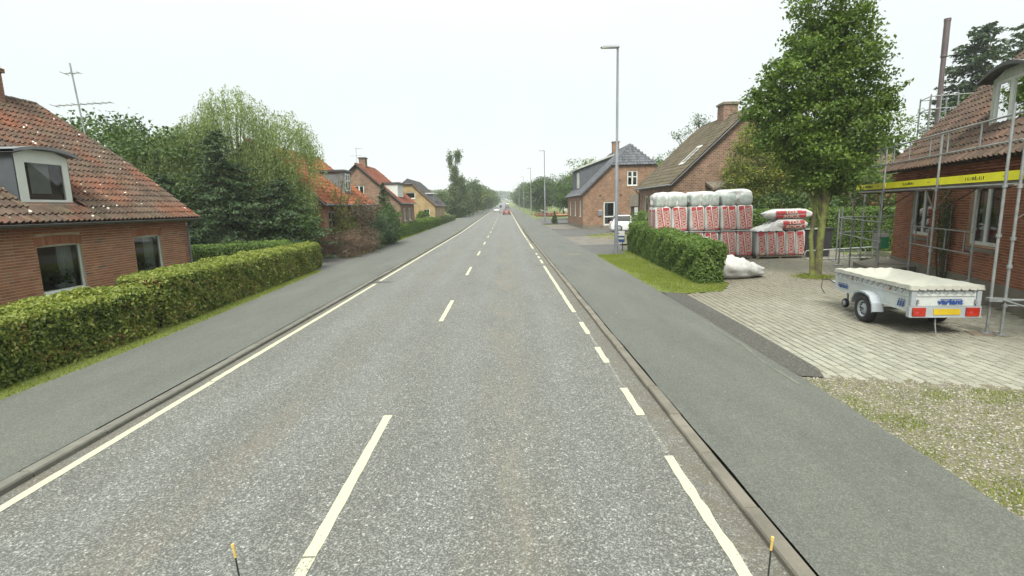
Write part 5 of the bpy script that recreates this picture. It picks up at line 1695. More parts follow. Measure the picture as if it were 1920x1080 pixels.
    for q, p in enumerate(ring):
        out = Vector((p[0] - W_ / 2, (p[1] - L_ / 2), 0)); ox = .012 * (1 if p[0] > W_ else (-1 if p[0] < 0 else 0)); oy = .012 * (1 if p[1] > L_ else (-1 if p[1] < 0 else 0))
        low.append((p[0] + ox, p[1] + oy, .885 - .012 * math.sin(q * .9) ** 2 - (.0))); top.append(p)
    sk.add(top + low, [(q, (q + 1) % n, n + (q + 1) % n, n + q) for q in range(n)], 0, True)
    sk.build('skirt', M['tarp'], tp)
    rp = MB()
    k = 13
    for q in range(k):
        y0, y1 = .1 + (L_ - .2) * q / k, .1 + (L_ - .2) * (q + 1) / k
        ym = (y0 + y1) / 2
        rp.tube([(-.045, y0, .905), (-.050, ym, .80), (-.045, y1, .905)], .007, 5, cap=False)
    k = 7
    for q in range(k):
        x0, x1 = .1 + (W_ - .2) * q / k, .1 + (W_ - .2) * (q + 1) / k
        rp.tube([(x0, -.052, .905), ((x0 + x1) / 2, -.052, .825), (x1, -.052, .905)], .007, 5, cap=False)
    rp.build('lacing_rope', M['zinc'], tp)
    # lettering
    lt = MB()
    put_text(lt, 'variant', .135, lambda x, y: (.68 + x, -.0185, .655 + y), 0, .006, 1.15)
    lt.bb(.50, .87, -.0185, -.017, .699, .711)
    lt.build('lettering', M['blue'], tg)
    lt = MB()
    put_text(lt, 'variant', .13, lambda x, y: (-.016, L_ - .38 - x, .60 + y), 0, .006, 1.15)
    lt.bb(-.016, -.0145, L_ - .58, L_ - .17, .645, .657)
    for q in range(3):
        y = .36 - q * .075
        lt.add([(-.016, y, .53), (-.016, y - .045, .53), (-.016, y - .075, .64), (-.016, y - .03, .64)], [(0, 1, 2, 3)])
        lt.add([(-.016, y - .037, .652), (-.016, y - .082, .652), (-.016, y - .088, .675), (-.016, y - .043, .675)], [(0, 1, 2, 3)])
    lt.build('side_lettering', M['blue'], t)


trailer()


# ------------------------------------------------------------------ wrapped insulation
def puff(w, d, h, e=.16, n=9, wob=.012, seed=0, top=1.0):
    """rounded bag: cube grid pushed towards a superellipsoid, a little crumpled"""
    r_ = np.random.default_rng(seed)
    V, F, idx = [], [], {}
    g = np.linspace(-1, 1, n)

    def vid(p):
        k = tuple(round(c, 4) for c in p)
        if k not in idx: idx[k] = len(V); V.append(k)
        return idx[k]
    for ax in range(3):
        for sg in (-1, 1):
            for i in range(n - 1):
                for j in range(n - 1):
                    q = []
                    for a, b_ in ((i, j), (i + 1, j), (i + 1, j + 1), (i, j + 1)):
                        p = [0, 0, 0]; p[ax] = sg; p[(ax + 1) % 3] = g[a]; p[(ax + 2) % 3] = g[b_]; q.append(vid(p))
                    F.append(q if sg > 0 else q[::-1])
    P = np.array(V, float)
    pw_ = 1 / e
    nr = (np.abs(P) ** pw_).sum(1) ** (1 / pw_)
    P = P / nr[:, None]
    a = r_.normal(size=(6, 3)) * 4
    wv = sum(np.sin(P @ a[k] + k) for k in range(6)) / 6
    P = P * (1 + wob * wv[:, None] * 3)
    P = P * np.array([w / 2, d / 2, h / 2])
    P[:, 2] += h / 2
    return P, np.array(F)


def print_mesh(w, h, cols, words=('ROCKWOOL',), lean=-.16, seed=0):
    """slanted red strips with cream letters, flat print 4 mm off the wrapping, facing -Y, base at z=0"""
    b = MB()
    r_ = random.Random(seed)
    cw = w / cols
    for c in range(cols):
        cx = -w / 2 + cw * (c + .5)
        z0, z1 = .05, h - .04
        off = r_.uniform(-.10, .10)
        X = lambda x, z: (max(-w / 2 + .01, min(w / 2 - .01, cx + x + lean * (z - h / 2))))
        s = cw * .42
        b.add([(X(-s, z0), 0, z0), (X(s, z0), 0, z0), (X(s, z1), 0, z1), (X(-s, z1), 0, z1)], [(0, 1, 2, 3)], 0)
        s2 = s * .72
        tz = (z0 + z1) / 2 + off
        put_text(b, words[c % len(words)], cw * .86, lambda x, y, cx=cx, tz=tz: (max(-w / 2 + .012, min(w / 2 - .012, cx - y + lean * (tz + x - h / 2))), -.003, max(.06, min(h - .05, tz + x))), 1, .008, (h - .34) / (cw * .86 * 5.2))
        # pale gap lines
        for zz in (z0 + .06, z1 - .22):
            b.add([(X(-s * .9, zz), -.003, zz), (X(s * .9, zz), -.003, zz + .02), (X(s * .9, zz), -.003, zz + .035), (X(-s * .9, zz), -.003, zz + .015)], [(0, 1, 2, 3)], 1)
    return b


_pk = {}


def package(parent, x, y, z, w, d, h, cols, seed, prn=True, m='plastic', side=False, name='package', words=('ROCKWOOL',)):
    P, F = puff(w, d, h, .13, 8, .010, seed)
    o = npmesh(name, P, F, M[m], parent, smooth=True)
    o.location = (x, y, z)
    if prn:
        b = print_mesh(w * .93, h * .97, cols, words, seed=seed)
        q = b.build('print', [M['packred'], M['packwhite']], o)
        q.location = (0, -d / 2 * 1.012 - .006, .01)
    if side:
        b = print_mesh(d * .9, h * .9, 2, words, seed=seed + 5)
        q = b.build('side_print', [M['packred'], M['packwhite']], o)
        q.location = (-w / 2 * 1.012 - .006, 0, .02); q.rotation_euler = (0, 0, -R(90))
    return o


def pallet_base(t, w, d):
    b = MB()
    for k in range(6): b.bb(-w / 2 + k * w / 6 + .01, -w / 2 + (k + 1) * w / 6 - .01, 0, d, .10, .125)
    for y in (0, d / 2 - .05, d - .1): b.bb(-w / 2, w / 2, y, y + .1, .075, .10); [b.bb(xx, xx + .12, y, y + .1, 0, .075) for xx in (-w / 2, -.06, w / 2 - .12)]
    b.build('pallet', M['wood'], t)


GI = 'wrapped pallets of insulation packs'
Y0 = 22.75
for i, (xc, w, lab) in enumerate(((7.36, 1.46, 'lower insulation pallet behind the privet hedge, leftmost of the red and white row'),
                                  (8.84, 1.32, 'lower insulation pallet, second from the left, showing only over the hedge end'),
                                  (10.30, 1.44, 'lower insulation pallet under the tallest wrapped pallet, right beside the white sacks'))):
    t = thing('insulation_pallet', lab, 'insulation pallet', (xc, Y0, .05), 0, GI)
    pallet_base(t, w, 1.15)
    for k in range(2): package(t, -w / 4 + k * w / 2, .30, .125, w / 2 - .01, .60, 1.16, 2, 10 + i * 7 + k)
    for k in range(2): package(t, -w / 4 + k * w / 2, .88, .125, w / 2 - .01, .56, 1.16, 2, 40 + i * 7 + k, prn=False)
    b = MB(); b.bb(-w / 2 - .01, w / 2 + .01, -.02, 1.17, 1.275, 1.30); b.build('film_lid', M['plastic'], t)
for i, (xc, w, lab) in enumerate(((7.36, 1.44, 'upper insulation pallet with three white film domes, leftmost of three'),
                                  (8.84, 1.32, 'upper insulation pallet with three white film domes, middle of three'),
                                  (10.28, 1.44, 'upper insulation pallet with crumpled white film top, rightmost and tallest of three'))):
    t = thing('insulation_pallet', lab, 'insulation pallet', (xc, Y0, 1.36), 0, GI)
    nd = 3 if i < 2 else 2
    for k in range(2): package(t, -w / 4 + k * w / 2, .30, 0, w / 2 - .006, .60, 1.12, 2, 70 + i * 9 + k, side=(k == 0 and i == 0))
    for k in range(2): package(t, -w / 4 + k * w / 2, .88, 0, w / 2 - .006, .56, 1.12, 2, 90 + i * 9 + k, prn=False, side=(k == 0 and i == 0))
    for k in range(nd):
        P, F = puff(w / nd * .92, .5, .64, .30, 9, .02, 120 + i * 5 + k)
        o = npmesh('film_roll', P, F, M['film'], t, smooth=True); o.location = (-w / 2 + (k + .5) * w / nd, .22, 1.03)
    P, F = puff(w * 1.01, 1.12, .70, .22, 16, .035, 140 + i)
    o = npmesh('film_hood', P, F, M['plastic'], t, smooth=True); o.location = (0, .60, 1.04 + (.06 if i == 2 else 0))
# the low row on the right: five packs standing on the ground board
t = thing('insulation_pallet', 'low insulation pallet of five upright packs with loose bags on top', 'insulation pallet', (12.27, Y0 - .05, .05), 0, GI)
pallet_base(t, 2.15, 1.1)
for k in range(5): package(t, -.86 + k * .435 + random.uniform(-.01, .01), .30 + random.uniform(-.03, .03), .11, .43, .58, 1.16 + random.uniform(-.03, .02), 1, 160 + k)
for k in range(5): package(t, -.86 + k * .435, .86, .11, .43, .5, 1.15, 2, 170 + k, prn=False)


def bag(label, loc, w, d, h, words, seed, rz=0.0, tilt=0.0, m='plastic', prn=True, e=.30):
    t = thing('insulation_bag', label, 'bag', loc, rz)
    P, F = puff(w, d, h, e, 13, .03, seed)
    # pinch the ends into ears
    k = np.clip((np.abs(P[:, 0]) / (w / 2) - .72) / .28, 0, 1)
    P[:, 2] = P[:, 2] * (1 - .4 * k) + (h * .38) * .4 * k
    P[:, 0] *= 1 + .06 * k
    npmesh('sleeve', P, F, M[m], t, smooth=True)
    if prn:
        b = MB(); n = 12

        def S(u, v):   # follow the front bulge
            x = u * w * .33; zz = h * (.5 + v * .40)
            yy = -d / 2 * (max(0, 1 - abs(v * .80) ** 3.33 - abs(u * .66) ** 3.33)) ** .30 * 1.035
            return (x, yy - .012, zz)
        for a in range(n):
            for c0, c1 in ((-.9, -.12), (.08, .86)):
                u0, u1 = -1 + 2 * a / n, -1 + 2 * (a + 1) / n
                k5 = 4
                for q in range(k5):
                    v0, v1 = c0 + (c1 - c0) * q / k5, c0 + (c1 - c0) * (q + 1) / k5
                    b.add([S(u0, v0 + .05 * u0), S(u1, v0 + .05 * u1), S(u1, v1 + .05 * u1), S(u0, v1 + .05 * u0)], [(0, 1, 2, 3)], 0)
        for wd_, vc in ((words[0], .45), (words[1], -.5)):
            put_text(b, wd_, h * .40, lambda x, y, vc=vc: (lambda p: (p[0], p[1] - .008, p[2]))(S(x / (w * .33), vc + y / (h * .40) + .05 * x / (w * .33))), 1, .008, 1.35)
        b.build('print', [M['packred'], M['packwhite']], t)
    return t


bag('printed insulation bag lying flat on top of the pile, red print with pale letters', (12.66, Y0 + .35, 1.76), 2.0, .80, .48, ('TOR', 'ROCK'), 3, R(-2))
bag('crumpled insulation bag under the top bag, half printed in red', (12.75, Y0 + .32, 1.29), 1.5, .85, .52, ('TOR', 'ROCK'), 8, R(3))
t = thing('film_heap', 'heap of loose white plastic film beside the bags on the low pallet', 'plastic film', (11.75, Y0 + .35, 1.27))
N = 22; V = []; F = []
for j in range(N + 1):
    for i in range(N + 1):
        u, v = i / N, j / N
        e = min(u, 1 - u, v, 1 - v) * 2
        z = (.10 + .52 * u ** 1.6) * min(1, e * 5) ** .6 + .035 * math.sin(u * 31 + v * 17) * math.sin(v * 23 - u * 11)
        V.append((-.62 + 1.2 * u, -.42 + .85 * v, max(0, z)))
for j in range(N):
    for i in range(N): F.append((j * (N + 1) + i, j * (N + 1) + i + 1, (j + 1) * (N + 1) + i + 1, (j + 1) * (N + 1) + i))
npmesh('film', V, F, M['plastic'], t)


def lump(label, loc, sx, sy, h, seed, name='white_sack', cat='sack', rz=0, m='sack', k=30, peak=(.35, .5)):
    t = thing(name, label, cat, loc, rz)
    V, F = [], []
    r_ = np.random.default_rng(seed); A = r_.uniform(4, 16, (5, 2)); B = r_.uniform(0, 6, 5)
    for j in range(k + 1):
        for i in range(k + 1):
            u, v = i / k, j / k
            du, dv = (u - .5) * 2, (v - .5) * 2
            # squircle footprint
            rr = max(abs(du), abs(dv)); q = math.hypot(du, dv) or 1e-6
            x, y = du * rr / q * 1.0, dv * rr / q * 1.0
            prof = max(0, 1 - rr ** 2.2) ** .55
            pk = .35 + .65 * math.exp(-(((u - peak[0]) / .28) ** 2 + ((v - peak[1]) / .45) ** 2))
            f = sum(math.sin(A[n][0] * u + A[n][1] * v + B[n]) for n in range(5)) / 5
            g = abs(math.sin(11 * u + 5 * v + 2 * f))
            z = h * prof * pk * (1 + .16 * f) - .05 * h * g * prof
            V.append((x * sx / 2, y * sy / 2, max(0.0, z)))
    for j in range(k):
        for i in range(k): F.append((j * (k + 1) + i, j * (k + 1) + i + 1, (j + 1) * (k + 1) + i + 1, (j + 1) * (k + 1) + i))
    npmesh('sheet', V, F, M[m], t, smooth=True)
    return t


def sack(label, loc, w, d, h, rz, seed, taper=.6, m='sack'):
    t = thing('white_sack', label, 'sack', loc, rz)
    P, F = puff(w, d, h, .36, 26, .022, seed)
    u = P[:, 0] / w + .5
    P[:, 2] *= 1 - taper * np.clip(u, 0, 1) ** 1.3
    P[:, 1] *= 1 - .25 * np.clip(u, 0, 1)
    up = np.clip(P[:, 2] / h, 0, 1)
    fold = np.abs(np.sin(P[:, 0] * 7 + P[:, 1] * 4 + 1.6 * np.sin(P[:, 1] * 5 + seed))) + .5 * np.abs(np.sin(P[:, 0] * 15 - P[:, 1] * 9))
    P[:, 2] -= .07 * h * fold * up
    P[:, 1] += .05 * np.sin(P[:, 0] * 9 + P[:, 2] * 8) * up
    npmesh('cloth', P, F, M[m], t, smooth=True)
    return t


sack('big white sack slumped on the pavers at the end of the privet hedge', (7.85, 17.3, .05), 2.0, 1.25, .98, R(14), 4)
sack('upright pale sack standing behind the slumped one, close to the hedge end', (7.35, 18.5, .055), .9, .8, 1.45, 0, 9, .15, 'film')


# ------------------------------------------------------------------ bin, ladder, rubble
t = thing('black_bin', 'large black bin with a pale rim behind the street tree beside the insulation', 'bin', (14.05, 23.0, .05))
b = MB(); b.poly_prism([(-.62, 0), (.62, 0), (.70, 1.22), (-.70, 1.22)], lambda u, v, w: (u, w, v), .8); b.build('body', M['black'], t)
b = MB(); b.bb(-.74, .74, -.05, .85, 1.22, 1.30); b.build('lid', M['black'], t)
b = MB(); b.bb(-.76, .2, -.07, -.05, 1.25, 1.29); b.build('rim', M['white'], t)
t = thing('ladder', 'aluminium ladder lying on its side behind the mossy tree trunk', 'ladder', (12.95, 21.9, .06))
b = MB()
for z in (.02, .38): b.tube([(0, 0, z), (3.2, -.1, z + .12 * (z > .1))], .025, 6)
b.tube([(0, 0, .02), (-.06, 0, .1), (-.06, 0, .3), (0, 0, .38)], .022, 6); b.build('stile', M['skin_alu'], t)
for k in range(9):
    b = MB(); b.bb(.35 + k * .31, .385 + k * .31, -.06, -.02, .02, .40); b.build('rung', M['skin_alu'], t)
tag(pebbles('rubble', rng.normal(16.3, .45, 500), rng.normal(22.3, .35, 500), .10, .03, .10, M['stone']), None, 'rubble')
lump('low mound of light soil and rubble beside the scaffold feet', (16.3, 22.3, .04), 2.4, 1.6, .32, 3, 'soil_mound', 'soil', m='earth', peak=(.5, .5))


# ------------------------------------------------------------------ street lamps
def lamp_proto():
    t = thing('street_lamp', 'tall grey street lamp standing by the privet hedge, nearest to the camera', 'street lamp', (5.75, 26.7, 0), 0, 'street lamps along the right pavement')
    b = MB(); b.tube([(0, 0, 0), (0, 0, 5.2), (0, 0, 5.25), (0, 0, 10.3)], [.098, .088, .064, .052], 12); b.build('post', M['lamp'], t)
    b = MB(); b.add([(.08, -.15, 10.24), (-.85, -.11, 10.26), (-.85, .11, 10.26), (.08, .15, 10.24), (.05, -.10, 10.35), (-.70, -.07, 10.36), (-.70, .07, 10.36), (.05, .10, 10.35)], [(4, 5, 6, 7), (0, 1, 5, 4), (1, 2, 6, 5), (2, 3, 7, 6), (3, 0, 4, 7)]); h = b.build('lamp_head', M['lamp'], t)
    b = MB(); b.bb(-.80, .02, -.10, .10, 10.215, 10.245); b.build('lens', M['lens'], h)
    b = MB(); b.bb(-.07, .07, -.095, -.07, .5, 1.0); b.build('hatch_cover', M['lamp'], t)
    return t


def copy_tree(o, parent=None):
    c = o.copy(); COL.objects.link(c); c.parent = parent
    for ch in list(o.children): copy_tree(ch, c)
    return c


L0 = lamp_proto()
for x, y, lab in ((5.85, 76, 'grey street lamp beyond the brick house, second from the camera'), (5.8, 115, 'grey street lamp in front of the far right trees, third from the camera'),
                  (5.6, 155, 'distant grey street lamp against the trees, fourth from the camera'), (5.4, 196, 'farthest grey street lamp, thin against the dark trees')):
    c = copy_tree(L0); c.location = (x, y, zr(y)); c['label'] = lab

# small blue and white sign by the lamp
t = thing('low_sign', 'low blue and white sign on two posts between the near street lamp and the hedge', 'sign', (6.02, 28.2, .05), R(-6))
b = MB(); [b.tube([(x, 0, 0), (x, 0, .95)], .025, 6) for x in (.06, .40)]; b.build('post', M['black'], t)
b = MB(); b.bb(-.02, .50, -.03, -.01, .86, 1.12); b.build('white_board', M['rail'], t)
b = MB(); b.bb(-.02, .50, -.035, -.01, .50, .84); bb_ = b.build('blue_board', M['signblue'], t)
b = MB(); b.bb(.16, .46, -.041, -.0365, .66, .76); b.bb(.02, .2, -.041, -.0365, .54, .58); b.build('pale_print', M['film'], bb_)
b = MB(); b.lathe([(0, 0), (.035, 0)], (.18, -.034, .99), 'Y', 12); b.build('dark_dot', M['black'], t)


# ------------------------------------------------------------------ vehicles
def car(label, loc, rz, paint, L=4.1, W_=1.72, H=1.48, hatch=True, group=None, name='parked_car', van=False):
    t = thing(name, label, 'van' if van else 'car', loc, rz, group)
    mp = mat('car_paint_' + label.split()[0], paint, tuple(c * .92 for c in paint), 2, .3, .5)
    zb, zw = .22, (.92 if not van else 1.15)
    # stations from front (+y) to rear: y, half width, belt z, roof flag
    def section(y, hw, z0, z1): return [(-hw, y, z0), (-hw * 1.02, y, (z0 + z1) / 2), (-hw * .94, y, z1), (0, y, z1 + .04), (hw * .94, y, z1), (hw * 1.02, y, (z0 + z1) / 2), (hw, y, z0)]
    h = W_ / 2
    st = [section(L / 2, h * .72, .30, .55), section(L / 2 - .12, h * .92, .22, .70), section(L / 2 - .8, h, .20, .86), section(L / 2 - 1.15, h, .2, zw), section(0, h, .2, zw + .02), section(-L / 2 + .5, h, .2, zw + .04), section(-L / 2 + .08, h * .93, .25, zw + .02), section(-L / 2, h * .84, .32, .75)]
    b = MB(); vs = [p for s in st for p in s]
    b.add(vs, [(i * 7 + k, (i + 1) * 7 + k, (i + 1) * 7 + k + 1, i * 7 + k + 1) for i in range(7) for k in range(6)], 0, True)
    b.add(st[0], [tuple(range(7))[::-1]]); b.add(st[-1], [tuple(range(7))])
    b.add([st[i][0] for i in range(8)] + [st[i][6] for i in range(8)], [(i, i + 1, 9 + i, 8 + i) for i in range(7)])
    b.build('body', mp, t)
    # cabin: glass house and roof
    f0, f1 = L / 2 - 1.2, L / 2 - 1.95
    r1, r0 = (-L / 2 + .45, -L / 2 + .12) if hatch else (-L / 2 + .9, -L / 2 + .45)
    g = MB(); zr_ = H - .06
    base = [(-h * .92, f0, zw), (h * .92, f0, zw), (h * .92, r0, zw + .03), (-h * .92, r0, zw + .03)]
    topv = [(-h * .74, f1, zr_), (h * .74, f1, zr_), (h * .76, r1, zr_), (-h * .76, r1, zr_)]
    g.add(base + topv, [(0, 1, 5, 4), (1, 2, 6, 5), (2, 3, 7, 6), (3, 0, 4, 7)])
    g.build('windows', M['black'], t)
    r_ = MB(); r_.add([(x, y, zr_) for x, y, z in topv] + [(x * .93, y * .97, H) for x, y, z in topv], [(4, 5, 6, 7), (0, 1, 5, 4), (1, 2, 6, 5), (2, 3, 7, 6), (3, 0, 4, 7)], 0)
    for sx in (-1, 1):
        for (ya, yb, wd_) in ((f0, f1, .05), (.0, .0, .05), (r0, r1, .16)):
            lo = Vector((sx * h * .93, ya, zw)); hi_ = Vector((sx * h * .755, yb, zr_ + .01))
            for dy in ((0, wd_) if ya < 0 else (-wd_, 0)),:
                r_.add([lo + Vector((sx * .006, dy[0], 0)), lo + Vector((sx * .006, dy[1], 0)), hi_ + Vector((sx * .006, dy[1], 0)), hi_ + Vector((sx * .006, dy[0], 0))], [(0, 1, 2, 3)])
    r_.build('roof', mp, t)
    for sx in (-1, 1):
        for y in (L / 2 - .82, -L / 2 + .75):
            w = MB(); w.lathe([(.19, -.10), (.29, -.10), (.31, -.06), (.31, .06), (.29, .10), (.19, .10)], (sx * (h - .07), y, .31), 'X', 20); wo2 = w.build('wheel', M['rubber'], t)
            w = MB(); w.lathe([(0, sx * .085), (.06, sx * .09), (.18, sx * .10), (.20, sx * .07)], (sx * (h - .07), y, .31), 'X', 16)
            w.build('rim', M['alu'], wo2)
            w = MB()
            for k in range(5):
                a = k * 1.2566 + .3
                w.box((sx * (h + .035), y + math.cos(a) * .11, .31 + math.sin(a) * .11), (.006, .05, .05), 0)
            w.build('rim_opening', M['black'], wo2)
        b = MB(); b.box((sx * h * .66, L / 2 - .06, .62), (.30, .10, .14)); b.build('headlight', M['lens'], t)
        b = MB(); b.box((sx * h * .74, -L / 2 + .045, .80), (.20, .08, .24)); b.build('tail_light', M['redlens'], t)
        b = MB(); b.box((sx * (h + .06), f0 - .15, zw + .06), (.16, .08, .12)); b.build('mirror', mp, t)
    b = MB(); b.bb(-.25, .25, -L / 2 - .01, -L / 2 + .02, .45, .56); b.build('number_plate', M['lens'], t)
    return t


car('white small hatchback parked by the brick house, half hidden by the hedge', (11.75, 48.6, .05), R(-95), (.62, .63, .63), 3.7, 1.65, 1.52)
GT = 'cars driving on the road'
car('red car driving away on the right lane', (.35, 127, zr(127)), 0, (.21, .05, .04), 4.1, 1.75, 1.5, group=GT, name='driving_car')
car('silver white oncoming car on the left lane by the traffic sign', (-2.75, 168, zr(168)), R(180), (.55, .56, .58), 4.3, 1.78, 1.48, group=GT, name='driving_car')
car('dark car driving away behind the red one', (1.0, 235, zr(235)), 0, (.03, .03, .035), 4.3, 1.78, 1.5, group=GT, name='driving_car')
car('small dark distant car just above the roofs of the nearer dark car', (1.0, 330, zr(330)), 0, (.04, .035, .04), 4.2, 1.78, 1.5, group=GT, name='driving_car')
car('white distant van at the top of the road', (2.0, 430, zr(430)), 0, (.6, .6, .6), 5.2, 2.0, 2.3, group=GT, name='driving_van', van=True)


def road_sign(label, loc, h, kind, s=.3):
    t = thing('road_sign', label, 'road sign', loc)
    b = MB(); b.tube([(0, 0, 0), (0, 0, h)], .04, 6); b.build('post', M['lamp'], t)
    if kind == 'round':
        b = MB(); b.lathe([(0, -.03), (s, -.03), (s, .0), (0, .0)], (0, 0, h), 'Y', 20); p = b.build('disc', M['signblue'], t)
        b = MB(); b.add([(-.12, -.036, h + .14), (-.16, -.036, h + .10), (.04, -.036, h - .10), (.08, -.036, h - .06), (.16, -.036, h + .02), (.16, -.036, h - .17), (-.05, -.036, h - .17)], [(0, 1, 2, 3), (4, 5, 6)][:2]); b.build('arrow', M['rail'], p)
    else:
        b = MB(); b.bb(-s, s, -.03, 0, h - s * 1.1, h); b.build('panel', M['rail'], t)
    return t


road_sign('round blue keep-right sign on the traffic island ahead of the oncoming car', (-1.25, 150, zr(150)), 1.9, 'round', .42)
road_sign('small white sign on a post in front of the far left trees', (-8.9, 168, zr(168) - .3), 2.9, 'plate', .42)
ti = polygon_sheet('traffic_island', [(-1.7, 147), (-.85, 147), (-.85, 160), (-1.7, 160)], zr(153) + .12, M['kerb'], thick=.3)

# clutter by the far drive
t = thing('orange_boat', 'upturned orange boat lying beside the far drive', 'boat', (11.2, 101, .45), R(80))
P, F = puff(1.1, 4.2, .5, .5, 9, .0, 3); npmesh('hull', P, F, mat('boat_orange', (.24, .12, .045), None, 3, .5), t, smooth=True)
b = MB(); b.tube([(0, -1.9, .49), (0, 1.9, .49)], .03, 5); b.build('keel', M['wood'], t)
t = thing('brick_pile', 'low reddish brick pile behind the orange boat beyond the brick house', 'brick pile', (8.9, 104, .5))
bm = []
for k in range(260):
    a = random.uniform(0, 6.28); x, y, z = random.gauss(0, 1.3), random.gauss(0, .6), abs(random.gauss(0, .28)) + .04
    mt = (Matrix.Translation((x, y, z)) @ Matrix.Rotation(a, 4, 'Z') @ Matrix.Diagonal((.5, .26, .16, 1)))
    bm.append([list(r) for r in mt])
pieces(t, 'brick', [(-.5, -.5, -.5), (.5, -.5, -.5), (.5, .5, -.5), (-.5, .5, -.5), (-.5, -.5, .5), (.5, -.5, .5), (.5, .5, .5), (-.5, .5, .5)], [(0, 3, 2, 1), (4, 5, 6, 7), (0, 1, 5, 4), (1, 2, 6, 5), (2, 3, 7, 6), (3, 0, 4, 7)], bm, M['brickD'], 0, 'bricks')
t = thing('tilted_boom', 'pale boom leaning on trestles next to the brick pile far up the road', 'boom', (6.9, 98, .4))
b = MB(); b.tube([(-.3, 0, 1.5), (1.6, 0, .8)], .05, 6); b.build('boom', M['greywhite'], t)
for x in (-.1, .5, 1.5):
    b = MB(); b.tube([(x - .15, 0, 0), (x, 0, 1.5 - x * .42)], .045, 5); b.tube([(x + .2, 0, 0), (x, 0, 1.5 - x * .42)], .045, 5); b.build('trestle', M['zinc'], t)
t = thing('white_board', 'white square board on a post above the orange boat', 'board', (12.0, 103, .45))
b = MB(); b.tube([(0, 0, 0), (0, 0, 1.4)], .05, 5); b.build('post', M['wood'], t); b = MB(); b.bb(-.3, .3, -.06, -.02, 1.0, 1.7); b.build('panel', M['rail'], t)

# marker rods at the front corners of the camera vehicle
for x, top, lean, lab in ((-.955, 1.535, -.03, 'thin marker rod with a worn yellow tip, left one of the two'), (.892, 1.50, .02, 'thin marker rod with a worn yellow tip, right one of the two')):
    t = thing('marker_rod', lab, 'marker rod', (x - lean * 2, 1.6, 0), 0, 'marker rods')
    b = MB(); b.tube([(-lean, 0, 0), (lean * 2, 0, top - .045)], .0030, 6); b.build('rod', M['black'], t)
    b = MB(); b.tube([(lean * 1.97, 0, top - .05), (lean * 2.05, 0, top - .03), (lean * 2.1, 0, top - .012)], .0045, 8); b.tube([(lean * 2.1, 0, top - .012), (lean * 2.15, 0, top)], [.0062, .0055], 8); b.build('tip', M['tip'], t)


# ================================================================== hedges
def hedge(label, p0, p1, w0, w1, h0, h1, n, size, lm, rough=.06, name='hedge', group=None, depth=.10, rr=.22, seed=0, top_bias=1.0, under=0.0):
    t = thing(name, label, 'hedge', (p0[0], p0[1], 0), 0, group)
    a = np.array([0.0, 0.0]); d = np.array([p1[0] - p0[0], p1[1] - p0[1]]); L = np.linalg.norm(d); d = d / L
    s_ = np.array([d[1], -d[0]])       # to the right of travel

    def surf(N):
        hs, ws = (h0 + h1) / 2, (w0 + w1) / 2
        A = np.array([L * hs, L * hs, L * ws * top_bias, ws * hs, ws * hs])
        f = rng.choice(5, N, p=A / A.sum())
        s = rng.uniform(0, L, N); u = rng.uniform(-1, 1, N); z = rng.uniform(under, 1, N)
        s = np.where(f == 3, 0, np.where(f == 4, L, s)); u = np.where(f == 0, -1, np.where(f == 1, 1, u)); z = np.where(f == 2, 1, z)
        w = (w0 + (w1 - w0) * s / L) / 2; h = h0 + (h1 - h0) * s / L
        p = np.stack([s, u * w, z * h], 1)
        core = np.stack([np.clip(p[:, 0], rr, L - rr), np.clip(p[:, 1], -w + rr, w - rr), np.clip(p[:, 2], 0, h - rr)], 1)
        v = p - core; ln = np.linalg.norm(v, axis=1)[:, None] + 1e-6
        nn = v / ln
        return core + nn * rr, nn
    P, Nn = surf(n)
    wob = patchn(P[:, 0] + P[:, 2] * .7, P[:, 1] * 2 + P[:, 2], 2.4, seed) * rough + patchn(P[:, 0] * 3, P[:, 2] * 3 + P[:, 1] * 3, 3.0, seed + 1) * rough * .5
    P = P + Nn * (wob - depth * rng.random(n) ** 1.6 + .02)[:, None] + rng.normal(size=P.shape) * .012
    P[:, 2] = np.maximum(P[:, 2], .02)
    W3 = np.stack([d[0] * P[:, 0] + s_[0] * P[:, 1], d[1] * P[:, 0] + s_[1] * P[:, 1], P[:, 2]], 1)
    N3 = np.stack([d[0] * Nn[:, 0] + s_[0] * Nn[:, 1], d[1] * Nn[:, 0] + s_[1] * Nn[:, 1], Nn[:, 2]], 1)
    rn = rng.random(n)
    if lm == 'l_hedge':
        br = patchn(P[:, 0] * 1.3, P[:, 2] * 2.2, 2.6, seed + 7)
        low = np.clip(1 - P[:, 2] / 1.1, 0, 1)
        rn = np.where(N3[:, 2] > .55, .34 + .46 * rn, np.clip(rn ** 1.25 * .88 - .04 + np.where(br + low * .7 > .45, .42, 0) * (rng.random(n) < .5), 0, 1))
    leaf_mesh('foliage', W3, size, M[lm], t, N3, .5, .62, rnd=rn)
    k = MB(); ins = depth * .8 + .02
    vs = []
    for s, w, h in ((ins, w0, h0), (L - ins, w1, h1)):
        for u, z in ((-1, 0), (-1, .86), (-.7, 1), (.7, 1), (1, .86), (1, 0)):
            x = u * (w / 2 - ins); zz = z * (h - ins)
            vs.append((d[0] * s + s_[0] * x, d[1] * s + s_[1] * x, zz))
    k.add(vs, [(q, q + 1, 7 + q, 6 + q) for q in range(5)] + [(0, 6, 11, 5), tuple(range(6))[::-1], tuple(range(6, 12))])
    k.build('branches', M['core'], t)  # solid core, its dark colour painted as the shade inside the hedge
    return t


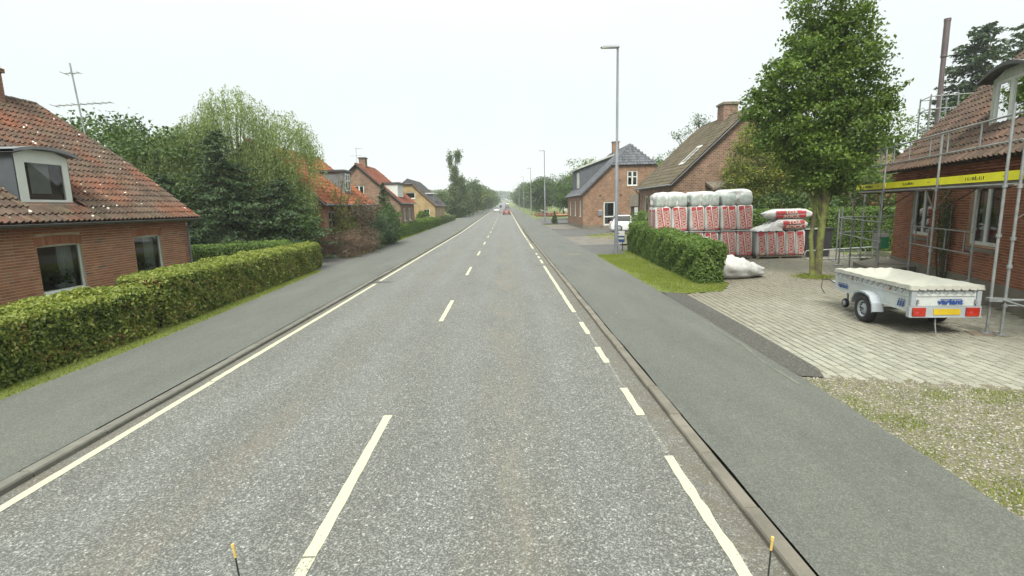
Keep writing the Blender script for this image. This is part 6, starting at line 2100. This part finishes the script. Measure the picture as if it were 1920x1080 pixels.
hedge('near clipped beech hedge at the left edge, below the first house window', (-8.40, 1.5), (-8.42, 11.35), 1.12, 1.10, 1.14, 1.10, 92000, .076, 'l_hedge', rough=.075, seed=2, rr=.20, depth=.17)
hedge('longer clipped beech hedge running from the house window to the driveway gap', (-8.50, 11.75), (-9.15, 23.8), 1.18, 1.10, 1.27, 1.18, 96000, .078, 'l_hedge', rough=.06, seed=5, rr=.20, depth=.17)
hedge('short green garden hedge behind the beech hedge at the corner of the left house', (-14.2, 19.8), (-10.3, 24.4), 1.3, 1.3, 1.36, 1.30, 30000, .075, 'l_privet', seed=8)
hedge('loose green privet hedge on the right between the grass verge and the insulation', (6.50, 16.05), (7.22, 28.2), .92, 1.0, 1.30, 1.66, 78000, .072, 'l_privet', rough=.07, depth=.14, seed=11, rr=.16)
hedge('tall green hedge closing the paved yard behind the insulation and the street tree', (11.0, 27.0), (21.5, 26.0), 1.1, 1.1, 2.12, 2.12, 45000, .10, 'l_privet', seed=14)
hedge('dark garden hedge in front of the red-roofed house on the left', (-10.1, 43.5), (-9.95, 58), 1.1, 1.1, 1.25, 1.25, 26000, .13, 'l_privet', seed=17, rough=.05)
hedge('lighter clipped hedge in front of the yellow brick house on the left', (-9.95, 59.0), (-9.95, 76), 1.1, 1.1, 1.35, 1.35, 20000, .16, 'l_mid', seed=19, rough=.05)
hedge('farthest roadside hedge on the left beyond the yellow brick house', (-10.0, 77), (-9.9, 97), 1.1, 1.1, 1.3, 1.3, 14000, .20, 'l_far', seed=23, rough=.05)


# ================================================================== trees
# the street tree on the paved yard
def street_tree():
    t = thing('street_tree', 'leafy street tree with a mossy forked trunk standing in the paved yard', 'tree', (10.34, 16.9, .05))
    b = MB()
    b.tube([(.07, 0, -.05), (.07, 0, .15), (.08, 0, .7), (.10, 0, 1.5), (.13, 0, 2.2), (.10, .05, 3.4)], [.155, .135, .12, .11, .10, .06], 12, 0)
    b.tube([(-.10, .02, -.05), (-.10, .02, .3), (-.17, 0, .8), (-.235, .0, 1.35), (-.17, .0, 1.9), (-.16, 0, 2.8), (-.3, .1, 4.0)], [.10, .085, .068, .066, .060, .045, .025], 9, 0)
    b.tube([(.11, 0, 1.7), (.24, 0, 2.5), (.42, -.05, 3.4), (.6, -.1, 4.6)], [.075, .05, .04, .02], 8, 0)
    b.tube([(.10, .05, 1.6), (.05, .1, 2.6), (.05, 0, 5.0), (.05, 0, 8.6)], [.08, .065, .05, .015], 8, 0)
    b.tube([(.02, 0, 1.9), (-.35, 0, 2.8), (-.8, 0, 3.9), (-1.3, .1, 5.0)], [.05, .035, .028, .012], 7, 0)
    b.tube([(.14, 0, 2.0), (.5, .1, 3.0), (.9, .1, 4.2), (1.3, .1, 5.2)], [.045, .035, .025, .012], 7, 0)
    blobs = [(-.15, 0, 8.5, 1.10, 1.0, 1.3), (-.45, 0, 7.2, 1.30, 1.2, .95), (.35, 0, 7.5, 1.0, 1.0, .9), (-.9, -.1, 6.2, 1.25, 1.2, .8), (-1.65, .2, 5.55, .95, 1.0, .7), (-1.3, 0, 4.7, 1.0, 1.0, .55), (.75, 0, 6.5, 1.1, 1.1, .85), (1.45, .1, 5.6, .95, 1.0, .55), (1.0, 0, 4.7, 1.1, 1.1, .7), (-.35, 0, 5.2, 1.3, 1.2, .9), (-.5, 0, 4.1, 1.15, 1.1, .55), (.35, -.1, 3.9, 1.15, 1.1, .6), (-.2, 0, 3.25, .95, .9, .45), (.5, 0, 3.0, .6, .6, .35), (0.0, 0, 9.8, .8, .8, .9)]
    C, P, Nn = blob_points(blobs, 1300, 38, (.14, .14, .09), 21, .28, .32)
    rn = np.clip(rng.random(len(P)) * .62 + np.repeat(rng.random(len(C)), 38) * .62 - .12, 0, 1)
    leaf_mesh('crown', P, .11, M['l_mid'], t, Nn, .4, .62, rnd=rn)
    # a few long shoots reaching out to the sides
    Q = []
    for base, tipp in (((1.5, 0, 5.4), (2.65, 0, 6.25)), ((1.3, 0, 5.6), (2.35, .1, 5.35)), ((-1.8, 0, 5.5), (-2.45, 0, 6.1)), ((-1.7, 0, 6.0), (-2.1, 0, 6.8)), ((.9, 0, 7.4), (1.3, 0, 8.3))):
        A_ = np.array(base); B_ = np.array(tipp); s = rng.random(130)
        Q.append(A_ + (B_ - A_) * s[:, None] + rng.normal(size=(130, 3)) * .09 * (1.3 - s)[:, None])
        b.tube([(base[0] * .2, 0, base[2] - .7), base, tipp], [.03, .018, .006], 5, 0, cap=False)
    leaf_mesh('outer_leaves', np.concatenate(Q), .10, M['l_mid'], t)
    for p in C[rng.choice(len(C), 46, replace=False)]:
        z0 = max(2.3, p[2] - random.uniform(.7, 1.5)); s0 = (random.uniform(-.1, .15), 0, z0)
        m_ = ((p[0] * .5), (p[1] * .5), (p[2] + z0) / 2 + .05)
        b.tube([s0, m_, tuple(p)], [.032, .02, .006], 5, 0, cap=False)
    b.build('trunk', M['mossbark'], t)
    r_ = MB(); r_.lathe([(0, .012), (.42, .016), (.52, .006), (.54, -.03)], (-.05, 0, .01), n=24); r_.build('soil_ring', M['earth'], t)
    X = rng.normal(-.05, .26, 2600); Y = rng.normal(0, .24, 2600)
    blades('tuft', X, Y, .02, .06, M['grass'], .008, parent=t)


street_tree()

# left: dark broad mass behind the house
broadleaf('dense green tree rising right behind the tile roof of the left house', (-20.5, 27.5, 0), [(-.5, 0, 4.6, 3.6, 3, 3.3), (3.4, 0, 3.8, 3.0, 3, 3.2), (-3.4, 1, 4.6, 3.0, 3, 2.7), (6.2, 0, 2.8, 2.6, 2.6, 2.6), (1.5, -.5, 2.2, 5, 2.2, 2.2)], 900, 34, (.34, .34, .2), .21, 'l_dark', trunk_r=.25, seed=31, lump=.25)
broadleaf('mid green tree further back to the left of the weeping birch', (-27, 36, 0), [(0, 0, 5.6, 3.6, 3, 3.0), (-4, 0, 5.4, 3, 3, 2.6), (3.5, 0, 4.4, 3, 3, 3)], 520, 34, (.4, .4, .25), .26, 'l_mid', trunk_r=.25, seed=32, lump=.28)


def weeping(label, loc, domes, n, size, seed=5):
    t = thing('weeping_birch', label, 'tree', loc)
    P, A = [], []
    r_ = np.random.default_rng(seed)
    b = MB(); b.tube([(0, 0, 0), (.1, 0, 2), (0, 0, 4.5), (.2, 0, 7.6)], [.24, .20, .13, .04], 9)
    for (cx, cy, cz, rx, ry, rz_) in domes:
        k = int(n * rx / 4.0)
        for i in range(k):
            az = r_.uniform(0, 6.283); el = math.asin(r_.uniform(.0, 1) ** .8)
            sh = r_.uniform(.62, 1.03)
            p = np.array([cx + rx * sh * math.cos(az) * math.cos(el), cy + ry * sh * math.sin(az) * math.cos(el), cz + rz_ * sh * math.sin(el)])
            out = np.array([math.cos(az), math.sin(az), 0])
            L = r_.uniform(.7, 2.3) * (1.15 - .5 * math.sin(el))
            m = int(L / .085)
            s = np.linspace(0, 1, m)
            q = p + out * (s[:, None] * .45 * min(1.2, L / 2)) * (1 - s[:, None] * .5) + np.array([0, 0, -1.0]) * (L * s ** 1.25)[:, None] + np.array([0, 0, .16]) * np.sin(s * 3.14)[:, None]
            q = q + r_.normal(size=q.shape) * .05
            P.append(q); A.append(np.tile([out[0] * .15, out[1] * .15, -1.0], (m, 1)))
        for i in range(5):
            az = r_.uniform(0, 6.283)
            b.tube([(0, 0, 2 + i * .5), (cx * .5, cy * .5, cz * .72), (cx + rx * .5 * math.cos(az), cy + ry * .5 * math.sin(az), cz + rz_ * .7)], [.09, .05, .015], 5, cap=False)
    P = np.concatenate(P); A = np.concatenate(A)
    k = P[:, 2] > .3
    leaf_mesh('crown', P[k], size, M['l_weep'], t, None, 0, .42, A[k])
    b.build('trunk', M['bark'], t)


weeping('tall pale green weeping birch rising over the dark conifers on the left', (-13.9, 27.6, 0), [(0, 0, 6.3, 2.1, 1.9, 2.7), (-3.5, .2, 4.9, 2.1, 1.8, 2.2), (-1.8, .1, 6.0, 1.5, 1.5, 1.7), (2.5, 0, 5.3, 1.9, 1.6, 2.5), (1.1, -.3, 4.2, 2.2, 1.5, 2.1), (-1.8, -.3, 3.8, 2.0, 1.6, 1.8), (2.3, -.2, 2.9, 1.8, 1.3, 1.7)], 1500, .115)

conifer('tall dark spreading spruce in front of the weeping birch', (-13.4, 24.9, 0), 6.5, 2.5, droop=.30, size=.15, seed=41, ragged=.45, power=.66, branches=210, tip=.08)
conifer('dark spruce with long low branches over the beech hedge on the left', (-11.1, 25.9, 0), 4.3, 2.2, droop=.34, size=.145, seed=42, ragged=.45, power=.5, branches=180, base=.1)
conifer('shorter bushy dark conifer between the spreading spruce and the left house', (-16.6, 25.5, 0), 4.6, 2.4, droop=.2, size=.17, seed=43, ragged=.3, power=.6, branches=190)
conifer('low wide conifer behind the corner of the left house', (-15.0, 22.6, 0), 3.0, 1.9, droop=.15, size=.13, seed=44, ragged=.3, power=.5, branches=170)
broadleaf('dark evergreen bush under the spruce by the left hedge', (-12.6, 25.6, 0), [(0, 0, 1.6, 1.9, 1.0, 1.5), (2.0, .3, 1.6, 1.2, 1.0, 1.5)], 330, 34, (.2, .2, .12), .13, 'l_dark', trunk_r=.06, trunk_h=.4, seed=45, name='bush', cat='bush')


def twiggy(label, loc, n, h, spread, leaf, nl, lsize, seed, name='bush'):
    """sparse shrub of fine upright twigs with scattered leaves"""
    t = thing(name, label, 'bush', loc)
    r_ = random.Random(seed); b = MB(); pts = []
    for i in range(n):
        a = r_.uniform(0, 6.28); rr_ = spread * r_.uniform(.2, 1)
        hh = h * r_.uniform(.6, 1.05)
        e = Vector((math.cos(a) * rr_, math.sin(a) * rr_, hh)); m_ = Vector((math.cos(a) * rr_ * .45, math.sin(a) * rr_ * .45, hh * .5))
        b.tube([(r_.uniform(-.1, .1), r_.uniform(-.1, .1), 0), m_, e], [.03, .018, .006], 4, cap=False)
        for k in range(9):
            q = m_.lerp(e, r_.uniform(-.3, .9)); f = q + Vector((r_.uniform(-.5, .5), r_.uniform(-.5, .5), r_.uniform(.1, .7)))
            b.tube([q, f], [.010, .004], 3, cap=False)
            for _ in range(nl): pts.append(q.lerp(f, r_.random()) + Vector((r_.gauss(0, .06), r_.gauss(0, .06), r_.gauss(0, .06))))
    b.build('twigs', M['twig'], t)
    leaf_mesh('leaves', np.array([tuple(p) for p in pts]), lsize, M[leaf], t)
    return t


twiggy('tall sparse twiggy shrub in front of the orange-roofed house', (-9.9, 30.2, 0), 34, 4.6, 1.9, 'l_aut', 7, .10, 51)
twiggy('half bare shrub at the right end of the orange-roofed house', (-9.4, 33.4, 0), 34, 3.6, 1.7, 'l_red', 8, .10, 52)
twiggy('half bare shrub close to the spruce, left of the orange-roofed house window', (-10.8, 27.6, 0), 28, 3.4, 1.5, 'l_aut', 8, .10, 53)
broadleaf('purple-brown rounded shrub at the driveway corner behind the beech hedge', (-8.95, 28.8, 0), [(0, 0, .75, 1.05, 1.5, .85), (.25, 2.4, .85, 1.0, 1.6, .95), (-1.1, 1.0, .9, 1.1, 1.4, 1.0)], 330, 36, (.16, .18, .10), .085, 'l_red', trunk_r=.04, trunk_h=.2, seed=54, name='bush', cat='bush', aspect=.4)
broadleaf('dull green mixed shrub behind the purple-brown one', (-10.2, 31.2, 0), [(0, 0, 1.1, 1.2, 2.2, 1.2), (.2, 3.0, 1.2, 1.1, 1.8, 1.2)], 330, 34, (.2, .22, .14), .10, 'l_aut', trunk_r=.04, trunk_h=.2, seed=55, name='bush', cat='bush', aspect=.5)
conifer('slim pointed green conifer in front of the red-roofed house', (-9.35, 40.2, 0), 4.65, 1.05, droop=.15, size=.17, seed=56, power=.7, branches=170, ragged=.2)
broadleaf('dark spreading evergreen at the pavement edge below the slim conifer', (-9.1, 35.2, 0), [(0, 0, 1.5, 1.15, 1.9, 1.3), (.1, -1.7, .9, 1.0, 1.2, .9), (.2, 2.2, 1.2, .9, 1.5, 1.1), (-.6, 0, 2.3, .7, 1.0, .8)], 420, 36, (.18, .2, .07), .13, 'l_coni', trunk_r=.06, trunk_h=.4, seed=57, name='bush', cat='bush', aspect=.35)
broadleaf('dark rounded evergreen bush beside the red-roofed house', (-8.9, 39.2, 0), [(0, 0, 1.5, .9, 1.6, 1.5)], 170, 34, (.16, .2, .12), .14, 'l_dark', trunk_r=.06, trunk_h=.4, seed=58, name='bush', cat='bush')
broadleaf('small green bush beside the door of the yellow brick house', (-11.2, 70.5, .1), [(0, 0, 1.1, .8, .8, 1.2)], 90, 26, (.2, .2, .15), .2, 'l_mid', trunk_r=.05, trunk_h=.3, seed=59, name='bush', cat='bush')
P_ = [(0, 0, 4.2, 1.6, 1.6, 3.2), (-.2, 0, 8.3, .75, .8, 2.4), (-.9, 0, 12.0, .38, .38, 1.9), (.5, 0, 12.4, .42, .42, 1.7), (.9, 0, 13.3, .40, .4, .6), (1.3, 0, 6.4, .9, 1.0, 2.3), (0, 0, 2.2, 2.2, 2, 1.8), (-.1, 0, 10.2, .42, .5, 1.2)]
broadleaf('tall ragged poplar with two thin tops on the left side of the road', (-10.3, 110, zr(110)), P_, 520, 30, (.28, .28, .30), .30, 'l_far', trunk_r=.22, seed=61, lump=.3)
def far_tree(label, x, y, h, w, seed, lm='l_far', group=None, sz=None, flat=.5):
    r_ = random.Random(seed)
    bl = [(r_.uniform(-.3, .3) * w, r_.uniform(-.2, .2) * w, h * r_.uniform(.38, .78), w * r_.uniform(.35, .55), w * r_.uniform(.35, .5), h * r_.uniform(.2, .32)) for _ in range(6)] + [(0, 0, h * .45, w * .5, w * .5, h * .42)]
    s = sz or max(.22, y * .0030)
    return broadleaf(label, (x, y, zr(y) - .05), bl, int(330), 26, (s * 1.25, s * 1.25, s * .8), s, lm, trunk_r=.2, trunk_h=h * .3, seed=seed, lump=.28, group=group, nlimb=8)


GLF = 'roadside trees on the left beyond the houses'
far = [(-9.6, 118, 7.0, 4.5, 'rounded tree right of the poplar, paler green than its neighbours'), (-13.5, 106, 6.2, 5, 'bushy tree left of the poplar base'), (-8.3, 134, 10.2, 4.2, 'taller tree right behind the poplar with a pointed top'),
       (-10.2, 146, 7.6, 6, 'broad tree with yellowish leaves next in line after the pointed one'), (-9.8, 162, 8.0, 7, 'broad dark tree behind the small white sign'), (-9.8, 182, 8.8, 8, 'large far tree beyond the white sign'),
       (-9.8, 208, 9.5, 8, 'far roadside tree above the oncoming car'), (-10, 238, 9.6, 9, 'far roadside tree further up the left verge'), (-10, 275, 9.8, 10, 'small far tree where the left row meets the road'), (-10.5, 320, 9.2, 11, 'very distant tree near the vanishing point on the left')]
for i, (x, y, h, w, lab) in enumerate(far): far_tree(lab, x, y, h, w, 200 + i, 'l_aut' if 'yellowish' in lab else 'l_far', GLF)
for i, (x, y, h, w, lab) in enumerate([(-23, 104, 5.4, 9, 'low tree behind the yellow brick house, left one'), (-17.5, 100, 4.6, 6, 'low tree just beyond the yellow brick house'), (-30, 125, 6.2, 12, 'distant low tree seen past the far end of the yellow house')]):
    far_tree(lab, x, y, h, w, 230 + i, 'l_far', GLF)
GRF = 'trees on the right beyond the brick house'
for i, (x, y, h, w, lab) in enumerate([(9.6, 128, 9.0, 6, 'left one of the dark trees behind the second street lamp'), (13.8, 122, 9.5, 7.5, 'broad dark tree right of the second street lamp'), (18.6, 118, 8.4, 7, 'dark tree touching the blue-grey roofed house'), (10.2, 150, 9.8, 6.5, 'round-topped tree behind the third street lamp'),
                                       (9.6, 182, 9.8, 7, 'rounded tree behind the fourth street lamp'), (9.4, 225, 10.6, 8, 'far right tree above the fifth street lamp'), (10.5, 270, 11.5, 10, 'far right tree beside the small distant car'), (11, 320, 11.5, 11, 'very distant tree near the vanishing point on the right')]):
    far_tree(lab, x, y, h, w, 260 + i, 'l_dark' if 'dark' in lab else 'l_far', GRF)
far_tree('tall leafy tree right behind the slate dormer of the brick house', 14.2, 88, 10.4, 7.5, 280, 'l_mid', GRF)
far_tree('leafy tree lower left of the slate dormer, behind the house front', 11.8, 84, 6.5, 5, 281, 'l_dark', GRF)
far_tree('dark tree between the two right roofs', 21.0, 70, 10.0, 6.5, 282, 'l_dark', GRF)
far_tree('thin tree just left of the mossy roof, showing between the houses', 18.3, 60, 8.4, 4.2, 283, 'l_mid', GRF)
tt = thing('sparse_tree', 'sparse dark tree top poking over the mossy brown roof left of its chimney', 'tree', (19.3, 52, 0))
C_, P2, N2 = blob_points([(0, 0, 10.6, 1.1, 1.1, 1.3), (-1.6, 0, 9.3, 1.0, 1, .8), (.9, 0, 9.6, 1, 1, 1.0), (-.3, 0, 7.5, 1.6, 1.6, 1.6)], 90, 18, (.22, .22, .14), 88, .2, .3)
leaf_mesh('crown', P2, .17, M['l_dark'], tt); b = MB(); b.tube([(0, 0, 0), (0, 0, 6), (0, 0, 10.5)], [.16, .1, .02], 6); limbs(b, (0, 0, 6), [tuple(c) for c in C_[:40]], .05); b.build('trunk', M['bark'], tt)

# right: turning tree in front of the mossy roof gable, small shrubs
broadleaf('bushy tree with yellow and orange leaves in front of the mossy-roofed gable', (14.6, 29.6, 0), [(0, 0, 4.7, 1.7, 1.3, 1.5), (-.7, 0, 5.9, 1.0, .9, 1.0), (1.2, 0, 4.0, 1.3, 1.2, 1.4), (-1.1, 0, 3.8, 1.0, 1, 1.0), (.3, -.2, 2.6, 1.6, 1.2, 1.2), (2.2, 0, 5.2, 1.2, 1.2, 1.3)], 620, 36, (.2, .2, .14), .125, 'l_aut', trunk_r=.12, trunk_h=1.6, seed=73, lump=.28)
broadleaf('dark green shrub in the shade under the yellow and orange tree', (15.0, 28.6, 0), [(0, 0, 1.9, 1.7, .9, 1.3), (2.2, 0, 2.0, 1.4, .9, 1.2)], 260, 34, (.2, .2, .14), .13, 'l_dark', trunk_r=.06, trunk_h=.4, seed=74, name='bush', cat='bush')
broadleaf('light green bush behind the far end of the privet hedge', (8.3, 31.0, 0), [(0, 0, 1.35, .75, .8, .85)], 110, 30, (.13, .13, .1), .09, 'l_privet', trunk_r=.04, trunk_h=.3, seed=75, name='bush', cat='bush')
GBR = 'garden trees behind the scaffolded house'
for i, (x, y, h, w, lm, lab) in enumerate([(19.5, 33, 6.6, 5.5, 'l_mid', 'green tree showing between the street tree and the ladder tower'), (24.5, 36, 8.6, 7, 'l_dark', 'dark tree behind the ladder tower'), (28, 30, 8.8, 6.5, 'l_mid', 'green tree rising behind the steel flue'), (33, 33, 9.8, 8, 'l_dark', 'dark tree left of the tall spruces, above the tile roof'),
                                            (23, 30, 6.6, 5.5, 'l_mid', 'light green tree over the upper guard rail of the scaffold'), (21.5, 38, 7.6, 7, 'l_dark', 'dark tree mass behind the right edge of the street tree crown'), (27.5, 42, 9.6, 8, 'l_mid', 'large tree filling the gap behind the ladder tower')]):
    far_tree(lab, x, y, h, w, 300 + i, lm, GBR, .17)
conifer('tall blue-green spruce behind the scaffolded house, left of the pair', (40.4, 45, 0), 16.6, 3.7, droop=.22, size=.36, seed=81, ragged=.2, power=.5, branches=330, tip=.16)
conifer('tall blue-green spruce behind the scaffolded house, right of the pair', (45.2, 45.5, 0), 17.3, 4.0, droop=.22, size=.36, seed=82, ragged=.2, power=.5, branches=330, tip=.16)
conifer('dark cone-shaped clipped evergreen standing on the slabs before the brick house', (6.75, 71, .1), 1.75, .55, droop=.05, size=.14, seed=83, ragged=.08, power=.9, branches=110, lm='l_dark', base=.08)

# far woods closing the view
def woods(name, boxes, n, size, lm):
    Ps = []
    for (x0, x1, y0, y1, h) in boxes:
        k = int(n * abs(x1 - x0) / 100)
        X = rng.uniform(x0, x1, k); Y = rng.uniform(y0, y1, k)
        hh = h * (1 + .16 * patchn(X, Y, .06, 3) + .08 * patchn(X, Y, .25, 4))
        Z = hh * rng.random(k) ** .45 + np.array([zr(y) for y in Y])
        Ps.append(np.stack([X, Y, Z], 1))
    P = np.concatenate(Ps)
    o = leaf_mesh(name, P, size, M[lm], None, None, 0, .8, kind='stuff'); o['category'] = 'woods'
    return o


woods('distant_woods', [(-260, -12, 330, 350, 11), (12, 260, 330, 350, 12), (-120, 120, 760, 800, 14), (-500, -200, 300, 420, 12), (200, 500, 300, 420, 12), (-120, -36, 150, 162, 6.0), (36, 120, 120, 130, 9)], 5200, 2.0, 'l_far')


# ================================================================== thin damp air over the whole place
hz = MB(); hz.bb(-620, 620, -45, 1180, -1.5, 62)
ho = hz.build('haze', [])
ho['kind'] = 'stuff'
hm, hnt, hout = newmat('haze_air')
pv = _n(hnt, 'ShaderNodeVolumePrincipled')
pv.inputs['Color'].default_value = (0.93, 0.96, 1.0, 1)
pv.inputs['Density'].default_value = 0.00055
hnt.links.new(pv.outputs[0], hout.inputs['Volume'])
ho.data.materials.append(hm)
